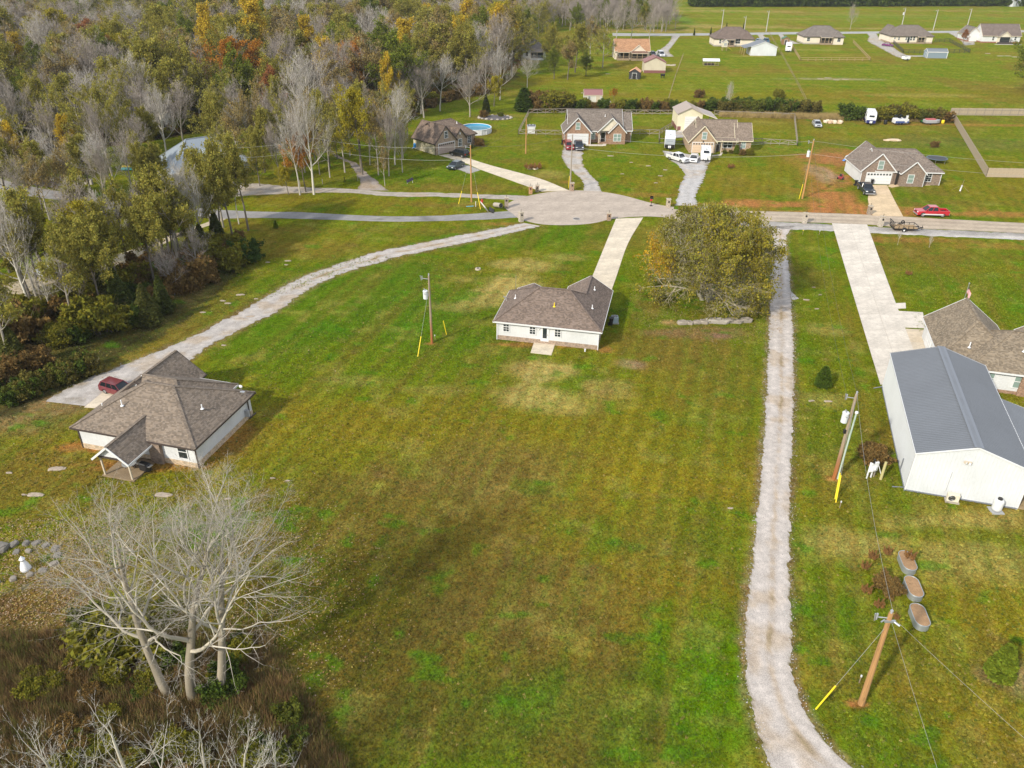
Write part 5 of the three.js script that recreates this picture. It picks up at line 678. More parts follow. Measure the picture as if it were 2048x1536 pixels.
// ---------------------------------------------------------------- mailboxes
const pillarMats = { tan: mat([0.62, 0.56, 0.46], 0.9, { map: rep(brickTex, 1.8) }), brown: mat([0.46, 0.34, 0.26], 0.9, { map: rep(brickTex, 1.8) }), orange: mat([0.60, 0.36, 0.2], 0.9, { map: rep(brickTex, 1.8) }), grey: mat([0.42, 0.37, 0.31], 0.9, { map: rep(brickTex, 1.8) }), white: mat([0.68, 0.64, 0.56], 0.9, { map: rep(brickTex, 1.8) }) };
function mailbox(label, px, py, h, kind, turn = 0, lean = 0) {
  const o = thing('mailbox_pillar', label, 'mailbox', at(px, py), turn); o.rotation.z = lean; part(o, 'pillar', metric(bx(0.72, h, 0.72, 0, h / 2, 0)), pillarMats[kind]); part(o, 'cap', metric(rb(0.86, 0.12, 0.86, 0.03, 0, h + 0.06, 0)), M.limestone);
  part(o, 'mailbox', merge([new THREE.CylinderGeometry(0.14, 0.14, 0.1, 12, 1).rotateX(Math.PI / 2).translate(0, h - 0.35, 0.38), bx(0.28, 0.18, 0.1, 0, h - 0.45, 0.38)]), M.dark); part(o, 'finial', merge([bar(V(0, h + 0.1, 0), V(0, h + 0.45, 0), 0.03), new THREE.SphereGeometry(0.06, 8, 6).translate(0, h + 0.48, 0)]), M.dark); return o;
}
mailbox('pale stone mailbox pillar at the mouth of the white gravel road', 1042, 443, 1.7, 'white', 0.4); mailbox('brown brick mailbox pillar beside the concrete driveway of the middle house', 1217.5, 440.5, 1.3, 'brown'); mailbox('pale stone mailbox pillar on the shoulder above the gravel lane', 1608, 446, 1.8, 'white', 0, -0.05); mailbox('pale stone mailbox pillar on the shoulder left of the utility trailer', 1759.5, 453, 1.8, 'white', 0, -0.1); mailbox('grey stone mailbox pillar beside the drive of the grey brick house', 1738, 428, 1.5, 'grey'); mailbox('orange brick mailbox pillar at the top of the cul-de-sac', 1061, 387.5, 1.5, 'orange'); mailbox('grey brick mailbox pillar beside the concrete drive mouth', 1074.5, 383.5, 1.3, 'grey'); mailbox('brown mailbox pillar at the foot of the utility pole by the gravel drive', 1144, 381, 1.5, 'brown'); mailbox('tan brick mailbox pillar at the drive mouth of the light tan brick house', 1336, 414, 1.5, 'tan'); mailbox('grey stone mailbox pillar by the drain at the left of the cul-de-sac', 1013, 415.5, 1.9, 'grey');
{
  const o = thing('mailbox_post', 'black mailbox on a slim post by the top right of the cul-de-sac', 'mailbox', at(1302, 412)); part(o, 'post', bar(V(0, 0, 0), V(0, 1.4, 0), 0.06), M.dark); part(o, 'mailbox', merge([new THREE.CylinderGeometry(0.2, 0.2, 0.6, 12, 1, false, 0, Math.PI).rotateZ(Math.PI / 2).rotateX(-Math.PI / 2).translate(0, 1.75, 0), bx(0.6, 0.3, 0.4, 0, 1.6, 0)]), M.dark); part(o, 'base', bx(0.5, 0.1, 0.5, 0, 0.05, 0), M.dark); part(o, 'newspaper_box', bx(0.4, 0.3, 0.3, -0.1, 1.2, 0.1), M.red);
  const d = thing('drain_culvert', 'concrete drain pipe and leaning slabs in the ditch left of the cul-de-sac', 'culvert', at(992, 419), 0.5); part(d, 'pipe', new THREE.CylinderGeometry(0.42, 0.42, 2.6, 20, 1, true).rotateX(1.35).translate(0.4, 0.8, 0), M.concrete); part(d, 'pipe_inside', new THREE.CylinderGeometry(0.34, 0.34, 2.6, 20, 1).rotateX(1.35).translate(0.4, 0.8, 0.01), M.black); part(d, 'slab', bx(1.4, 0.18, 2.2, -2.2, 0.7, -0.4, 0.3, 0.4, -0.9), M.concreteWhite); part(d, 'slab', bx(1.0, 0.16, 1.6, -1.4, 0.35, 0.9, -0.5, 0.1, -0.5), M.dark);
  const hy = thing('fire_hydrant', 'red fire hydrant beside the roadside pole', 'hydrant', at(964, 407)); part(hy, 'barrel', merge([new THREE.CylinderGeometry(0.14, 0.17, 0.7, 12).translate(0, 0.35, 0), new THREE.SphereGeometry(0.16, 12, 8).translate(0, 0.72, 0), bx(0.5, 0.14, 0.14, 0, 0.5, 0)]), M.red);
  const s = thing('yard_sign', 'dark banner sign leaning on the lawn near the wood edge', 'sign', at(820, 367), 0.5); part(s, 'panel', bx(1.5, 0.6, 0.04, 0, 0.7, 0, 0, 0, 0.35), mat([0.05, 0.04, 0.08], 0.6)); for (const x of [-0.6, 0.6]) part(s, 'stake', bx(0.05, 0.9, 0.05, x, 0.4, -0.04), M.white);
  const b = thing('blue_pipe', 'light blue pipe lengths lying on the grass between the two roads', 'pipe', at(942, 414), 0.1); part(b, 'pipe', bar(V(-0.9, 0.1, 0), V(0.5, 0.1, -0.2), 0.08), mat([0.15, 0.45, 0.55], 0.5)); part(b, 'stake', bx(0.08, 1.1, 0.08, 0.9, 0.5, -0.1), M.plastic);
  for (const [x, y, r, l] of [[1153, 438, 0.42, 'round dark manhole cover at the lower side of the cul-de-sac']]) { const g = new THREE.CylinderGeometry(r * 1.4, r * 1.4, 0.03, 28).translate(0, 0.03, 0), m = thing('manhole_cover', l, 'manhole cover', at(x, y)); part(m, 'cover', g, mat([0.14, 0.13, 0.12], 0.8)); part(m, 'ring', new THREE.TorusGeometry(r * 1.45, 0.05, 6, 30).rotateX(Math.PI / 2).translate(0, 0.035, 0), M.greyPlain); }
}
// ---------------------------------------------------------------- vehicles: x forward, y up, z to the right
function carBody(pts, wheels, ra, width, bevel = 0.07) {
  const s = new THREE.Shape(); s.moveTo(pts[0][0], pts[0][1]);
  for (const x of wheels) { s.lineTo(x - ra, pts[0][1]); s.absarc(x, pts[0][1], ra, Math.PI, 0, true); }
  for (const p of pts.slice(1)) s.lineTo(p[0], p[1]); s.closePath();
  return new THREE.ExtrudeGeometry(s, { depth: width - 2 * bevel, bevelEnabled: true, bevelThickness: bevel, bevelSize: bevel * 0.7, bevelOffset: -bevel * 0.7, bevelSegments: 2, curveSegments: 10 }).translate(0, 0, -width / 2 + bevel);
}
function frustum(x0, x1, y0, w0, a0, a1, y1, w1) { // cabin: x0..x1 at the belt, a0..a1 at the roof
  const c = [[x0, y0, w0], [x1, y0, w0], [a1, y1, w1], [a0, y1, w1]], pos = [], q = (a, b, e, f) => pos.push(...a, ...b, ...e, ...a, ...e, ...f), R = c.map(([x, y, w]) => [x, y, w / 2]), L = c.map(([x, y, w]) => [x, y, -w / 2]);
  q(R[0], R[1], R[2], R[3]); q(L[1], L[0], L[3], L[2]); q(R[1], L[1], L[2], R[2]); q(L[0], R[0], R[3], L[3]); q(R[3], R[2], L[2], L[3]); return { g: fromArrays(pos), R, L };
}
const paints = {}; const paint = (c, metal = 0.2) => paints[c] ??= phys(c, 0.35, { clearcoat: 1, clearcoatRoughness: 0.08, metalness: metal });
const SPEC = {
  sedan: { L: 4.7, W: 1.82, ra: 0.36, wr: 0.33, wh: [-1.35, 1.4], body: [[-2.3, 0.28], [2.3, 0.28], [2.36, 0.55], [2.2, 0.78], [1.1, 0.93], [-1.75, 0.98], [-2.28, 0.94], [-2.36, 0.6]], cab: [-1.95, 1.2, 0.92, 1.66, -1.15, 0.35, 1.44, 1.28] },
  suv: { L: 4.7, W: 1.9, ra: 0.4, wr: 0.37, wh: [-1.4, 1.45], body: [[-2.3, 0.32], [2.3, 0.32], [2.36, 0.6], [2.25, 0.92], [1.25, 1.08], [-2.1, 1.12], [-2.32, 1.05], [-2.38, 0.6]], cab: [-2.25, 1.35, 1.06, 1.74, -1.85, 0.55, 1.68, 1.36] },
  van: { L: 5.4, W: 2.0, ra: 0.4, wr: 0.37, wh: [-1.7, 1.75], body: [[-2.65, 0.32], [2.6, 0.32], [2.7, 0.7], [2.45, 1.0], [1.9, 1.15], [-2.5, 1.15], [-2.68, 1.0], [-2.7, 0.6]], cab: [-2.6, 2.0, 1.1, 1.85, -2.45, 1.0, 2.0, 1.6] },
  pickup: { L: 5.8, W: 2.0, ra: 0.46, wr: 0.42, wh: [-1.75, 1.85], body: [[-2.85, 0.42], [2.85, 0.42], [2.92, 0.75], [2.8, 1.05], [1.45, 1.16], [0.9, 1.18], [-0.9, 1.18], [-0.92, 0.8], [-2.85, 0.8]], cab: [-0.9, 1.5, 1.14, 1.8, -0.72, 0.75, 1.84, 1.46] },
};
function car(name, label, type, color, pos, heading, { accent, group, cat, scale = 1, bedLoad } = {}) {
  const S = SPEC[type], P = paint(color), o = thing(name, label, cat ?? (type === 'pickup' ? 'pickup truck' : type === 'suv' ? 'suv' : type === 'van' ? 'van' : 'car'), pos, heading, group); o.scale.setScalar(scale);
  part(o, 'body', metric(carBody(S.body, S.wh, S.ra, S.W)), P);
  const c = S.cab, f = frustum(...c), gl = part(o, 'windows', f.g, M.carGlass); const r = f.R[3], q = f.R[2];
  part(o, 'roof_panel', rb(q[0] - r[0] + 0.12, 0.09, c[7] + 0.08, 0.04, (q[0] + r[0]) / 2, c[6] + 0.005, 0), P);
  const pil = []; for (const Q of [f.R, f.L]) { const v = (k) => V(...Q[k]); pil.push(beam(v(1), v(2), 0.07, 0.09), beam(v(0), v(3), 0.12, 0.16)); for (const t of type === 'pickup' ? [0.5] : [0.36, 0.66]) pil.push(beam(v(0).lerp(v(1), t), v(3).lerp(v(2), t), 0.06, 0.09)); } part(o, 'pillars', merge(pil), P);
  const hood = S.body[3], rear = type === 'pickup' ? -2.88 : S.body[S.body.length - 1][0];
  for (const s of [-1, 1]) {
    for (const x of S.wh) { const w = part(o, 'wheel', new THREE.TorusGeometry(S.wr - 0.1, 0.105, 8, 20).translate(x, S.wr, s * (S.W / 2 - 0.14)), M.tyre); part(w, 'rim', merge([new THREE.CylinderGeometry(S.wr - 0.14, S.wr - 0.14, 0.16, 16).rotateX(Math.PI / 2).translate(x, S.wr, s * (S.W / 2 - 0.14)), ...[0, 1, 2, 3, 4].map((k) => bx(0.07, S.wr - 0.12, 0.03).translate(0, (S.wr - 0.12) / 2, 0).rotateZ(k * 1.2566).translate(x, S.wr, s * (S.W / 2 - 0.05)))]), M.rim); }
    part(o, 'headlight', rb(0.16, 0.16, 0.42, 0.05, hood[0] + 0.02, hood[1] - 0.12, s * (S.W / 2 - 0.3)), M.lampClear); part(o, 'taillight', rb(0.1, type === 'sedan' ? 0.16 : 0.32, 0.24, 0.04, rear + 0.02, type === 'pickup' ? 1.0 : S.body[4][1] - 0.2, s * (S.W / 2 - 0.2)), M.lampRed);
    part(o, 'mirror', rb(0.14, 0.14, 0.2, 0.05, c[1] - 0.35, c[2] + 0.12, s * (S.W / 2 + 0.06)), P);
    part(o, 'door', metric(merge([bx(0.98, 0.5, 0.03, (S.wh[1] + S.wh[0]) / 2 + 0.35 + (type === 'pickup' ? 0.1 : 0.05), c[2] - 0.32, s * (S.W / 2 + 0.005)), ...(type === 'pickup' ? [] : [bx(0.85, 0.48, 0.03, (S.wh[1] + S.wh[0]) / 2 - 0.62, c[2] - 0.32, s * (S.W / 2 + 0.005))])])), accent ? paint(accent) : P);
  }
  const fx = S.body[2][0]; part(o, 'grille', rb(0.06, 0.24, S.W * 0.5, 0.02, fx - 0.02, (S.body[2][1] + hood[1]) / 2, 0), M.dark); part(o, 'bumper', merge([rb(0.16, 0.2, S.W - 0.1, 0.06, fx + 0.01, 0.48, 0), rb(0.16, 0.2, S.W - 0.1, 0.06, rear - 0.02, 0.52, 0)]), type === 'pickup' ? M.steel : P);
  if (type === 'pickup') {
    part(o, 'bed', merge([bx(1.96, 0.42, 0.1, -1.88, 1.0, S.W / 2 - 0.07), bx(1.96, 0.42, 0.1, -1.88, 1.0, -S.W / 2 + 0.07), bx(0.08, 0.42, S.W - 0.24, -0.94, 1.0, 0)]), P); part(o, 'tailgate', bx(0.08, 0.5, S.W - 0.26, -2.83, 0.98, 0), P); part(o, 'bed_floor', bx(1.8, 0.04, S.W - 0.25, -1.88, 0.83, 0), M.black);
    if (accent) part(o, 'two_tone_stripe', merge([bx(3.6, 0.22, 0.03, 0.0, 0.58, S.W / 2 + 0.012), bx(3.6, 0.22, 0.03, 0.0, 0.58, -S.W / 2 - 0.012)].map((g) => g.translate(0.05, -0.02, 0))), mat([0.6, 0.6, 0.6], 0.4));
  }
  return o;
}
const head = (a, b) => { const p = at(...a), q = at(...b); return Math.atan2(-(q.z - p.z), q.x - p.x); };
car('parked_suv', 'dark red car parked on the concrete pad behind the lower left house', 'suv', [0.16, 0.006, 0.014], at(238, 786), head([222, 774], [265, 786]), { scale: 0.88 });
car('parked_suv', 'black suv at the garage of the tan brick house with the pool', 'suv', [0.012, 0.012, 0.014], at(919, 312.5), head([930, 314], [906, 309]));
car('parked_car', 'dark green-black car on the side gravel below the black suv', 'sedan', [0.01, 0.035, 0.035], at(911.5, 336), head([924, 329], [897, 340]));
car('parked_suv', 'maroon and white car at the garage of the grey-roofed brick house', 'suv', [0.30, 0.012, 0.02], at(1137, 297), -1.45, { accent: [0.7, 0.7, 0.7] });
car('pickup_truck', 'dark blue pickup at the garage of the grey-roofed brick house', 'pickup', [0.016, 0.028, 0.05], at(1157, 297), -1.55);
car('pickup_truck', 'white pickup on the gravel beside the grey travel trailer', 'pickup', [0.78, 0.78, 0.79], at(1355, 322), head([1344, 315], [1366, 322]));
car('parked_car', 'white car between the white pickup and the boat trailer', 'sedan', [0.80, 0.80, 0.80], at(1387, 322), -1.85);
car('parked_car', 'silver-grey car alone on the grass behind the paddock fence', 'sedan', [0.42, 0.44, 0.46], at(1633, 252.5), -1.7);
car('pickup_truck', 'dark blue pickup at the garage of the grey brick house', 'pickup', [0.018, 0.03, 0.045], at(1730, 384), -1.63);
car('pickup_truck', 'red and silver pickup parked on the roadside grass', 'pickup', [0.50, 0.005, 0.02], at(1861, 431.5), Math.PI - 0.05, { accent: [0.50, 0.005, 0.02] });
car('parked_suv', 'dark teal car on the road half hidden by the big olive tree', 'suv', [0.02, 0.055, 0.07], at(1432, 433), 0.05);
car('parked_car', 'pale silver car at the woods edge on the left, left of the pair', 'sedan', [0.5, 0.55, 0.6], at(98, 552), 2.7); car('parked_suv', 'silver car at the woods edge on the left, right of the pair', 'suv', [0.45, 0.5, 0.55], at(125, 549), 2.9);
car('parked_suv', 'dark suv beside the white van at the orange-roofed house', 'suv', [0.015, 0.03, 0.04], at(1305, 112), -1.5); car('parked_van', 'white van beside the orange-roofed far house', 'van', [0.75, 0.76, 0.8], at(1321.5, 112.5), -1.5);
car('pickup_truck', 'blue pickup behind the white workshop, left of two', 'pickup', [0.12, 0.2, 0.3], at(1516, 86), 1.5); car('pickup_truck', 'blue pickup behind the white workshop, right of two', 'pickup', [0.05, 0.14, 0.24], at(1532, 85), 1.55);
car('parked_car', 'purple car on the drive beside the black horse fence', 'sedan', [0.16, 0.02, 0.14], at(1775, 92.5), -0.6); car('parked_suv', 'black suv under the trees beyond the woods clearing', 'suv', [0.015, 0.015, 0.018], at(552, 284), 0.6); car('parked_car', 'white car glimpsed beside the blue-grey roofed house', 'sedan', [0.7, 0.72, 0.75], at(372, 366), 0.2);

function caravan(name, label, pos, heading, { L = 6.6, W = 2.4, h = 2.6, body = M.white, low, nose = 0.7, stripe, cat = 'travel trailer', awn } = {}) {
  const o = thing(name, label, cat, pos, heading), s = new THREE.Shape(), y0 = 0.5; s.moveTo(-L / 2, y0); s.lineTo(L / 2 - 0.1, y0); s.lineTo(L / 2, y0 + 0.9); s.quadraticCurveTo(L / 2 - 0.05, y0 + h * 0.75, L / 2 - nose, y0 + h); s.lineTo(-L / 2 + 0.15, y0 + h); s.quadraticCurveTo(-L / 2, y0 + h, -L / 2, y0 + h - 0.3); s.closePath();
  part(o, 'body', metric(new THREE.ExtrudeGeometry(s, { depth: W - 0.16, bevelEnabled: true, bevelThickness: 0.08, bevelSize: 0.06, bevelSegments: 2 }).translate(0, 0, -W / 2 + 0.08)), body);
  if (low) part(o, 'lower_panel', merge([bx(L - 0.1, 0.5, 0.03, -0.03, y0 + 0.28, W / 2 + 0.015), bx(L - 0.1, 0.5, 0.03, -0.03, y0 + 0.28, -W / 2 - 0.015), bx(0.03, 0.8, W - 0.1, L / 2 + 0.1, y0 + 0.38, 0, 0, 0, -0.11)]), low);
  if (stripe) part(o, 'nose_panel', bx(0.05, 1.3, W - 0.1, L / 2 + 0.02, y0 + 1.45, 0, 0, 0, 0.17), stripe);
  const wn = part(o, 'window', bx(0.06, 0.5, W * 0.55, L / 2 - 0.06, y0 + 1.75, 0, 0, 0, 0.28), M.carGlass); for (const z of [-1, 1]) for (const x of [-L * 0.28, L * 0.12]) part(o, 'window', bx(0.9, 0.55, 0.04, x, y0 + 1.6, z * (W / 2 + 0.02)), M.carGlass);
  part(o, 'door', bx(0.7, 1.8, 0.04, L * 0.3, y0 + 1.1, W / 2 + 0.02), body); part(o, 'roof_unit', rb(0.9, 0.28, 0.75, 0.08, -0.3, y0 + h + 0.16, 0), M.plastic); part(o, 'roof_vent', bx(0.4, 0.12, 0.4, L * 0.25, y0 + h + 0.1, 0), M.greyPlain);
  for (const z of [-1, 1]) for (const x of [-0.5, 0.35]) part(o, 'wheel', new THREE.CylinderGeometry(0.34, 0.34, 0.22, 18).rotateX(Math.PI / 2).translate(x - 0.3, 0.34, z * (W / 2 - 0.1)), M.tyre);
  part(o, 'tongue', merge([beam(V(L / 2, 0.55, 0.5), V(L / 2 + 1.2, 0.5, 0), 0.08, 0.1), beam(V(L / 2, 0.55, -0.5), V(L / 2 + 1.2, 0.5, 0), 0.08, 0.1), bx(0.1, 0.5, 0.1, L / 2 + 1.05, 0.25, 0)]), M.dark); part(o, 'gas_bottle', merge([new THREE.CylinderGeometry(0.16, 0.16, 0.5, 12).translate(L / 2 + 0.45, 0.85, 0.18), new THREE.CylinderGeometry(0.16, 0.16, 0.5, 12).translate(L / 2 + 0.45, 0.85, -0.18)]), M.plastic); return o;
}
caravan('travel_trailer', 'grey-fronted travel trailer with white roof beside the light tan brick house', at(1338.5, 293), -1.74, { L: 6.8, low: M.dark, stripe: mat([0.30, 0.33, 0.36], 0.4), nose: 0.5 });
caravan('travel_trailer', 'white travel trailer with dark blue skirt by the hedgerow', at(1738, 245), -1.85, { L: 6.4, low: mat([0.03, 0.035, 0.16], 0.4), nose: 0.9 });
caravan('camper', 'white camper with dark window parked behind the white workshop', at(1576, 102), -1.85, { L: 7, nose: 0.6 });
caravan('cargo_trailer', 'white boat-nosed enclosed trailer at the garage of the light tan brick house', at(1410, 318), -1.76, { L: 5.2, h: 2.0, W: 2.2, nose: 1.4, cat: 'trailer' });
caravan('folding_camper', 'low white folding camper with blue skirt near the hedgerow', at(1799, 248.5), 0.05, { L: 3.6, h: 1.0, W: 2.0, low: mat([0.05, 0.08, 0.25], 0.4), nose: 0.2, cat: 'camper' });
{
  const o = thing('utility_trailer', 'black-railed utility trailer with wood deck on the road shoulder', 'trailer', at(1806, 460), head([1780, 458], [1836, 459.5])), L = 4.2, W = 2.0, b = M.black;
  for (let i = 0; i < 11; i++) part(o, 'plank', metric(bx(L - 0.1, 0.05, 0.165, 0, 0.62, -0.9 + i * 0.18)), M.newWood); part(o, 'frame', merge([bx(L, 0.12, 0.08, 0, 0.54, W / 2), bx(L, 0.12, 0.08, 0, 0.54, -W / 2), bx(0.08, 0.12, W, L / 2, 0.54, 0), bx(0.08, 0.12, W, -L / 2, 0.54, 0)]), b);
  for (const z of [-1, 1]) { part(o, 'rail', bx(L, 0.08, 0.08, 0, 1.08, z * W / 2), b); for (let i = 0; i < 6; i++) part(o, 'post', bx(0.07, 0.5, 0.07, -L / 2 + i * L / 5, 0.82, z * W / 2), b); const w = part(o, 'wheel', new THREE.TorusGeometry(0.24, 0.11, 8, 20).translate(-0.35, 0.34, z * (W / 2 + 0.2)), M.tyre); part(w, 'rim', new THREE.CylinderGeometry(0.2, 0.2, 0.12, 16).rotateX(Math.PI / 2).translate(-0.35, 0.34, z * (W / 2 + 0.2)), M.plastic); part(o, 'fender', new THREE.TorusGeometry(0.42, 0.1, 4, 14, Math.PI).scale(1, 1, 1.2).translate(-0.35, 0.34, z * (W / 2 + 0.2)), b); }
  part(o, 'front_rail', bx(0.08, 0.08, W, L / 2, 1.08, 0), b); const rg = part(o, 'ramp_gate', merge([bx(0.07, 0.08, W - 0.1, -L / 2 - 0.05, 0.65, 0), bx(0.07, 0.08, W - 0.1, -L / 2 - 0.2, 1.75, 0), ...[-0.9, -0.45, 0, 0.45, 0.9].map((z) => beam(V(-L / 2 - 0.05, 0.62, z), V(-L / 2 - 0.2, 1.78, z), 0.06, 0.06)), ...[0.9, 1.2, 1.5].map((y) => bx(0.04, 0.04, W - 0.1, -L / 2 - 0.06 - (y - 0.62) * 0.13, y, 0))]), b);
  part(o, 'tongue', merge([beam(V(L / 2, 0.54, 0.6), V(L / 2 + 1.3, 0.52, 0), 0.08, 0.1), beam(V(L / 2, 0.54, -0.6), V(L / 2 + 1.3, 0.52, 0), 0.08, 0.1), bx(0.08, 0.8, 0.08, L / 2 + 1.1, 0.5, 0)]), b); part(o, 'spare_wheel', new THREE.TorusGeometry(0.24, 0.11, 8, 20).translate(0.1, 1.1, -W / 2 - 0.1), M.tyre);
  const d = thing('dump_trailer', 'small dark box trailer at the end of the far drive', 'trailer', at(1811, 120.5), 0.2); part(d, 'box', merge([bx(2.4, 1.0, 0.06, 0, 1, 1), bx(2.4, 1.0, 0.06, 0, 1, -1), bx(0.06, 1, 2, -1.2, 1, 0), bx(0.06, 1, 2, 1.2, 1, 0), bx(2.4, 0.06, 2, 0, 0.55, 0)]), M.plastic); part(d, 'load', rb(2.2, 0.4, 1.8, 0.1, 0, 1.15, 0), M.black); for (const z of [-1.15, 1.15]) part(d, 'wheel', new THREE.CylinderGeometry(0.34, 0.34, 0.2, 16).rotateX(Math.PI / 2).translate(0, 0.34, z), M.tyre);
}
function mower(label, pos, turn, c) { const o = thing('riding_mower', label, 'riding mower', pos, turn), m = mat(c, 0.4); part(o, 'hood', rb(0.8, 0.45, 0.6, 0.1, 0.5, 0.65, 0), m); part(o, 'deck', rb(1.0, 0.16, 1.25, 0.06, 0, 0.24, 0), m); part(o, 'seat', merge([rb(0.45, 0.12, 0.5, 0.05, -0.35, 0.72, 0), rb(0.1, 0.45, 0.5, 0.04, -0.58, 0.95, 0)]), M.black); part(o, 'fender', rb(0.7, 0.2, 1.0, 0.08, -0.4, 0.55, 0), m); part(o, 'steering_wheel', new THREE.TorusGeometry(0.17, 0.02, 6, 16).rotateY(Math.PI / 2).rotateZ(-0.5).translate(0.05, 1.0, 0), M.black); for (const z of [-1, 1]) { part(o, 'wheel', new THREE.CylinderGeometry(0.26, 0.26, 0.22, 14).rotateX(Math.PI / 2).translate(-0.45, 0.26, z * 0.5), M.tyre); part(o, 'wheel', new THREE.CylinderGeometry(0.18, 0.18, 0.16, 14).rotateX(Math.PI / 2).translate(0.7, 0.18, z * 0.42), M.tyre); } return o; }
mower('red riding mower on the bare earth left of the grey brick house', at(1681, 358), 1.0, [0.35, 0.02, 0.03]); mower('green riding mower at the right end of the grey brick house', at(1874, 353), 0.2, [0.02, 0.14, 0.04]); mower('green riding mower near the hedgerow by the covered small boat', at(1847, 246), 0.1, [0.02, 0.2, 0.05]);
// ---------------------------------------------------------------- yard things
function stones(name, label, cat, list, m = [M.limestone, M.stone], seed = 1, pos, sink = 0.28) { // list: x, z, w, h, d in metres from pos
  const o = thing(name, label, cat, pos), r = rng(seed);
  for (const [x, z, w, h, d] of list) { const g = new THREE.IcosahedronGeometry(0.5, 1), p = g.attributes.position; for (let i = 0; i < p.count; i++) { const a = p.getX(i), b = p.getY(i), c = p.getZ(i), k = 0.82 + 0.36 * hash2(Math.round((a + b * 3) * 37) + seed, Math.round((c + a * 2) * 41)); p.setXYZ(i, clamp(a * k * 1.15, -0.42, 0.42) + 0.05 * (k - 1), clamp(b * k * 1.3, -0.4, 0.34 + 0.08 * hash2(i, seed)), clamp(c * k * 1.15, -0.4, 0.43)); } g.scale(w * 1.15, h, d * 1.15).rotateY(w > d * 1.4 ? (r() - 0.5) * 0.5 : r() * 6).translate(x, h * sink, z); g.computeVertexNormals(); part(o, 'stone', metric(g), m[r() * m.length | 0]); } return o;
}
{
  const r = rng(77);
  stones('limestone_row', 'row of long pale limestone slabs in front of the big olive tree', 'stones', [[-5.2, 0.3, 1.4, 0.8, 0.9], [-4.2, 0.35, 1.0, 0.7, 0.8], [-3.2, 0.15, 1.2, 0.7, 0.7], [-2.2, 0.05, 1.2, 0.8, 0.9], [-0.4, -0.2, 3.4, 1.0, 1.1], [1.9, -0.35, 2.6, 0.9, 1.0], [3.6, -0.55, 1.8, 0.9, 1.0]], [mat([0.42, 0.37, 0.31], 0.95, { map: rep(paveTex, 2) }), M.stone], 3, at(1440, 646), 0.16);
  stones('stone_pile', 'pile of pale tan limestone blocks right of the silver-grey car', 'stones', Array.from({ length: 26 }, (_, i) => [(r() - 0.5) * 4.6, (r() - 0.5) * 2.2, 0.5 + r() * 0.7, 0.5 + r() * 0.6, 0.5 + r() * 0.6]), [mat([0.66, 0.52, 0.36], 0.9), mat([0.72, 0.62, 0.48], 0.9), mat([0.55, 0.40, 0.27], 0.9)], 4, at(1666, 246), 0.42);
  stones('stone_slab', 'flat pale rock slab on the grass behind the grey brick house', 'stones', [[0, 0, 3.2, 0.5, 1.6], [-1.8, 0.2, 1.4, 0.35, 0.9], [1.2, 0.4, 1.4, 0.4, 1]], [mat([0.68, 0.52, 0.36], 0.95)], 5, at(1786, 281));
  stones('rock_group', 'white rock group between two small brown shrubs on the far lawn', 'stones', [[-0.6, 0, 1.3, 0.7, 0.9], [0.5, 0.1, 1.2, 0.6, 0.9], [0.1, -0.3, 0.9, 0.9, 0.7]], [mat([0.72, 0.64, 0.54], 0.95)], 6, at(1066.5, 338));
  stones('rock_outcrop', 'white rock heap beside the cream barn with the purple-brown roof', 'stones', Array.from({ length: 9 }, () => [(r() - 0.5) * 4, (r() - 0.5) * 2, 0.8 + r(), 0.3 + r() * 0.4, 0.6 + r() * 0.5]), [M.limestone], 7, at(1340, 131));
  stones('rock_border', 'ring of grey stones round the little white statue at the left edge', 'stones', [[-3.6, -2.2, 1.6, 0.8, 1.1], [-3.9, -1.0, 1.5, 0.7, 1], [-2.6, -2.7, 0.8, 0.5, 0.6], [-1.6, -2.8, 0.6, 0.5, 0.5], [-0.8, -2.9, 0.7, 0.4, 0.5], [0.2, -2.6, 0.6, 0.4, 0.5], [1.2, -2.2, 0.7, 0.4, 0.6], [1.8, -1.4, 0.6, 0.4, 0.6], [2.0, -0.4, 0.7, 0.4, 0.5], [1.5, 0.4, 0.6, 0.4, 0.5], [0.7, 0.9, 0.5, 0.4, 0.5], [-0.4, 1.4, 0.6, 0.4, 0.5], [-1.6, 1.9, 0.8, 0.5, 0.6], [-2.9, 1.4, 1.0, 0.5, 0.8], [-3.4, 0.3, 1.4, 0.5, 0.9], [-0.9, -1.9, 0.5, 0.4, 0.4], [-1.9, -1.8, 0.6, 0.3, 0.5]], [mat([0.36, 0.32, 0.27], 0.95, { map: rep(paveTex, 1.2) }), mat([0.27, 0.25, 0.22], 0.95, { map: rep(paveTex, 1) })], 9, at(55, 1135), 0.2);
  const rockMat = mat([0.52, 0.43, 0.34], 0.95, { map: rep(paveTex, 1.5) }), so = [[112, 938, 1.6], [70, 990, 1.5], [18, 946, 0.6], [48, 990, 0.5], [325, 990, 1.6], [455, 998, 0.6], [545, 957, 0.5], [575, 962, 0.4], [455, 607, 0.9], [445, 602, 0.8], [480, 590, 1.2], [512, 598, 0.6], [405, 625, 0.8], [535, 525, 0.7], [575, 522, 1.0], [572, 530, 0.6], [1622, 802, 0.7], [1655, 803, 0.9], [1627, 575, 0.5], [1612, 600, 0.9], [1633, 618, 0.6], [1640, 590, 0.5], [1220, 312, 1.4], [1262, 325, 0.8], [1296, 332, 1.1], [1330, 340, 0.9], [1320, 352, 1.0], [1244, 348, 0.8], [1311, 366, 0.8], [1460, 1017, 0.5], [500, 633, 1.1], [447, 691, 0.6], [1640, 158, 2], [1655, 156, 2.4], [1672, 160, 2.2], [1690, 159, 2], [1975, 107, 2.2], [2000, 112, 3], [2015, 112, 2.6], [2030, 114, 3], [1150, 135, 1.6], [1215, 148, 1.5], [1166, 186, 1.5]];
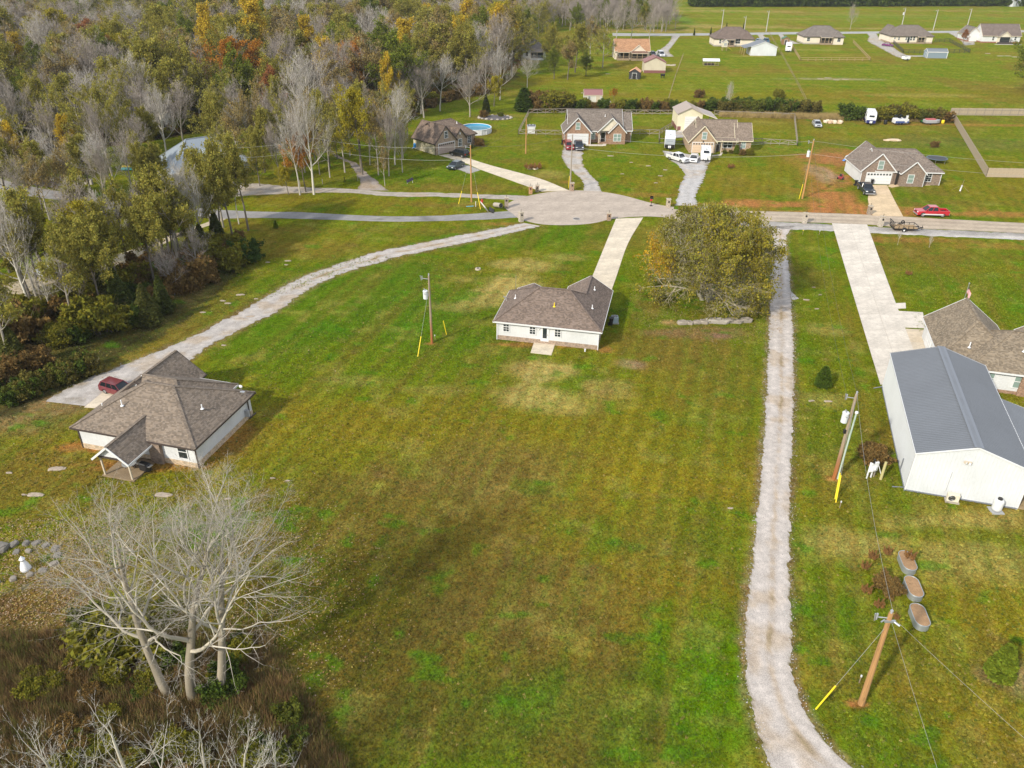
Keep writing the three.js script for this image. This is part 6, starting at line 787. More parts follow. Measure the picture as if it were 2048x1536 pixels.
  so.forEach(([x, y, s], i) => { const q = r(), p = stones('limestone_rock', 'flat pale limestone rock showing through the grass', 'rock', [[0, 0, s * 0.9, 0.2, s * 0.4], [s * 0.35, s * 0.12 * (q - 0.5), s * 0.5, 0.16, s * 0.25]], [rockMat], 20 + i, at(x, y), 0.12); p.userData.group = 'flat limestone rocks showing through the lawns'; });
  // stock tanks as planters
  const tank = (label, px, py, turn) => {
    const o = thing('stock_tank', label, 'planter', at(px, py), turn), L = 1.28, rr = 0.56, sh = (k) => { const s = new THREE.Shape(); s.absarc(0, L / 2, rr * k, 0, Math.PI, false); s.absarc(0, -L / 2, rr * k, Math.PI, 2 * Math.PI, false); return s; };
    const gs = []; for (let i = 0; i < 6; i++) gs.push(new THREE.ExtrudeGeometry(sh(i % 2 ? 0.985 : 1.0), { depth: 0.1, bevelEnabled: false, curveSegments: 18 }).rotateX(-Math.PI / 2).translate(0, i * 0.095, 0)); part(o, 'tank', merge(gs), M.galv);
    const ring = sh(1.0).getPoints(18).map((p) => V(p.x, 0.59, -p.y)); part(o, 'rim', new THREE.TubeGeometry(new THREE.CatmullRomCurve3(ring, true), 80, 0.035, 6, true), M.galv); part(o, 'soil', metric(new THREE.ExtrudeGeometry(sh(0.96), { depth: 0.015, bevelEnabled: false, curveSegments: 18 }).rotateX(-Math.PI / 2).translate(0, 0.572, 0)), M.soil); return o;
  };
  tank('oval galvanized stock tank planter holding a withered brown plant, farthest of three', 1812, 1131, -0.14); tank('oval galvanized stock tank planter with bare soil, middle of three', 1824, 1183, -0.14); tank('oval galvanized stock tank planter with bare soil, nearest the orange-brown pole', 1836, 1240, -0.14);
  // by the barn
  const hp = thing('heat_pump', 'beige outdoor heat pump unit against the barn wall', 'heat pump', at(1903, 1003), THREE.MathUtils.degToRad(-16)); part(hp, 'casing', rb(1.05, 0.8, 0.42, 0.04, 0, 0.52, 0), mat([0.66, 0.60, 0.48], 0.5)); part(hp, 'fan_grille', merge([new THREE.TorusGeometry(0.3, 0.02, 6, 24).translate(-0.14, 0.52, 0.22), new THREE.TorusGeometry(0.2, 0.012, 6, 24).translate(-0.14, 0.52, 0.22), new THREE.TorusGeometry(0.1, 0.012, 6, 24).translate(-0.14, 0.52, 0.22)]), M.steel); part(hp, 'fan', new THREE.CircleGeometry(0.29, 24).translate(-0.14, 0.52, 0.213), M.dark); part(hp, 'pad', bx(1.2, 0.12, 0.7, 0, 0.06, 0), M.concrete);
  const pt = thing('gas_tank', 'upright white gas tank with dark collar beside the barn', 'tank', at(1991, 1022)); part(pt, 'shell', new THREE.LatheGeometry([[0, 0.1], [0.3, 0.12], [0.42, 0.25], [0.44, 0.4], [0.44, 1.15], [0.38, 1.3], [0.22, 1.38], [0, 1.4]].map((a) => new THREE.Vector2(...a)), 24), M.white); part(pt, 'collar', new THREE.CylinderGeometry(0.2, 0.22, 0.16, 16).translate(0, 1.44, 0), M.dark); part(pt, 'pad', bx(1.1, 0.1, 1.1, 0, 0.05, 0), M.greyPlain);
  const mt = thing('meter_stand', 'grey electric meter panel on posts with a leaning timber between pole and barn', 'meter', at(1742, 956), 0.35); part(mt, 'panel', merge([bx(0.9, 1.0, 0.14, 0, 1.35, 0), bx(0.5, 0.5, 0.18, -0.05, 1.2, 0.1)]), M.plastic); part(mt, 'meter_glass', new THREE.SphereGeometry(0.13, 12, 8).translate(-0.05, 1.25, 0.18), M.lampClear); for (const x of [-0.45, 0.05, 0.4]) part(mt, 'leg', bx(0.1, 1.9, 0.1, x, 0.95, -0.1), x > 0.3 ? M.greyWood : M.plastic); part(mt, 'brace_rail', beam(V(0.5, 1.6, -0.1), V(0.95, 0.2, 0.3), 0.05, 0.05), M.plastic); part(mt, 'timber_post', bar(V(0.72, 0, 0.5), V(0.95, 1.95, 0.35), 0.14, 0.13, 8), mat([0.42, 0.38, 0.17], 0.9)); part(mt, 'riser', bar(V(-0.2, 1.8, 0), V(-0.2, 2.3, 0), 0.1), M.dark);
  const bn = thing('rubbish_bin', 'black wheeled bin against the right wall of the middle house', 'bin', at(1222, 650), 1.4); part(bn, 'body', new THREE.CylinderGeometry(0.36, 0.28, 1.0, 4, 1).rotateY(Math.PI / 4).translate(0, 0.52, 0), M.black); part(bn, 'lid', rb(0.62, 0.08, 0.66, 0.03, 0, 1.06, 0), M.black); for (const x of [-0.24, 0.24]) part(bn, 'wheel', new THREE.CylinderGeometry(0.13, 0.13, 0.07, 12).rotateZ(Math.PI / 2).translate(x, 0.13, -0.28), M.tyre);
  const ac = thing('air_conditioner', 'round-topped grey air conditioner beside the black bin of the middle house', 'air conditioner', at(1229, 645)); part(ac, 'casing', rb(0.9, 0.85, 0.9, 0.06, 0, 0.5, 0), mat([0.35, 0.42, 0.45], 0.5)); part(ac, 'fan_grille', merge([0.1, 0.2, 0.3, 0.38].map((q) => new THREE.TorusGeometry(q, 0.015, 5, 22).rotateX(Math.PI / 2).translate(0, 0.95, 0))), M.steel); part(ac, 'fan', new THREE.CircleGeometry(0.4, 24).rotateX(-Math.PI / 2).translate(0, 0.935, 0), M.dark); part(ac, 'pad', bx(1.1, 0.08, 1.1, 0, 0.04, 0), M.concrete);
  const a2 = thing('air_conditioner', 'grey air conditioner at the white side wall of the grey brick house', 'air conditioner', at(1704, 351)); part(a2, 'casing', rb(0.9, 0.9, 0.9, 0.06, 0, 0.5, 0), M.greyPlain); part(a2, 'fan', new THREE.CircleGeometry(0.38, 20).rotateX(-Math.PI / 2).translate(0, 0.96, 0), M.dark); part(a2, 'louvre', merge([0.3, 0.45, 0.6, 0.75].map((y) => bx(0.94, 0.03, 0.94, 0, y, 0))), M.steel);
  for (const [x, y, l] of [[1711, 371, 'black bin left of the dark blue pickup'], [1743, 369, 'black bin right of the dark blue pickup at the garage'], [1125, 289, 'black bin at the corner of the grey-roofed brick house']]) { const b = bn.clone(); b.name = numbered('rubbish_bin'); b.position.copy(at(x, y)); b.userData = { label: l, category: 'bin' }; scene.add(b); }
  // pool
  const po = thing('swimming_pool', 'round above-ground swimming pool behind the tan brick house', 'pool', at(952, 264)); part(po, 'wall', new THREE.CylinderGeometry(3.9, 3.9, 1.25, 40, 1, true).translate(0, 0.62, 0), M.white); part(po, 'rim', new THREE.TorusGeometry(3.9, 0.12, 6, 48).rotateX(Math.PI / 2).scale(1, 0.5, 1).translate(0, 1.28, 0), M.plastic); part(po, 'liner', new THREE.CylinderGeometry(3.84, 3.84, 0.9, 40, 1, true).translate(0, 0.8, 0), mat([0.05, 0.3, 0.5], 0.5)); part(po, 'water', new THREE.CircleGeometry(3.84, 40).rotateX(-Math.PI / 2).translate(0, 0.95, 0), phys([0.10, 0.30, 0.42], 0.06)); for (let i = 0; i < 16; i++) { const a = i / 16 * 6.283; part(po, 'upright', bx(0.16, 1.25, 0.12, 0, 0, 0, -a + Math.PI / 2).translate(Math.cos(a) * 3.95, 0.62, Math.sin(a) * 3.95), M.plastic); }
  const tr = thing('trampoline', 'round dark trampoline behind the grey brick house', 'trampoline', at(1872, 324)); part(tr, 'mat', new THREE.CylinderGeometry(2.1, 2.1, 0.03, 32).translate(0, 0.92, 0), M.black); part(tr, 'frame_pad', new THREE.TorusGeometry(2.15, 0.14, 6, 36).rotateX(Math.PI / 2).scale(1, 0.4, 1).translate(0, 0.93, 0), mat([0.09, 0.13, 0.17], 0.6)); for (let i = 0; i < 6; i++) { const a = i / 6 * 6.283; part(tr, 'leg', bar(V(Math.cos(a) * 2.1, 0, Math.sin(a) * 2.1), V(Math.cos(a) * 2.1, 0.9, Math.sin(a) * 2.1), 0.04), M.steel); }
  const tp = thing('covered_grill', 'bright blue tarp draped over a heap at the side wall of the tan brick house', 'tarp', at(836, 297)); { const g = new THREE.IcosahedronGeometry(1, 2), p = g.attributes.position; for (let i = 0; i < p.count; i++) { const k = 0.8 + 0.35 * vnoise(p.getX(i) * 3 + 9, p.getZ(i) * 3 + p.getY(i) * 2); p.setXYZ(i, p.getX(i) * k * 1.1, Math.max(-0.7, p.getY(i) * k) * 1.0 + 0.75, p.getZ(i) * k * 0.7); } g.computeVertexNormals(); part(tp, 'tarp', g, M.blueTarp); part(tp, 'tarp_fold', bx(0.9, 0.05, 0.5, -0.9, 0.35, 0.2, 0.3, 0, 0.5), M.blueTarp); }
  const bd = thing('garden_bed', 'mulched garden bed edged with stones on the far lawn', 'garden bed', at(990, 236)); part(bd, 'mulch', new THREE.CylinderGeometry(3.4, 3.8, 0.3, 24).scale(1.2, 1, 0.7).translate(0, 0.12, 0), mat([0.16, 0.15, 0.16], 1, { map: rep(gravelTex, 2) })); for (let i = 0; i < 18; i++) { const a = i / 18 * 6.283; part(bd, 'stone', new THREE.IcosahedronGeometry(0.3 + 0.15 * hash2(i, 4), 1).scale(1.2, 0.7, 1).translate(Math.cos(a) * 4.5, 0.15, Math.sin(a) * 2.6), M.stone); }
  const st = thing('garden_statue', 'little white garden statue among grey stones at the left edge', 'statue', at(52, 1138)); part(st, 'skirt', new THREE.LatheGeometry([[0.42, 0], [0.4, 0.2], [0.3, 0.55], [0.2, 0.8], [0.16, 0.95]].map((a) => new THREE.Vector2(...a)), 18), M.plastic); part(st, 'head', new THREE.SphereGeometry(0.15, 14, 10).translate(0, 1.08, 0), M.plastic); part(st, 'hat', new THREE.ConeGeometry(0.24, 0.34, 14).translate(0, 1.28, 0), M.plastic); part(st, 'base', new THREE.CylinderGeometry(0.4, 0.45, 0.12, 16).translate(0, 0.06, 0), M.greyPlain);
  const ch = thing('red_chair', 'red patio chair at the back wall of the lower left house', 'chair', at(198, 897), -0.3); part(ch, 'seat', rb(0.55, 0.08, 0.5, 0.03, 0, 0.45, 0), M.red); part(ch, 'backrest', rb(0.55, 0.6, 0.08, 0.03, 0, 0.8, -0.25), M.red); for (const x of [-0.23, 0.23]) for (const z of [-0.2, 0.2]) part(ch, 'leg', bx(0.05, 0.45, 0.05, x, 0.22, z), M.red);
  const gr = thing('patio_table', 'dark patio table with clutter on the porch of the lower left house', 'table', at(262, 938), 0.2); part(gr, 'tabletop', new THREE.CylinderGeometry(0.7, 0.7, 0.05, 20).translate(0, 0.75, 0), M.greyPlain); for (let i = 0; i < 4; i++) part(gr, 'leg', bar(V(Math.cos(i * 1.57) * 0.5, 0, Math.sin(i * 1.57) * 0.5), V(Math.cos(i * 1.57) * 0.4, 0.75, Math.sin(i * 1.57) * 0.4), 0.03), M.dark);
  const g2 = thing('barbecue_grill', 'black covered barbecue on the patio below the lower left house', 'barbecue', at(293, 943), -0.4); part(g2, 'cover', rb(1.2, 0.9, 0.6, 0.14, 0, 0.6, 0), M.black); part(g2, 'shelf', bx(1.7, 0.05, 0.5, 0, 0.85, 0), M.steel);
  for (const [x, y, t, l] of [[1837, 358, 0.3, 'dark metal patio chair left of the right window of the grey brick house'], [1852, 358, -0.3, 'dark metal patio chair right of the right window of the grey brick house']]) { const c = ch.clone(); c.name = numbered('patio_chair'); c.traverse((k) => { if (k.isMesh) k.material = M.greyPlain; }); c.position.copy(at(x, y)); c.rotation.y = t; c.userData = { label: l, category: 'chair' }; scene.add(c); }
  const bo = thing('fishing_boat', 'small boat under a red and grey cover near the hedgerow', 'boat', at(1861, 248), 0.05); { const s = new THREE.Shape(); s.moveTo(-1.8, -0.8); s.lineTo(1.0, -0.8); s.quadraticCurveTo(2.0, -0.5, 2.3, 0); s.quadraticCurveTo(2.0, 0.5, 1.0, 0.8); s.lineTo(-1.8, 0.8); part(bo, 'hull', new THREE.ExtrudeGeometry(s, { depth: 0.6, bevelEnabled: true, bevelSize: 0.12, bevelThickness: 0.12 }).rotateX(-Math.PI / 2).translate(0, 0.45, 0), M.greyPlain); part(bo, 'cover', rb(2.6, 0.4, 1.3, 0.15, -0.3, 1.25, 0), mat([0.4, 0.1, 0.1], 0.7)); for (const z of [-0.8, 0.8]) part(bo, 'wheel', new THREE.CylinderGeometry(0.3, 0.3, 0.2, 14).rotateX(Math.PI / 2).translate(-0.5, 0.3, z), M.tyre); }
  single('yellow_barrel', new THREE.LatheGeometry([[0, 0], [0.36, 0], [0.42, 0.2], [0.42, 0.7], [0.36, 0.9], [0, 0.92]].map((a) => new THREE.Vector2(...a)), 16).translate(...at(1885, 247).toArray()), M.yellow, 'bright yellow barrel near the fence corner by the hedgerow', 'barrel'); single('black_barrel', new THREE.LatheGeometry([[0, 0], [0.4, 0], [0.44, 0.2], [0.44, 0.9], [0.38, 1.1], [0, 1.12]].map((a) => new THREE.Vector2(...a)), 16).translate(...at(1770, 248.5).toArray()), M.black, 'black barrel right of the white travel trailer with the blue skirt', 'barrel');
  const ys = thing('wading_slide', 'blue and white play slide on bare earth at the side of the grey brick house', 'toy', at(1694, 322), 0.4); part(ys, 'slide', beam(V(-1.2, 0.15, 0), V(0.9, 1.2, 0), 0.6, 0.1), mat([0.1, 0.25, 0.6], 0.5)); part(ys, 'ladder', merge([bar(V(1.3, 0, 0.25), V(0.9, 1.4, 0.25), 0.05), bar(V(1.3, 0, -0.25), V(0.9, 1.4, -0.25), 0.05), bx(0.06, 0.06, 0.5, 1.1, 0.7, 0)]), M.plastic);
  const pc = thing('tarp_heap', 'pale plastic sheeting heap behind the white side wall of the grey brick house', 'sheeting', at(1707, 318)); { const g = new THREE.IcosahedronGeometry(1.3, 2), p = g.attributes.position; for (let i = 0; i < p.count; i++) { const k = 0.7 + 0.6 * vnoise(p.getX(i) * 2 + 3, p.getZ(i) * 2 + p.getY(i)); p.setXYZ(i, p.getX(i) * k * 1.3, Math.max(-0.3, p.getY(i) * k * 0.7) + 0.3, p.getZ(i) * k); } g.computeVertexNormals(); part(pc, 'sheet', g, mat([0.5, 0.56, 0.58], 0.4)); part(pc, 'weight_board', bx(1.2, 0.08, 0.2, 0, 1.0, 0, 0.5), M.wood); }
  const yt = thing('staked_sapling', 'young white-guarded sapling tied to slanting stakes on the lawn', 'sapling', at(1920, 382)); part(yt, 'tree_guard', bar(V(0, 0, 0), V(0.1, 1.2, 0), 0.16, 0.12, 8), M.plastic); for (let i = 0; i < 4; i++) part(yt, 'stake', bar(V(Math.cos(i * 1.57 + 0.4) * 1.6, 0, Math.sin(i * 1.57 + 0.4) * 1.6), V(0.05, 1.3, 0), 0.02), M.wood); part(yt, 'stem', bar(V(0.1, 1.1, 0), V(0.2, 2.3, 0), 0.03), M.wood);
  const mk = [[1718, 1366, 'white-topped survey stake right of the lower right guy wire'], [1679, 1016, 'white-topped survey stake below the barn-side guy wires'], [1605, 469, 'yellow-topped marker stake at the head of the gravel lane'], [1638, 470, 'white marker stake left of the right concrete driveway'], [870, 681, 'white-topped survey stake right beside the middle lawn pole']]; mk.forEach(([x, y, l]) => { const o = thing('survey_stake', l, 'stake', at(x, y)); part(o, 'stake', bx(0.05, 0.7, 0.05, 0, 0.35, 0), M.wood); part(o, 'cap', bx(0.09, 0.16, 0.09, 0, 0.74, 0), l.startsWith('yellow') ? M.yellow : M.white); });
  const pp = thing('cleanout_pipe', 'short white cleanout pipe in front of the right end of the middle house', 'pipe', at(1170, 703)); part(pp, 'pipe', new THREE.CylinderGeometry(0.1, 0.1, 0.3, 12).translate(0, 0.15, 0), M.white); part(pp, 'cap', new THREE.CylinderGeometry(0.12, 0.12, 0.06, 12).translate(0, 0.32, 0), M.white);
  const wb = thing('septic_riser', 'low round pale riser with dark lid on the lawn above the middle lawn pole', 'riser', at(956, 539)); part(wb, 'ring', new THREE.CylinderGeometry(0.42, 0.46, 0.22, 18).translate(0, 0.11, 0), M.limestone); part(wb, 'lid', new THREE.CylinderGeometry(0.2, 0.2, 0.05, 14).translate(0, 0.24, 0), M.dark);
  const kb = thing('play_boat', 'yellow and teal play boat in the woods clearing', 'play boat', at(266, 341), 0.1); part(kb, 'hull', rb(4.4, 0.7, 1.3, 0.25, 0, 0.5, 0), mat([0.05, 0.3, 0.33], 0.5)); part(kb, 'deck', rb(4.2, 0.2, 1.2, 0.08, 0, 0.95, 0), mat([0.65, 0.5, 0.05], 0.5));
  const bb = thing('barbecue_smoker', 'black barrel smoker on the pasture right of the orange-roofed shed', 'smoker', at(1325, 156), 0.2); part(bb, 'drum', new THREE.CylinderGeometry(0.4, 0.4, 1.4, 16).rotateZ(Math.PI / 2).translate(0, 1.0, 0), M.black); for (const x of [-0.5, 0.5]) part(bb, 'leg', bx(0.08, 0.8, 0.6, x, 0.4, 0), M.black);
}
// ---------------------------------------------------------------- trees and shrubs
class Leafage { // leaf-sized faces
  constructor() { this.p = []; this.c = []; }
  add(x, y, z, s, col, r, flat = 0, asp = 1.5) {
    const a = r() * 6.283, t = (r() - 0.5) * (flat ? 1.2 : 3), b = r() * 6.283, ux = Math.cos(a) * Math.cos(t), uy = Math.sin(t), uz = Math.sin(a) * Math.cos(t);
    let vx = Math.cos(b) * 0.7, vy = (r() - 0.5) * (flat ? 0.4 : 1.2), vz = Math.sin(b) * 0.7; const d = vx * ux + vy * uy + vz * uz; vx -= d * ux; vy -= d * uy; vz -= d * uz; const n = Math.hypot(vx, vy, vz) || 1, k = s * 0.5 / n, q = s * 0.5 * asp;
    const A = [x - ux * q, y - uy * q, z - uz * q], B = [x + vx * k, y + vy * k, z + vz * k], C = [x + ux * q, y + uy * q, z + uz * q], D = [x - vx * k, y - vy * k, z - vz * k];
    this.p.push(...A, ...B, ...C, ...A, ...C, ...D); for (let i = 0; i < 6; i++) this.c.push(col[0], col[1], col[2]);
  }
  geo() { return fromArrays(this.p, this.c); }
}
class Wood {
  constructor() { this.p = []; this.n = []; this.c = []; }
  tube(pts, rad, sides, col) {
    const R = pts.map((p, i) => { const d = pts[Math.min(i + 1, pts.length - 1)].clone().sub(pts[Math.max(i - 1, 0)]).normalize(), u = Math.abs(d.y) < 0.9 ? V(-d.z, 0, d.x).normalize() : V(1, 0, 0).addScaledVector(d, -d.x).normalize(), v = new THREE.Vector3().crossVectors(d, u); return [u, v]; });
    for (let i = 0; i < pts.length - 1; i++) for (let k = 0; k < sides; k++) {
      const q = [[i, k], [i + 1, k + 1], [i + 1, k], [i, k], [i, k + 1], [i + 1, k + 1]];
      for (const [a, b] of q) { const t = b / sides * 6.2832, cx = Math.cos(t), cz = Math.sin(t), [u, v] = R[a], nx = u.x * cx + v.x * cz, ny = u.y * cx + v.y * cz, nz = u.z * cx + v.z * cz; this.p.push(pts[a].x + nx * rad[a], pts[a].y + ny * rad[a], pts[a].z + nz * rad[a]); this.n.push(nx, ny, nz); const P0 = pts[a], m = 0.62 + 0.76 * vnoise(P0.x * 2.3 + b * 1.7 + 40, P0.y * 2.3 + P0.z * 1.9 + 40); this.c.push(col[0] * m, col[1] * m, col[2] * m); }
    }
  }
  strip(a, b, w, col) { const d = b.clone().sub(a), s = V(-d.z + 0.01, d.y * 0.3, d.x).normalize().multiplyScalar(w / 2), n = s.clone().cross(d).normalize(); if (n.y < 0) { n.negate(); s.negate(); } this.p.push(a.x - s.x, a.y - s.y, a.z - s.z, a.x + s.x, a.y + s.y, a.z + s.z, b.x, b.y, b.z); for (let i = 0; i < 3; i++) { this.n.push(n.x, n.y, n.z); this.c.push(...col); } }
  geo() { return fromArrays(this.p, this.c, null, this.n); }
}
// opts: seed h(metres) r0 clear(share of bare trunk) kids[per level] levels angle up wob len ratio leaf(pos, rnd) -> colour or null, leaves per tip, leafSize, tipSpread, stems
function growTree(o) {
  const r = rng(o.seed), trunk = new Wood(), fine = new Wood(), leaves = new Leafage(), L = o.levels ?? 3, gauss = () => r() + r() + r() - 1.5;
  const bark = o.bark ?? [0.30, 0.27, 0.23], twig = o.twig ?? bark, kids = o.kids ?? [11, 6, 6, 5];
  const colAt = (lv) => { if (o.cols) { const c = o.cols[Math.min(lv, o.cols.length - 1)], k = 0.85 + 0.3 * r(); return c.map((v) => v * k); } const t = lv / L, k = 0.85 + 0.3 * r(); return [lerp(bark[0], twig[0], t) * k, lerp(bark[1], twig[1], t) * k, lerp(bark[2], twig[2], t) * k]; };
  function grow(p, d, len, rad, lv) {
    const n = [o.seg0 ?? 8, o.seg1 ?? 6, o.seg2 ?? 4, 3, 2, 2][lv], pts = [p.clone()], rr = [rad], dir = d.clone(), end = lv === 0 ? 0.3 : 0.22; let q = p.clone();
    for (let i = 1; i <= n; i++) {
      const w = (o.wob ?? 0.14) * (lv === 0 ? (o.sway ?? 0.5) : 1); dir.x += gauss() * w; dir.y += gauss() * w + (o.up ?? 0.05) * (lv ? 1 : 0.6); dir.z += gauss() * w; if (o.droop && lv > 1) dir.y -= o.droop; dir.normalize(); q = q.clone().addScaledVector(dir, len / n); if (q.y < 0.15 && lv) q.y = 0.15; if (o.env && lv && i > 1 && !o.env(q)) break; pts.push(q); rr.push(lerp(rad, rad * end, Math.pow(i / n, 0.85)));
    }
    const tgt = lv <= (o.trunkLevels ?? 1) ? trunk : fine, c = colAt(lv);
    if (lv >= (o.stripFrom ?? 4)) for (let i = 0; i < pts.length - 1; i++) tgt.strip(pts[i], pts[i + 1], Math.max(rr[i] * 2, o.minTwig ?? 0.02), c); else tgt.tube(pts, rr, [9, 6, 4, 3, 3][lv], c);
    if (lv < L) {
      const k = Math.max(1, Math.round(kids[lv] * (0.75 + 0.5 * r())));
      for (let i = 0; i < k; i++) {
        const lo = lv === 0 ? (o.clear ?? 0.3) : 0.22, t = i === k - 1 ? 1 : lerp(lo, 0.98, (i + r() * 0.9) / k), N = pts.length - 1, f = t * N, j = Math.min(N - 1, Math.floor(f)), b = pts[j].clone().lerp(pts[j + 1], f - j), ax = pts[j + 1].clone().sub(pts[j]).normalize();
        const az = lv === 0 ? i * 2.4 + r() : r() * 6.283, e = V(Math.cos(az), lv === 0 ? 0 : gauss() * 0.6, Math.sin(az)); e.addScaledVector(ax, -e.dot(ax)).normalize();
        const ang = (i === k - 1 ? 0.25 : 1) * ((o.angle ?? 0.9) * (0.7 + 0.6 * r())) * (lv === 0 ? lerp(1.25, 0.6, (t - lo) / (1 - lo + 1e-6)) : 1), nd = ax.multiplyScalar(Math.cos(ang)).addScaledVector(e, Math.sin(ang));
        const cl = lv === 0 ? (o.limb ?? 0.42) * o.h * lerp(1.05, o.topLimb ?? 0.5, (t - lo) / (1 - lo + 1e-6)) * (0.75 + 0.5 * r()) : len * (o.ratio ?? 0.55) * (0.65 + 0.6 * r()) * lerp(1.1, 0.75, t);
        grow(b, nd, cl, Math.max(rr[j] * (lv === 0 ? (o.limbR ?? 0.5) : 0.6), 0.008), lv + 1);
      }
    }
    if (lv >= L - 1 && o.leaf) {
      const m = (lv === L ? o.leaves ?? 12 : (o.leaves ?? 12) * 0.5), sp = o.tipSpread ?? 0.6;
      for (let i = 0; i < m; i++) { const t = 0.25 + 0.8 * r(), N = pts.length - 1, f = Math.min(N - 0.001, t * N), j = Math.floor(f), b = pts[j].clone().lerp(pts[j + 1], Math.min(1, f - j)); b.x += gauss() * sp; b.y += gauss() * sp * 0.8; b.z += gauss() * sp; const c2 = b.y > 0.05 ? o.leaf(b, r) : null; if (c2) leaves.add(b.x, b.y, b.z, (o.leafSize ?? 0.3) * (0.55 + 0.9 * r()), c2, r); }
    }
  }
  for (const s of o.stems ?? [{ x: 0, z: 0, d: [0, 1, 0], k: 1 }]) grow(V(s.x, -0.15, s.z), V(...s.d).normalize(), o.h * (o.trunkLen ?? 0.8) * s.k, o.r0 * (s.r ?? 1), 0);
  return { trunk: trunk.geo(), fine: fine.p.length ? fine.geo() : null, leaves: leaves.p.length ? leaves.geo() : null };
}
const vary = (c, amt = 0.35) => (p, r) => { const k = 1 - amt + 2 * amt * r(), n = 0.78 + 0.44 * vnoise(p.x * 0.55 + 50, p.y * 0.55 + p.z * 0.55 + 50), w = 1 + 0.22 * (r() - 0.5); return [c[0] * k * n * w, c[1] * k * n, c[2] * k * n / w]; };
const some = (f, share) => (p, r) => (vnoise(p.x * 0.45 + 9, p.z * 0.45 + p.y * 0.5 + 30) < share ? f(p, r) : null);
const barkMat = soft({ vertexColors: true }), twigMat = soft({ vertexColors: true, side: THREE.DoubleSide }), leafMat = new THREE.MeshPhysicalMaterial({ color: 0xffffff, vertexColors: true, roughness: 1, transmission: 0.35, thickness: 0, specularIntensity: 0.05, side: THREE.DoubleSide });
const OLIVEL = [0.275, 0.250, 0.048], GREENL = [0.16, 0.19, 0.024], YELGR = [0.34, 0.29, 0.025], GOLD = [0.50, 0.36, 0.035], RUST = [0.30, 0.13, 0.05], BROWNL = [0.30, 0.23, 0.085], DEEP = [0.055, 0.075, 0.016], ORANGE = [0.42, 0.19, 0.03];
const GREYB = [0.33, 0.30, 0.25], PALEB = [0.50, 0.47, 0.40], DARKB = [0.15, 0.13, 0.105], LILAC = [0.33, 0.285, 0.25];
const tall = { h: 20, r0: 0.34, clear: 0.35, limb: 0.36, kids: [11, 6, 6, 5], levels: 3, ratio: 0.52, angle: 0.8, up: 0.10 };
const leafy = (seed, c, o = {}) => growTree({ ...tall, seed, bark: DARKB, leaf: vary(c), leaves: 26, leafSize: 0.27, tipSpread: 0.8, ...o });
const bare = (seed, o = {}) => growTree({ ...tall, seed, bark: GREYB, twig: LILAC, levels: 4, stripFrom: 3, kids: [13, 9, 8, 6], minTwig: 0.05, wob: 0.18, limb: 0.42, clear: 0.28, ...o });
const P = {
  bare: [bare(11), bare(12, { up: 0.16, angle: 0.65 }), bare(13, { clear: 0.25, limb: 0.45, topLimb: 0.6 })],
  pale: [bare(21, { bark: PALEB, twig: [0.42, 0.385, 0.34], up: 0.14, angle: 0.7 }), bare(22, { bark: PALEB, twig: [0.40, 0.37, 0.33], clear: 0.45 })],
  olive: [leafy(31, OLIVEL), leafy(32, OLIVEL, { clear: 0.25, limb: 0.44, topLimb: 0.65 })],
  sparse: [leafy(41, OLIVEL, { leaf: some(vary(OLIVEL), 0.5), bark: GREYB, levels: 4, stripFrom: 3, kids: [11, 6, 6, 4], leaves: 6, minTwig: 0.045 }), leafy(42, BROWNL, { leaf: some(vary(BROWNL), 0.5), bark: GREYB, levels: 4, stripFrom: 3, kids: [11, 6, 6, 4], leaves: 5, minTwig: 0.045 })],
  green: [leafy(51, GREENL, { clear: 0.2, limb: 0.4, topLimb: 0.6 })], yellow: [leafy(61, YELGR), leafy(62, GOLD, { clear: 0.22, limb: 0.3, topLimb: 0.5, up: 0.16, leaf: some(vary(GOLD), 0.7) })],
  rust: [leafy(71, RUST, { leaf: some(vary(RUST), 0.75) }), leafy(72, ORANGE, { leaf: some(vary(ORANGE), 0.7) })], brown: [leafy(81, BROWNL, { leaf: some(vary(BROWNL), 0.7) })],
};
function cedarGeo(seed, h, R, col, n = 5200) {
  const r = rng(seed), w = new Wood(), l = new Leafage(); w.tube([V(0, -0.1, 0), V(0.05, h * 0.5, 0), V(0, h * 0.95, 0)], [0.2, 0.13, 0.03], 7, DARKB); const v = vary(col, 0.4);
  for (let i = 0; i < n; i++) { const t = Math.pow(r(), 1.35), a = r() * 6.283, lump = 0.72 + 0.5 * vnoise(Math.cos(a) * 2.2 + 5, t * 7 + Math.sin(a) * 2.2 + seed), rad = R * Math.pow(1 - t, 0.72) * lump * (0.55 + 0.45 * Math.sqrt(r())) * Math.min(1, 0.55 + t * 5), p = V(Math.cos(a) * rad, 0.15 + t * h, Math.sin(a) * rad); l.add(p.x, p.y, p.z, 0.30 + 0.14 * r(), v(p, r), r, 1, 1.7); }
  return { trunk: w.geo(), fine: null, leaves: l.geo() };
}
P.cedar = [cedarGeo(91, 8, 2.2, [0.085, 0.105, 0.022]), cedarGeo(92, 9, 3.0, [0.115, 0.122, 0.028])];
P.slim = [leafy(33, OLIVEL, { clear: 0.5, limb: 0.26, topLimb: 0.75, kids: [10, 6, 6, 5] }), leafy(34, OLIVEL, { clear: 0.5, limb: 0.27, topLimb: 0.7, leaf: some(vary(OLIVEL), 0.5), bark: GREYB, kids: [10, 6, 6, 5] }), bare(35, { clear: 0.5, limb: 0.28, topLimb: 0.7 })];
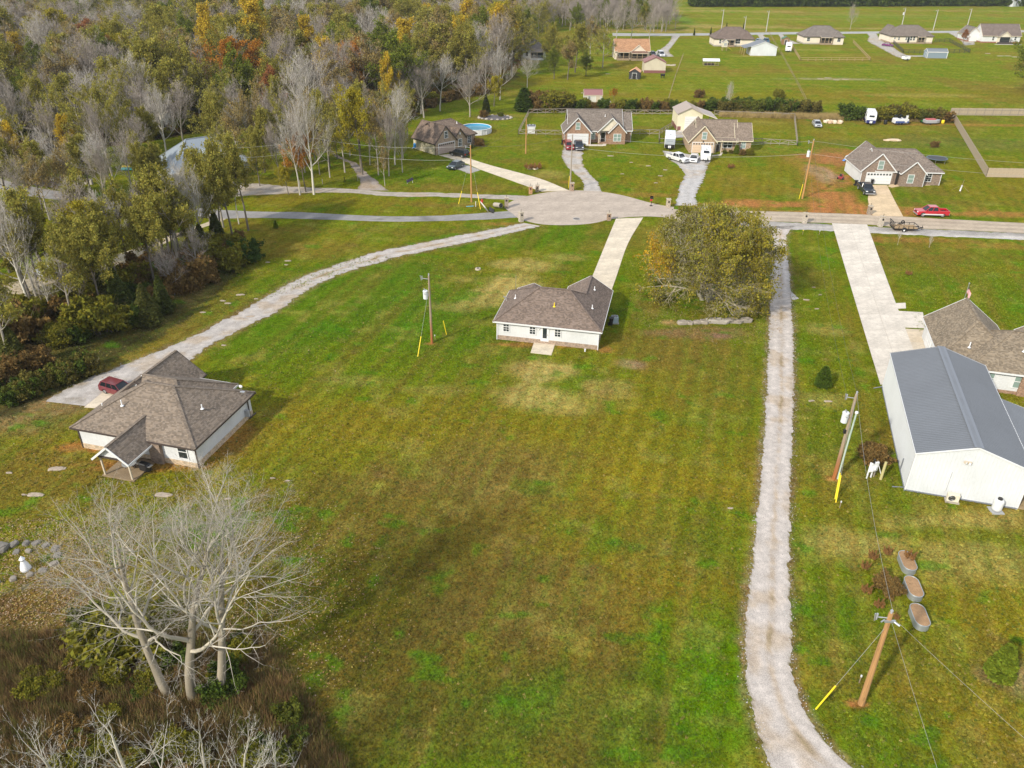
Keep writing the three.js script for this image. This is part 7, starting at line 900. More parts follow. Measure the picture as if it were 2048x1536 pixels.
const shrubOf = (seed, c, o = {}) => growTree({ seed, h: 2.6, r0: 0.06, clear: 0.1, limb: 0.36, topLimb: 0.7, kids: [7, 5, 4], levels: 2, ratio: 0.6, angle: 0.85, up: 0.06, trunkLen: 0.85, seg0: 4, bark: DARKB, leaf: vary(c, 0.4), leaves: 26, leafSize: 0.19, tipSpread: 0.3, stems: Array.from({ length: 7 }, (_, i) => ({ x: Math.cos(i * 2.4) * 0.25, z: Math.sin(i * 2.4) * 0.25, d: [Math.cos(i * 2.4) * (0.25 + 0.08 * i), 1, Math.sin(i * 2.4) * (0.25 + 0.08 * i)], k: 0.75 + 0.05 * i })), ...o });
P.shrub = [shrubOf(101, [0.085, 0.125, 0.02]), shrubOf(102, [0.13, 0.145, 0.024]), shrubOf(103, [0.14, 0.12, 0.03], { leaf: some(vary([0.15, 0.13, 0.03], 0.4), 0.55), bark: GREYB })];
P.brush = [shrubOf(111, BROWNL, { leaf: some(vary([0.21, 0.135, 0.045]), 0.55), leaves: 12, levels: 3, kids: [7, 5, 4, 3], stripFrom: 2, bark: DARKB, twig: [0.20, 0.15, 0.09], minTwig: 0.02 }), shrubOf(112, YELGR, { leaf: some(vary([0.19, 0.18, 0.022]), 0.6), leaves: 13, levels: 3, kids: [7, 5, 4, 3], stripFrom: 2, bark: DARKB, twig: [0.18, 0.145, 0.08], minTwig: 0.02 })];
P.round = [growTree({ seed: 121, h: 2.4, r0: 0.05, clear: 0.05, limb: 0.42, topLimb: 0.8, kids: [9, 6, 4], levels: 2, ratio: 0.55, angle: 1.0, up: 0.02, trunkLen: 0.62, seg0: 4, bark: DARKB, leaf: vary([0.055, 0.095, 0.018], 0.4), leaves: 60, leafSize: 0.11, tipSpread: 0.2, stems: [{ x: 0, z: 0, d: [0, 1, 0], k: 1 }, { x: 0.1, z: 0.1, d: [0.5, 1, 0.3], k: 0.9 }, { x: -0.1, z: 0, d: [-0.5, 1, 0.2], k: 0.9 }, { x: 0, z: -0.1, d: [0.1, 1, -0.5], k: 0.9 }] })];
P.arbor = [cedarGeo(131, 2.9, 0.9, [0.17, 0.22, 0.02], 5000)]; { const g = P.arbor[0].leaves; void g; }
P.weed = [shrubOf(141, RUST, { h: 0.8, leaves: 7, leafSize: 0.06, tipSpread: 0.06, r0: 0.01, leaf: some(vary([0.32, 0.17, 0.06]), 0.5) })];
P.bush = [cedarGeo(151, 2.4, 0.95, [0.075, 0.12, 0.014], 5200)];
for (const k of Object.keys(P)) for (const g of P[k]) { let H = 0; for (const q of [g.trunk, g.fine, g.leaves]) if (q) { q.computeBoundingBox(); H = Math.max(H, q.boundingBox.max.y); } g.H = H; }
const leafless = { bare: 1, pale: 1 };
function plant(o, g, leafM = leafMat) { part(o, 'trunk', g.trunk, barkMat); if (g.leaves) { const c = part(o, 'crown', g.leaves, leafM); if (g.fine) part(c, 'branches', g.fine, twigMat); } else if (g.fine) part(o, 'crown', g.fine, twigMat); return o; }
let turnSeed = rng(4242);
function tree(kind, v, label, pos, h, { name, category, group, wide = 1, turn } = {}) {
  const g = P[kind][v % P[kind].length], o = thing(name ?? (leafless[kind] ? 'bare_tree' : ['shrub', 'round', 'brush', 'weed', 'arbor', 'bush'].includes(kind) ? 'shrub' : kind === 'cedar' ? 'cedar_tree' : 'tree'), label, category ?? (['shrub', 'round', 'brush', 'weed', 'arbor', 'bush'].includes(kind) ? 'shrub' : 'tree'), pos, turn ?? turnSeed() * 6.283, group);
  const s = h / g.H; o.scale.set(s * wide, s, s * wide); return plant(o, g);
}
const tr = (px, py, kind, v, h, label, opt) => tree(kind, v, label, at(px, py), h, opt);
// trees one can tell apart
tr(628, 389, 'pale', 0, 22, 'tall white-barked bare tree standing beside the gravel track', { wide: 0.72 }); tr(600, 390, 'pale', 1, 17, 'slim white-barked bare tree left of the tallest white one by the track', { wide: 0.7 }); tr(612, 384, 'rust', 1, 12, 'small bright orange tree between the white-barked trees by the track', { wide: 0.7 }); tr(577, 389, 'yellow', 0, 6, 'short yellow sapling on the edge of the gravel track');
tr(725, 349, 'yellow', 0, 19, 'tall yellow-green tree beside the woods drive', { wide: 0.75 }); tr(690, 345, 'sparse', 0, 17, 'half-bare olive tree left of the woods drive', { wide: 0.7 }); tr(757, 350, 'sparse', 1, 16, 'brownish half-bare tree right of the woods drive', { wide: 0.7 }); tr(778, 352, 'bare', 1, 16, 'bare grey tree at the corner of the lawn by the woods drive', { wide: 0.7 }); tr(806, 318, 'sparse', 0, 15, 'thin olive tree left of the tan brick house', { wide: 0.8 }); tr(790, 330, 'pale', 1, 18, 'pale bare tree left of the tan brick house', { wide: 0.7 }); tr(660, 335, 'olive', 0, 17, 'olive tree above the bend of the woods drive', { wide: 0.7 }); tr(640, 350, 'brown', 0, 12, 'brown-leaved tree by the bend of the woods drive', { wide: 0.7 }); tr(770, 372, 'sparse', 1, 9, 'small half-bare tree at the mouth of the woods drive', { wide: 0.6 });
tr(440, 185, 'yellow', 1, 26, 'tall golden-yellow tree rising from the woodland, left of two', { wide: 0.8 }); tr(515, 180, 'yellow', 1, 27, 'tall golden-yellow tree rising from the woodland, right of two'); tr(236, 185, 'rust', 0, 17, 'reddish-brown tree in the woodland left of the olive crowns'); tr(548, 268, 'rust', 0, 17, 'rust-red tree in the woodland above the white-barked trees'); tr(717, 215, 'rust', 1, 19, 'bright orange round-crowned tree in the woodland'); tr(783, 245, 'yellow', 1, 18, 'gold-topped tree in the woodland above the pool house', { wide: 0.7 }); tr(250, 175, 'olive', 1, 22, 'broad olive-green tree in the woodland, upper left'); tr(482, 255, 'green', 0, 21, 'dark olive broad-crowned tree in the woodland middle'); tr(345, 240, 'sparse', 0, 21, 'tall olive tree with open crown left of the dark olive one'); tr(290, 265, 'pale', 0, 20, 'white-barked bare tree in the middle of the left woodland'); tr(700, 180, 'olive', 1, 20, 'mid-green tree in the woodland above the orange crown'); tr(830, 205, 'olive', 1, 20, 'dull olive tree at the right edge of the woodland'); tr(950, 165, 'green', 0, 18, 'dark olive tree at the pasture edge of the woodland'); tr(905, 185, 'sparse', 1, 19, 'brownish tree at the pasture edge of the woodland');
tr(940, 234, 'bare', 2, 16, 'bare grey tree with dark trunk on the lawn behind the pool'); tr(880, 222, 'pale', 1, 16, 'pale bare tree at the wood edge left of the pool'); tr(1000, 200, 'pale', 0, 16, 'pale bare tree at the corner of the pasture'); tr(970, 205, 'bare', 0, 16, 'bare grey tree at the corner of the pasture', { wide: 0.8 }); tr(1053, 190, 'pale', 1, 13, 'lone pale bare tree standing in the upper pasture'); tr(988, 213, 'yellow', 0, 9, 'pale yellow-green young tree behind the mulched garden bed'); tr(848, 236, 'bare', 1, 17, 'bare grey tree behind the roof of the tan brick house');
tr(1048, 222, 'bush', 0, 6.5, 'dark green round cedar at the left corner of the paddock fence', { wide: 1.3, name: 'cedar_tree', category: 'tree' }); tr(972, 226, 'cedar', 0, 5, 'small dark cedar at the wood edge near the garden bed'); tr(1108, 158, 'green', 0, 11, 'dark rounded evergreen left of three by the white far house', { wide: 1.2 }); tr(1135, 160, 'brown', 0, 13, 'broad olive-brown tree, middle of three by the white far house', { wide: 1.2 }); tr(1172, 152, 'green', 0, 9, 'shorter dark green tree, right of three by the white far house', { wide: 1.25 }); tr(1150, 145, 'olive', 0, 17, 'olive tree rising behind the three trees by the white far house'); tr(1100, 135, 'olive', 1, 16, 'olive tree beside the white far house'); tr(1205, 135, 'sparse', 0, 15, 'open olive tree left of the orange-roofed far house'); tr(1180, 120, 'sparse', 1, 16, 'brownish open tree between the white far house and the orange roof');
tr(1298, 80, 'bare', 2, 15, 'broad bare grey tree by the far road behind the orange-roofed house'); tr(1262, 78, 'bare', 0, 16, 'bare grey tree by the far road left of the broad one'); tr(1232, 82, 'bare', 1, 16, 'bare grey tree behind the left end of the orange roof'); tr(1332, 60, 'bare', 0, 13, 'bare tree at the right end of the grove past the far road'); tr(1315, 58, 'bare', 1, 14, 'second bare tree from the right of the grove past the far road'); tr(1350, 58, 'bare', 2, 11, 'lowest bare tree ending the grove past the far road'); tr(1050, 95, 'green', 0, 17, 'dark green tree behind the white far house'); tr(1075, 85, 'sparse', 0, 17, 'olive open tree behind the white far house'); tr(1700, 60, 'bare', 2, 14, 'lone dark bare tree in the field beyond the far road', { wide: 0.7 }); tr(1925, 91, 'rust', 0, 7, 'small russet tree left of the upper right house', { wide: 1.1 });
tr(2058, 191, 'green', 0, 20, 'big dark evergreen-looking tree leaning in at the right edge of the far field', { wide: 1.5 }); tr(1388, 71, 'cedar', 0, 3.6, 'small columnar evergreen by the far road, left of two', { wide: 0.55 }); tr(1421, 70, 'cedar', 0, 3.6, 'small columnar evergreen by the far road, right of two', { wide: 0.55 }); tr(1452, 62, 'cedar', 0, 4, 'small evergreen behind the brown hip roof, left of two', { wide: 0.5 }); tr(1486, 62, 'cedar', 0, 4, 'small evergreen behind the brown hip roof, right of two', { wide: 0.5 });
tr(1398, 195, 'brush', 0, 3, 'small bare shrub in the far pasture, left of two'); tr(1556, 198, 'brush', 1, 3, 'small bare shrub in the far pasture, right of two'); tr(1455, 225, 'pale', 0, 9, 'thin pale bare tree in the hedgerow', { wide: 0.6 }); tr(1228, 203, 'rust', 1, 4, 'small orange shrub-like tree right of the maroon-roofed shed', { wide: 0.9, name: 'tree' });
// near left belt
[[497, 461, 'olive', 0, 16.5, 'olive-leaved tree with slim dark trunk nearest the asphalt road', 0.62], [468, 487, 'olive', 1, 17, 'olive-leaved tall tree second from the road at the belt end', 0.6], [447, 455, 'sparse', 0, 16, 'thin half-bare tree beside the pale drive mouth', 0.6], [478, 448, 'pale', 1, 15, 'thin pale bare tree behind the road-end olive tree', 0.55], [425, 470, 'olive', 1, 15, 'leaning olive tree above the cedar thicket at the belt end', 0.65], [395, 505, 'pale', 0, 15, 'pale bare tree in the belt beside the pale drive', 0.75], [355, 520, 'pale', 1, 14, 'second pale bare tree in the belt beside the pale drive', 0.7], [302, 545, 'bare', 0, 15, 'bare dark-trunked tree leaning over the pale drive', 0.7], [265, 556, 'sparse', 1, 15, 'half-bare brown tree in the belt above the cedars', 0.75], [232, 570, 'bare', 1, 15, 'bare tree in the belt left of the cedars', 0.75], [188, 575, 'yellow', 0, 14, 'yellow-olive tree with leaning trunk at the left of the belt', 0.9], [95, 560, 'olive', 1, 14, 'broad olive tree at the far left by the silver cars', 0.95], [20, 545, 'olive', 0, 14, 'olive tree cut by the left edge beside the half-hidden house', 0.95], [30, 690, 'brush', 0, 7, 'tall tangled grey thicket at the left edge of the belt', 1], [110, 650, 'pale', 1, 11, 'tangled pale bare tree above the green shrubs at the left', 0.9], [75, 600, 'sparse', 1, 12, 'dull brown tree at the left of the belt', 0.9], [160, 640, 'bare', 2, 11, 'bare spreading tree in the left of the belt', 0.9], [350, 590, 'bare', 2, 9, 'low bare spreading tree between the cedar and the gravel road', 0.9], [400, 560, 'bare', 0, 9, 'low grey tangled tree at the belt edge by the gravel road', 1.0]].forEach(([x, y, k, v, h, l, w]) => (k === 'olive' || k === 'sparse' ? tr(x, y, 'slim', k === 'olive' ? 0 : 1, h * 1.05, l, { wide: w * 1.25 }) : tr(x, y, k, v, h, l, { wide: w })));
[[250, 640, 0, 7.5, 'dark cedar in the middle of the belt above the gravel road'], [300, 650, 1, 6, 'dark spreading cedar beside the gravel road'], [205, 620, 1, 7, 'dark cedar behind the middle one of the belt'], [440, 500, 0, 6.5, 'dark cedar at the thicket end of the belt'], [330, 625, 0, 5.5, 'small dark cedar nearest the gravel road'], [410, 520, 1, 6, 'dark cedar among the bare trees at the belt end'], [40, 740, 1, 6, 'green cedar low at the left edge']].forEach(([x, y, v, h, l]) => tr(x, y, 'cedar', v, h, l));
tr(490, 525, 'round', 0, 4.2, 'rounded grey-green bush at the tip of the belt on the lawn'); 
{ const r = rng(61), spots = []; for (let i = 0; i < 46; i++) { const t = r(), px = lerp(-20, 480, t), edge = lerp(825, 545, Math.pow(t, 0.95)), py = edge - 8 - r() * lerp(150, 45, t); spots.push([px, py]); }
  spots.forEach(([x, y], i) => { const k = i % 3 === 0 ? 'shrub' : 'brush'; tr(x, y, k, i, (k === 'shrub' ? 2.6 : 4) * (0.8 + 0.6 * r()), k === 'shrub' ? 'green undergrowth shrub in the belt of trees along the gravel road' : 'brown tangled undergrowth shrub in the belt of trees along the gravel road', { group: k === 'shrub' ? 'green shrubs of the tree belt' : 'brown brush of the tree belt' }); });
  for (let i = 0; i < 12; i++) { const t = (i + r() * 0.6) / 12; tr(lerp(20, 190, t), lerp(812, 742, t) - 8 * r(), 'shrub', i, 1.9 + r(), 'bright green low shrub in the row beside the gravel parking', { group: 'green shrubs beside the gravel parking' }); }
  for (let i = 0; i < 24; i++) { const t = i / 24, px = lerp(1428, 1626, t); tr(px + r() * 4, lerp(226, 231, t) - r() * 4, 'shrub', i, 3.3 + r() * 1.2, 'dense green shrub in the hedgerow behind the paddock fence', { group: 'hedgerow shrubs behind the paddock fence', wide: 1.25 }); }
  for (let i = 0; i < 16; i++) { const t = i / 16, px = lerp(1150, 1420, t); tr(px + r() * 10, lerp(222, 224, t) - r() * 4, i % 3 ? 'brush' : 'shrub', i, 2.4 + r() * 1.6, 'scrubby shrub in the thin hedge behind the two brick houses', { group: 'scrub of the thin hedge' }); }
  for (let i = 0; i < 26; i++) { const t = i / 26, px = lerp(1070, 1130, t); tr(px + r() * 4, 222 - r() * 6, 'brush', i, 3.5 + r() * 2.5, 'thin bare brush behind the paddock corner', { group: 'bare brush behind the paddock corner' }); }
  [[1704, 238, 'shrub', 4.4, 'round green bush left of the white travel trailer with the blue skirt'], [1768, 240, 'brush', 4, 'brown bush right of the white travel trailer with the blue skirt'], [1792, 238, 'shrub', 4.6, 'green and brown bush above the folding camper'], [1818, 240, 'brush', 4.2, 'brown bush left of the green mower by the hedgerow'], [1838, 242, 'shrub', 3.6, 'green bush behind the green mower by the hedgerow'], [1862, 242, 'shrub', 3.8, 'green bush behind the covered boat'], [1884, 243, 'brush', 3.4, 'brown bush at the fence corner']].forEach(([x, y, k, h, l], i) => tr(x, y, k, i, h, l, { wide: 1.3 }));
  [[1425, 305, 'arbor', 1.9, 'narrow evergreen at the garage corner of the light tan brick house'], [1472, 307, 'arbor', 2.4, 'narrow evergreen at the porch end of the light tan brick house'], [1485, 310, 'brush', 1.5, 'dull shrub right of the porch evergreen'], [1498, 310, 'brush', 1.6, 'dull shrub at the end wall of the light tan brick house'], [1449, 307, 'shrub', 0.9, 'low yellow-green shrub before the porch of the light tan brick house'], [1462, 307, 'shrub', 0.9, 'low yellow-green shrub next to the porch evergreen'], [1799, 366, 'arbor', 1.6, 'small cone evergreen by the entrance of the grey brick house'], [1821, 368, 'arbor', 1.7, 'small cone evergreen in the bed of the grey brick house'], [960, 292, 'brush', 2.2, 'brown-green shrub at the right end of the tan brick house'], [940, 297, 'shrub', 1.1, 'low shrub under the right windows of the tan brick house'], [1058, 338, 'weed', 1.2, 'brown shrub left of the white rock group'], [1073, 338, 'weed', 1.3, 'brown shrub right of the white rock group'], [968, 235, 'brush', 2.4, 'pale dry shrub at the left of the garden bed'], [1002, 234, 'shrub', 1.5, 'green shrub in the garden bed'], [1868, 294, 'brush', 1.8, 'small bare sapling behind the grey brick house'], [1462, 336, 'weed', 0.9, 'tiny dark shrub on the lawn of the light tan brick house'], [552, 456, 'arbor', 1.4, 'tiny orange-brown sapling on the lawn beside the asphalt road'],
   [1644, 772, 'bush', 2.7, 'round clipped green bush right of the gravel lane'], [1749, 921, 'brush', 2.2, 'brown-green rounded shrub behind the meter stand'], [1996, 1354, 'arbor', 3.3, 'bright green cone-shaped evergreen at the lower right edge'], [1775, 1182, 'brush', 1.5, 'dark reddish sprawling shrub left of the middle stock tank'], [1745, 1117, 'weed', 0.8, 'small rust-red shrub beyond the sprawling one'], [1774, 1108, 'weed', 0.8, 'small rust-red shrub near the farthest stock tank'], [1729, 1137, 'weed', 0.75, 'small rust-red shrub at the left of the planters'], [1732, 1186, 'weed', 0.85, 'small orange-red shrub left of the sprawling one'], [1757, 1215, 'weed', 0.8, 'small orange-red shrub above the orange-brown pole'], [1792, 1238, 'weed', 0.5, 'tiny rust shrub left of the nearest stock tank'], [1815, 1128, 'weed', 0.9, 'withered brown plant in the farthest stock tank'], [1817, 549, 'weed', 0.6, 'tiny brown sapling on the right lawn above the concrete apron'], [1795, 490, 'pale', 2.6, 'thin bare sapling on the right lawn below the trailer'], [1858, 495, 'pale', 2.4, 'second thin bare sapling on the right lawn']].forEach(([x, y, k, h, l], i) => { const o = tr(x, y, k, i, h, l, k === 'brush' && y > 900 ? { wide: 1.3 } : k === 'weed' && y > 900 ? { wide: 0.55 } : k === 'pale' ? { wide: 0.6, name: 'sapling' } : {}); if (l.startsWith('withered')) o.position.y = 0.55; });
}
// the big olive-grey tree in the middle
{
  const leafAt = (p, r) => { const n = vnoise(p.x * 0.5 + 20, p.y * 0.5 + p.z * 0.5 + 20); if (p.x < -6.2 && p.y > 3.5 && p.y < 9 && n < 0.62) return vary(n < 0.4 ? [0.46, 0.28, 0.02] : [0.36, 0.28, 0.025])(p, r); if (n > 0.54 - (p.x > 1 ? 0.16 : 0) ) return null; return vary(n < 0.32 ? [0.29, 0.25, 0.03] : [0.225, 0.21, 0.034])(p, r); };
  const g = growTree({ seed: 207, env: (p) => { const a = p.x / 10, b = (p.y - 5.6) / 8.0, c = p.z / 10; return a * a + b * b + c * c < 0.9 + 0.25 * vnoise(p.x * 0.8 + 30, p.z * 0.8 + p.y + 30); }, h: 14.2, r0: 0.42, clear: 0.10, limb: 0.62, topLimb: 0.5, kids: [13, 9, 8, 5], levels: 4, stripFrom: 4, ratio: 0.55, angle: 0.95, up: 0.03, wob: 0.2, minTwig: 0.026, trunkLen: 0.75, bark: [0.42, 0.39, 0.31], twig: [0.52, 0.45, 0.30], leaf: leafAt, leaves: 4, leafSize: 0.17, tipSpread: 0.4, stems: [{ x: 0, z: 0, d: [0.05, 1, 0], k: 1 }, { x: -0.7, z: 0.3, d: [-0.55, 1, 0.15], k: 0.95, r: 0.8 }, { x: 0.7, z: 0.2, d: [0.55, 1, 0.1], k: 0.95, r: 0.8 }, { x: 0, z: 0.8, d: [0.1, 1, 0.6], k: 0.8, r: 0.7 }, { x: -0.2, z: -0.6, d: [-0.15, 1, -0.6], k: 0.9, r: 0.7 }] });
  plant(thing('olive_tree', 'big spreading olive-grey tree with gold patches on the left beside the gravel lane', 'tree', at(1414, 598)), g);
}
// the great bare tree in the lower left, three trunks
{
  const g = growTree({ seed: 314, h: 17, r0: 0.40, clear: 0.34, limb: 0.56, topLimb: 0.42, env: (p) => { const a = p.x / 10.8, b = (p.y - 10) / 7.6, c = p.z / 10.5; return a * a + b * b + c * c < 0.85 + 0.3 * vnoise(p.x * 0.7 + 30, p.z * 0.7 + p.y + 30); }, cols: [[0.27, 0.235, 0.175], [0.40, 0.365, 0.29], [0.47, 0.435, 0.36], [0.40, 0.365, 0.31], [0.34, 0.305, 0.26], [0.31, 0.275, 0.23]], kids: [9, 7, 6, 4, 3], seg1: 11, seg2: 7, levels: 5, stripFrom: 4, ratio: 0.55, angle: 0.8, up: 0.045, wob: 0.25, minTwig: 0.014, trunkLen: 0.78, sway: 0.35, trunkLevels: 2, limbR: 0.55, bark: [0.30, 0.265, 0.20], twig: [0.52, 0.48, 0.41], seg0: 9, stems: [{ x: -1.6, z: 0.1, d: [-0.26, 1, -0.12], k: 1, r: 0.8 }, { x: 0.2, z: 0.4, d: [-0.02, 1, 0.0], k: 1.0, r: 1.0 }, { x: 1.9, z: 0, d: [0.2, 1, -0.08], k: 0.92, r: 0.9 }] });
  plant(thing('bare_tree', 'great pale bare tree with three trunks in the lower left', 'tree', at(385, 1392)), g);
  const g2 = [growTree({ seed: 321, h: 10, r0: 0.2, clear: 0.2, limb: 0.45, kids: [8, 5, 4, 3], levels: 4, stripFrom: 4, ratio: 0.55, angle: 0.75, up: 0.10, wob: 0.2, minTwig: 0.014, trunkLevels: 2, seg1: 9, seg2: 6, bark: [0.42, 0.39, 0.32], twig: [0.54, 0.51, 0.45], stems: [{ x: 0, z: 0, d: [0.1, 1, 0], k: 1 }, { x: 0.4, z: 0, d: [0.4, 1, -0.1], k: 0.9, r: 0.8 }] }), growTree({ seed: 322, h: 10, r0: 0.2, clear: 0.25, limb: 0.42, kids: [8, 5, 4, 3], levels: 4, stripFrom: 4, ratio: 0.55, angle: 0.7, up: 0.1, wob: 0.22, minTwig: 0.014, trunkLevels: 2, seg1: 9, seg2: 6, bark: [0.42, 0.39, 0.32], twig: [0.54, 0.51, 0.45] })];
  [[440, 1660, 0, 9, 'pale bare tree rising from the bottom edge, right of the group'], [300, 1690, 1, 11, 'pale bare tree rising from the bottom edge, below the three trunks'], [165, 1660, 0, 9.5, 'pale bare tree rising from the bottom edge, left of the middle one'], [30, 1640, 1, 10, 'pale bare tree rising from the bottom left corner'], [560, 1600, 1, 5.5, 'small bare tree at the bottom edge beside the brush']].forEach(([x, y, v, h, l], i) => { const o = thing('bare_tree', l, 'tree', at(x, y), i * 1.9); o.scale.setScalar(h / 10); plant(o, g2[v]); });
  const r = rng(88), lab = ['brown tangled brush under the great bare tree', 'yellow-leaved brush under the great bare tree', 'green shrub in the brush under the great bare tree'];
  for (let i = 0; i < 62; i++) { const px = lerp(60, 700, r()), py = lerp(1290, 1560, r()); if (px > 560 + (py - 1290) * 0.55 || (px > 300 && px < 480 && py > 1370 && py < 1470)) continue; const k = i % 3 === 0 ? 2 : i % 2; tr(px, py, k === 2 ? 'shrub' : 'brush', k === 2 ? i % 2 : k, (k === 2 ? 1.2 : 1.3) * (0.6 + 0.7 * r()), lab[k], { group: lab[k], wide: 1.2 }); }
  tr(450, 1390, 'shrub', 0, 2.3, 'dense green bush at the foot of the right trunk of the great bare tree', { wide: 1.1 }); tr(250, 1300, 'brush', 1, 3.2, 'broad yellow-green brush left of the three trunks', { wide: 1.5 }); tr(200, 1260, 'shrub', 1, 2.4, 'olive shrub at the left of the three trunks', { wide: 1.4 });
}
// the woodland
{
  const r = rng(9001), cand = [], gap = 8.4; const wx = woodEdge.map((p) => p.x), xs0 = -420, xs1 = 60;
  for (let z = -150; z > -640; z -= gap) for (let x = xs0; x < xs1; x += gap) { const X = x + (r() - 0.5) * gap * 0.95, Z = z + (r() - 0.5) * gap * 0.95; if (!inside(woodEdge, X, Z)) continue; if (Math.abs(X) > -Z * 0.70 + 14) continue; const n = vnoise(X / 26 + 80, Z / 26 + 80); if (r() < 0.06) continue; cand.push([X, Z, r(), n, r(), r()]); }
  // clearing round the blue-grey roofed house
  const keep = cand.filter(([x, z]) => { const c = at(420, 330); return Math.hypot(x - c.x, (z - c.z) * 1.0) > 19; }).sort((a, b) => b[1] - a[1]);
  const kindOf = (q, n) => { const t = q * 0.75 + n * 0.25; return t < 0.38 ? 'bare' : t < 0.43 ? 'pale' : t < 0.57 ? 'olive' : t < 0.73 ? 'sparse' : t < 0.79 ? 'green' : t < 0.86 ? 'yellow' : t < 0.885 ? 'rust' : 'brown'; };
  const words = { bare: 'grey bare tree in the dense woodland', pale: 'pale-barked bare tree in the dense woodland', olive: 'olive-leaved tree in the dense woodland', sparse: 'thin-crowned olive-brown tree in the dense woodland', green: 'dark green tree in the dense woodland', yellow: 'yellow-leaved tree in the dense woodland', rust: 'rust-orange tree in the dense woodland', brown: 'brown-leaved tree in the dense woodland' };
  const far = {};
  keep.forEach(([x, z, q, n, a, b], i) => {
    const k = kindOf(q, n), h = 13 + 10 * a, turn = b * 6.283;
    if (i < 225) { const q3 = x / -z, side = q3 < -0.5 ? 'at the far left' : q3 < -0.3 ? 'left of the middle' : q3 < -0.12 ? 'right of the middle' : 'at the right end', deep = z > -225 ? 'front edge' : 'heart', w = words[k].replace('in the dense woodland', `in the ${deep} of the woodland, ${side}`); tree(k, i, w, V(x, 0, z), h, { group: w.replace(' tree in', ' trees in'), turn, wide: 1.0 + 0.35 * b }); return; }
    const v = i % P[k].length; (far[k + v] ??= { k, v, list: [] }).list.push([x, z, h, turn, 1.05 + 0.4 * b]);
  });
  const farWords = { bare0: 'distant grey bare trees filling the back of the woodland', bare1: 'distant upright grey bare trees of the back woodland', bare2: 'distant spreading grey bare trees of the back woodland', pale0: 'distant pale bare trees of the back woodland', pale1: 'distant pale slim bare trees of the back woodland', olive0: 'distant olive trees of the back woodland', olive1: 'distant broad olive trees of the back woodland', sparse0: 'distant thin olive trees of the back woodland', sparse1: 'distant thin brown trees of the back woodland', green0: 'distant dark green trees of the back woodland', yellow0: 'distant yellow-green trees of the back woodland', yellow1: 'distant golden trees of the back woodland', rust0: 'distant rust-red trees of the back woodland', rust1: 'distant orange trees of the back woodland', brown0: 'distant brown-leaved trees of the back woodland' };
  const whole = (g) => mergeGeometries([g.trunk, g.fine, g.leaves].filter(Boolean).map((q) => { const c = new THREE.BufferGeometry(); for (const k of ['position', 'normal', 'color']) c.setAttribute(k, q.attributes[k].clone()); return c; }));
  const mass = (k, v, list, label, name = 'distant_wood') => { const im = shade(new THREE.InstancedMesh(whole(P[k][v]), k === 'bare' || k === 'pale' || k === 'brush' ? twigMat : leafMat, list.length)); const m = new THREE.Matrix4(), qn = new THREE.Quaternion(); list.forEach(([x, z, h, t, w], i) => { const s = h / P[k][v].H; m.compose(V(x, 0, z), qn.setFromAxisAngle(V(0, 1, 0), t), V(s * w, s, s * w)); im.setMatrixAt(i, m); }); im.name = numbered(name); tag(im, label, 'trees', null, 'stuff'); scene.add(im); };
  for (const { k, v, list } of Object.values(far)) mass(k, v, list, farWords[k + v] ?? 'distant trees of the back woodland');
  // trees in and round the clearing
  const spotsC = [[300, 402, 'olive', 15], [330, 399, 'olive', 14], [395, 410, 'sparse', 15], [240, 416, 'pale', 15], [215, 422, 'bare', 14], [130, 402, 'pale', 14], [165, 398, 'bare', 13], [418, 413, 'sparse', 14], [60, 432, 'bare', 13], [100, 440, 'sparse', 13], [20, 420, 'olive', 14], [280, 372, 'olive', 14], [255, 340, 'sparse', 17], [225, 352, 'bare', 17], [190, 345, 'sparse', 17], [160, 352, 'yellow', 13], [120, 345, 'bare', 16], [50, 372, 'yellow', 13], [30, 350, 'sparse', 16], [10, 385, 'bare', 15], [140, 322, 'sparse', 17], [60, 318, 'bare', 18], [15, 315, 'olive', 17], [100, 300, 'olive', 18], [180, 312, 'bare', 18], [215, 318, 'olive', 17], [250, 306, 'sparse', 18], [300, 305, 'bare', 18], [335, 318, 'pale', 17], [368, 296, 'bare', 18], [480, 300, 'bare', 17], [505, 330, 'sparse', 16], [530, 345, 'olive', 14], [545, 318, 'bare', 16], [570, 335, 'sparse', 15], [590, 310, 'bare', 17], [610, 345, 'bare', 14], [520, 372, 'olive', 12], [575, 300, 'olive', 17], [630, 322, 'sparse', 16], [650, 305, 'bare', 17], [675, 318, 'brown', 13], [460, 372, 'sparse', 13], [740, 330, 'bare', 15], [700, 312, 'pale', 16], [755, 318, 'sparse', 15], [805, 345, 'bare', 12], [45, 405, 'sparse', 14], [85, 418, 'olive', 13], [150, 425, 'sparse', 13], [190, 405, 'olive', 13], [290, 345, 'bare', 16], [310, 325, 'olive', 16], [265, 385, 'bare', 14], [455, 318, 'olive', 15], [480, 340, 'sparse', 15], [440, 300, 'sparse', 16], [535, 300, 'sparse', 17], [560, 360, 'bare', 13], [600, 335, 'sparse', 14], [660, 355, 'sparse', 13], [685, 300, 'sparse', 16], [720, 300, 'olive', 16], [740, 300, 'bare', 16], [775, 295, 'sparse', 15], [800, 290, 'bare', 15], [815, 275, 'sparse', 14]];
  const spotsB = []; { let n = 0; while (n < 24) { const t = r(), px = lerp(20, 470, t), py = lerp(lerp(780, 520, t), lerp(600, 462, t), Math.pow(r(), 0.7)); spotsB.push([px, py, ['olive', 'sparse', 'olive', 'bare', 'olive', 'sparse', 'pale'][n % 7], lerp(13, 17, r())]); n++; } }
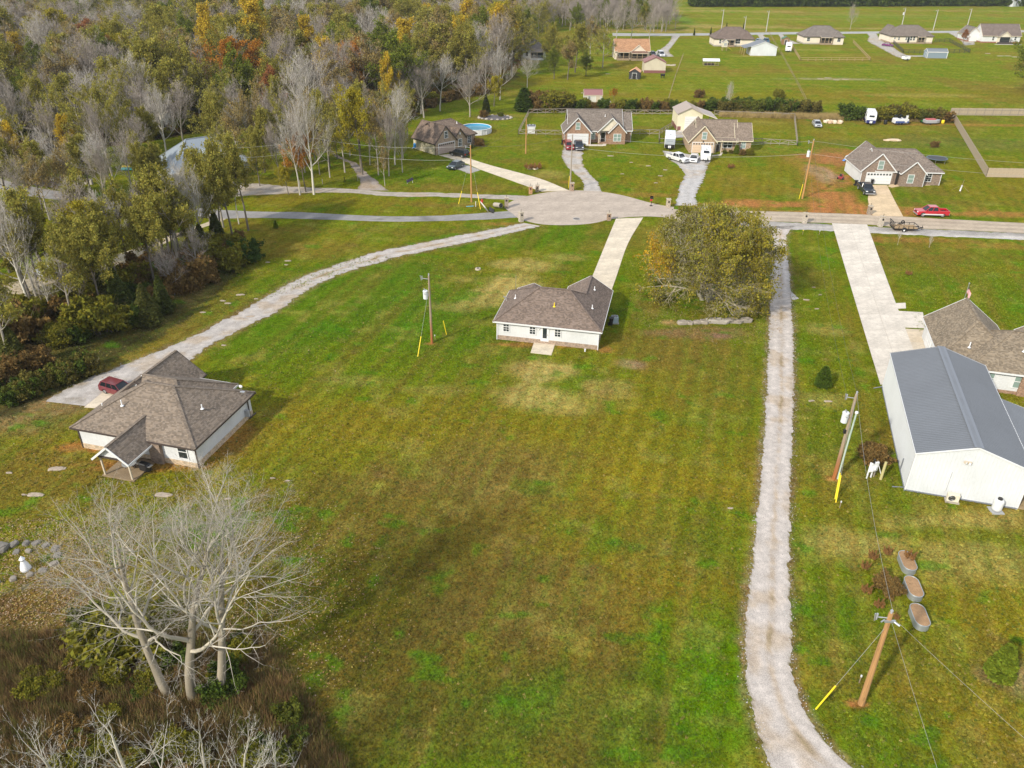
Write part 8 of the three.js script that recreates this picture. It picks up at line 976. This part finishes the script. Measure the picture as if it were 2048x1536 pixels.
  spotsB.forEach(([px, py, k, h], i) => { const w = `${{ bare: 'tall grey bare tree', pale: 'tall pale bare tree', olive: 'tall olive-leaved tree', sparse: 'tall half-bare olive tree' }[k]} in the belt along the gravel road, ${px < 170 ? 'left part' : px < 320 ? 'middle part' : 'right part'}`; tree(k === 'pale' ? k : 'slim', k === 'olive' ? 0 : k === 'sparse' ? 1 : 2, w, at(px, py), h, { group: w.replace(' tree in', ' trees in'), wide: 0.95, name: k === 'pale' || k === 'bare' ? 'bare_tree' : 'tree' }); });
  const cw = { bare: 'grey bare tree', pale: 'pale bare tree', olive: 'olive-leaved tree', sparse: 'half-bare olive-brown tree', yellow: 'yellow-leaved tree', brown: 'brown-leaved tree' };
  spotsC.forEach(([px, py, k, h], i) => { const where = px < 130 ? 'near the footbridge at the left' : px < 290 ? 'left of the blue-grey roofed house' : px < 440 ? 'in front of the blue-grey roofed house' : px < 560 ? 'right of the blue-grey roofed house' : 'near the woods drive', w = `${cw[k]} in the woods clearing ${where}`; const front = px > 270 && px < 450 && py > 320; tree(front && k !== 'pale' ? 'slim' : k, front ? (k === 'olive' ? 0 : k === 'sparse' ? 1 : 2) : i, w, at(px, py), front ? h * 0.8 : h, { group: w.replace(' tree in', ' trees in'), wide: px > 500 ? 0.75 : 0.9, name: leafless[k] ? 'bare_tree' : 'tree' }); });
  { const ul = []; let n = 0; while (n < 900) { const px = lerp(-60, 1040, r()), py = lerp(170, 345, r()), p = at(px, py); if (!inside(woodEdge, p.x, p.z + 3)) continue; n++; ul.push([p.x, p.z, 1.6 + 2.6 * r(), r() * 6.28, 1.2]); } mass('brush', 0, ul.slice(0, 420), 'brown undergrowth on the woodland floor', 'undergrowth'); mass('shrub', 1, ul.slice(420, 620), 'green undergrowth on the woodland floor', 'undergrowth'); mass('brush', 1, ul.slice(620), 'yellowish undergrowth on the woodland floor', 'undergrowth'); }
  // tree line beyond the far field, and the grove past the far road
  const lineL = { 'bare0': [], 'green0': [], 'olive1': [], 'sparse1': [] }, keys = Object.keys(lineL);
  for (let i = 0; i < 420; i++) { const t = r(), px = lerp(1390, 2120, t), py = lerp(10.5, 8.5, t) - Math.pow(r(), 1.4) * 26, p = at(px, py); lineL[r() < 0.62 ? 'green0' : keys[r() * 4 | 0]].push([p.x, p.z, 9 + 5 * r(), r() * 6, 1.3]); }
  for (let i = 0; i < 150; i++) { const px = lerp(965, 1240, r()), py = lerp(12, -6, r()), p = at(px, py - 2); lineL[keys[r() * 4 | 0]].push([p.x, p.z, 9 + 5 * r(), r() * 6, 1.2]); }
  for (let i = 0; i < 170; i++) { const px = lerp(1050, 1345, r()), py = lerp(66, 24, Math.pow(r(), 0.8)), p = at(px, py); if (px > 1300 && py < 34) continue; lineL[r() < 0.7 ? 'bare0' : keys[r() * 4 | 0]].push([p.x, p.z, 11 + 5 * r(), r() * 6, 1]); }
  { const fl = []; for (let i = 0; i < 330; i++) { const t = r(), p = at(lerp(1385, 2130, t), lerp(13, 11.5, t) - 5 * r() * r()); fl.push([p.x, p.z, 4 + 4 * r(), r() * 6.28, 1.3]); } mass('shrub', 0, fl, 'dark green thicket at the foot of the far tree line', 'far_thicket'); }
  const lw = { bare0: 'bare grey trees of the far grove and far tree line', green0: 'dark green trees of the far tree line', olive1: 'olive trees of the far tree line', sparse1: 'brownish trees of the far tree line' }; for (const k of keys) mass(k.slice(0, -1), +k.slice(-1), lineL[k], lw[k], 'far_tree_line');
}
// ---------------------------------------------------------------- small growth on the ground
function scatter(name, label, category, geo, m, list, colors) { // list: x, z, size, turn
  const im = shade(new THREE.InstancedMesh(geo, m, list.length)), M4 = new THREE.Matrix4(), q = new THREE.Quaternion(), e = new THREE.Euler(); list.forEach(([x, z, s, t, y = 0, tilt = 0], i) => { M4.compose(V(x, y, z), q.setFromEuler(e.set(tilt, t, tilt * 0.6)), V(s, s, s)); im.setMatrixAt(i, M4); if (colors) im.setColorAt(i, rgb(...colors[i])); }); im.name = numbered(name); tag(im, label, category, null, 'stuff'); scene.add(im); return im;
}
{
  const r = rng(515), tuft = (() => { const p = [], q = rng(3); for (let i = 0; i < 9; i++) { const a = q() * 6.283, b = q() * 0.09, x = Math.cos(a) * b, z = Math.sin(a) * b, l = 0.07 + 0.08 * q(), lx = (q() - 0.5) * 0.13, lz = (q() - 0.5) * 0.13, w = 0.012; p.push(x - w, 0, z, x + w, 0, z + w, x + lx, l, z + lz); } return fromArrays(p); })();
  const list = [], cols = [], roadLike = [[1540, 452, 1590, 452]];
  for (let i = 0; i < 130000; i++) {
    const z = -28 - 92 * Math.pow(r(), 1.25), x = (r() - 0.5) * 2 * (12 - z * 0.72); const c = groundColor(x, z); if (c[0] > 0.34) continue;
    const laneX = z > -132 ? lerp(18.9, 46.5, (-40.9 - z) / 91) : 0; if (Math.abs(x - laneX) < 2.2 || (z > -41 && Math.abs(x - lerp(18.9, 19.6, (z + 41) / 9)) < 2.8)) continue; if (x > 43 && x < 66 && z < -78 && Math.abs(x - lerp(46, 61, (-80 - z) / 58)) < 4.5) continue; if (x < -15 && z < -72 && z > -135) { const u = clamp((-z - 72) / 60), cx = -50 + 52 * Math.pow(u, 1.25); if (Math.abs(x - cx) < 8) continue; } if (x > 9 && x < 17 && z < -101) continue;
    const k = 0.75 + 0.7 * r(), w = r() < 0.05 ? [0.26, 0.20, 0.06] : r() < 0.1 ? [0.05, 0.09, 0.01] : c; list.push([x, z, (0.6 + 0.9 * r()), r() * 6.3]); cols.push([w[0] * k * 1.1, w[1] * k * 1.1, w[2] * k * 1.1]);
  }
  scatter('grass_tufts', 'short grass tufts growing all over the near lawns', 'grass', tuft, mat([1, 1, 1], 1, { side: THREE.DoubleSide }), list, cols);
  const leafG = new THREE.PlaneGeometry(0.095, 0.065).rotateX(-Math.PI / 2), ll = [], lc = [], pal = [[0.28, 0.16, 0.06], [0.33, 0.24, 0.07], [0.26, 0.15, 0.08], [0.2, 0.13, 0.07], [0.34, 0.27, 0.06], [0.36, 0.27, 0.18]];
  for (let i = 0; i < 22000; i++) { let x, z; const q = r(); if (q < 0.4) { const a = r() * 6.283, d = (r() + r() + r()) * 7; x = -28 + Math.cos(a) * d * 1.1; z = -44 + Math.sin(a) * d; } else if (q < 0.8) { x = -40 + (r() - 0.5) * 16; z = -44 + (r() - 0.5) * 22; } else if (q < 0.9) { const a = r() * 6.283, d = Math.sqrt(r()) * 11; x = 27 + Math.cos(a) * d; z = -101 + Math.sin(a) * d; } else { x = -60 + r() * 60; z = -60 - r() * 60; } ll.push([x, z, 0.6 + 0.8 * r(), r() * 6.3, 0.03 + 0.04 * r(), (r() - 0.5) * 0.8]); lc.push(pal[r() * 6 | 0]); }
  scatter('fallen_leaves', 'fallen brown and yellow leaves strewn on the grass', 'leaves', leafG, mat([1, 1, 1], 0.95, { side: THREE.DoubleSide }), ll, lc);
  const dry = (() => { const p = [], q = rng(8); for (let i = 0; i < 26; i++) { const a = q() * 6.283, b = q() * 0.35, x = Math.cos(a) * b, z = Math.sin(a) * b, l = 0.35 + 0.55 * q(), lx = (q() - 0.5) * 0.7, lz = (q() - 0.5) * 0.7, w = 0.018; p.push(x - w, 0, z, x + w, 0, z + w, x + lx, l, z + lz); } return fromArrays(p); })(), dl = [], dc = [];
  for (let i = 0; i < 9000; i++) { const px = lerp(-40, 720, r()), py = lerp(1270, 1600, r()); if (px > 540 + (py - 1290) * 0.6 + 30 * (r() - 0.5)) continue; const p = at(px, py), k = 0.7 + 0.6 * r(), c = r() < 0.5 ? [0.20, 0.12, 0.045] : r() < 0.6 ? [0.12, 0.13, 0.02] : [0.27, 0.19, 0.07]; dl.push([p.x, p.z, 0.6 + 0.9 * r(), r() * 6.3]); dc.push(c.map((v) => v * k)); }
  for (let i = 0; i < 2600; i++) { const t = r(), p = at(lerp(1440, 1900, t), lerp(234, 245, t) - 7 * r()), k = 0.8 + 0.5 * r(); dl.push([p.x, p.z, 0.9 + 1.1 * r(), r() * 6.3]); dc.push([0.34 * k, 0.25 * k, 0.10 * k]); }
  scatter('dry_grass', 'tall dry grass and weeds round the lower left brush and the hedgerow foot', 'grass', dry, mat([1, 1, 1], 1, { side: THREE.DoubleSide }), dl, dc);
  const peb = new THREE.IcosahedronGeometry(0.03, 0).scale(1.3, 0.6, 1), pl = [], pc = [];
  for (let i = 0; i < 3800; i++) { const e = EDGES[r() < 0.78 ? (r() < 0.5 ? 0 : 1) : (r() < 0.5 ? 2 : 3)], q = e[Math.floor(r() * e.length)], x = q.x + (r() + r() + r() - 1.5) * 0.55, z = q.z + (r() - 0.5) * 1.0; const k = 0.25 + 0.28 * r(); pl.push([x, z, 0.5 + r(), r() * 6, 0.015]); pc.push([k, k * 0.97, k * 0.93]); }
  scatter('loose_gravel', 'loose stones along the edges of the gravel lanes', 'gravel', peb, mat([1, 1, 1], 0.95), pl, pc);
}
renderer.render(scene, camera);
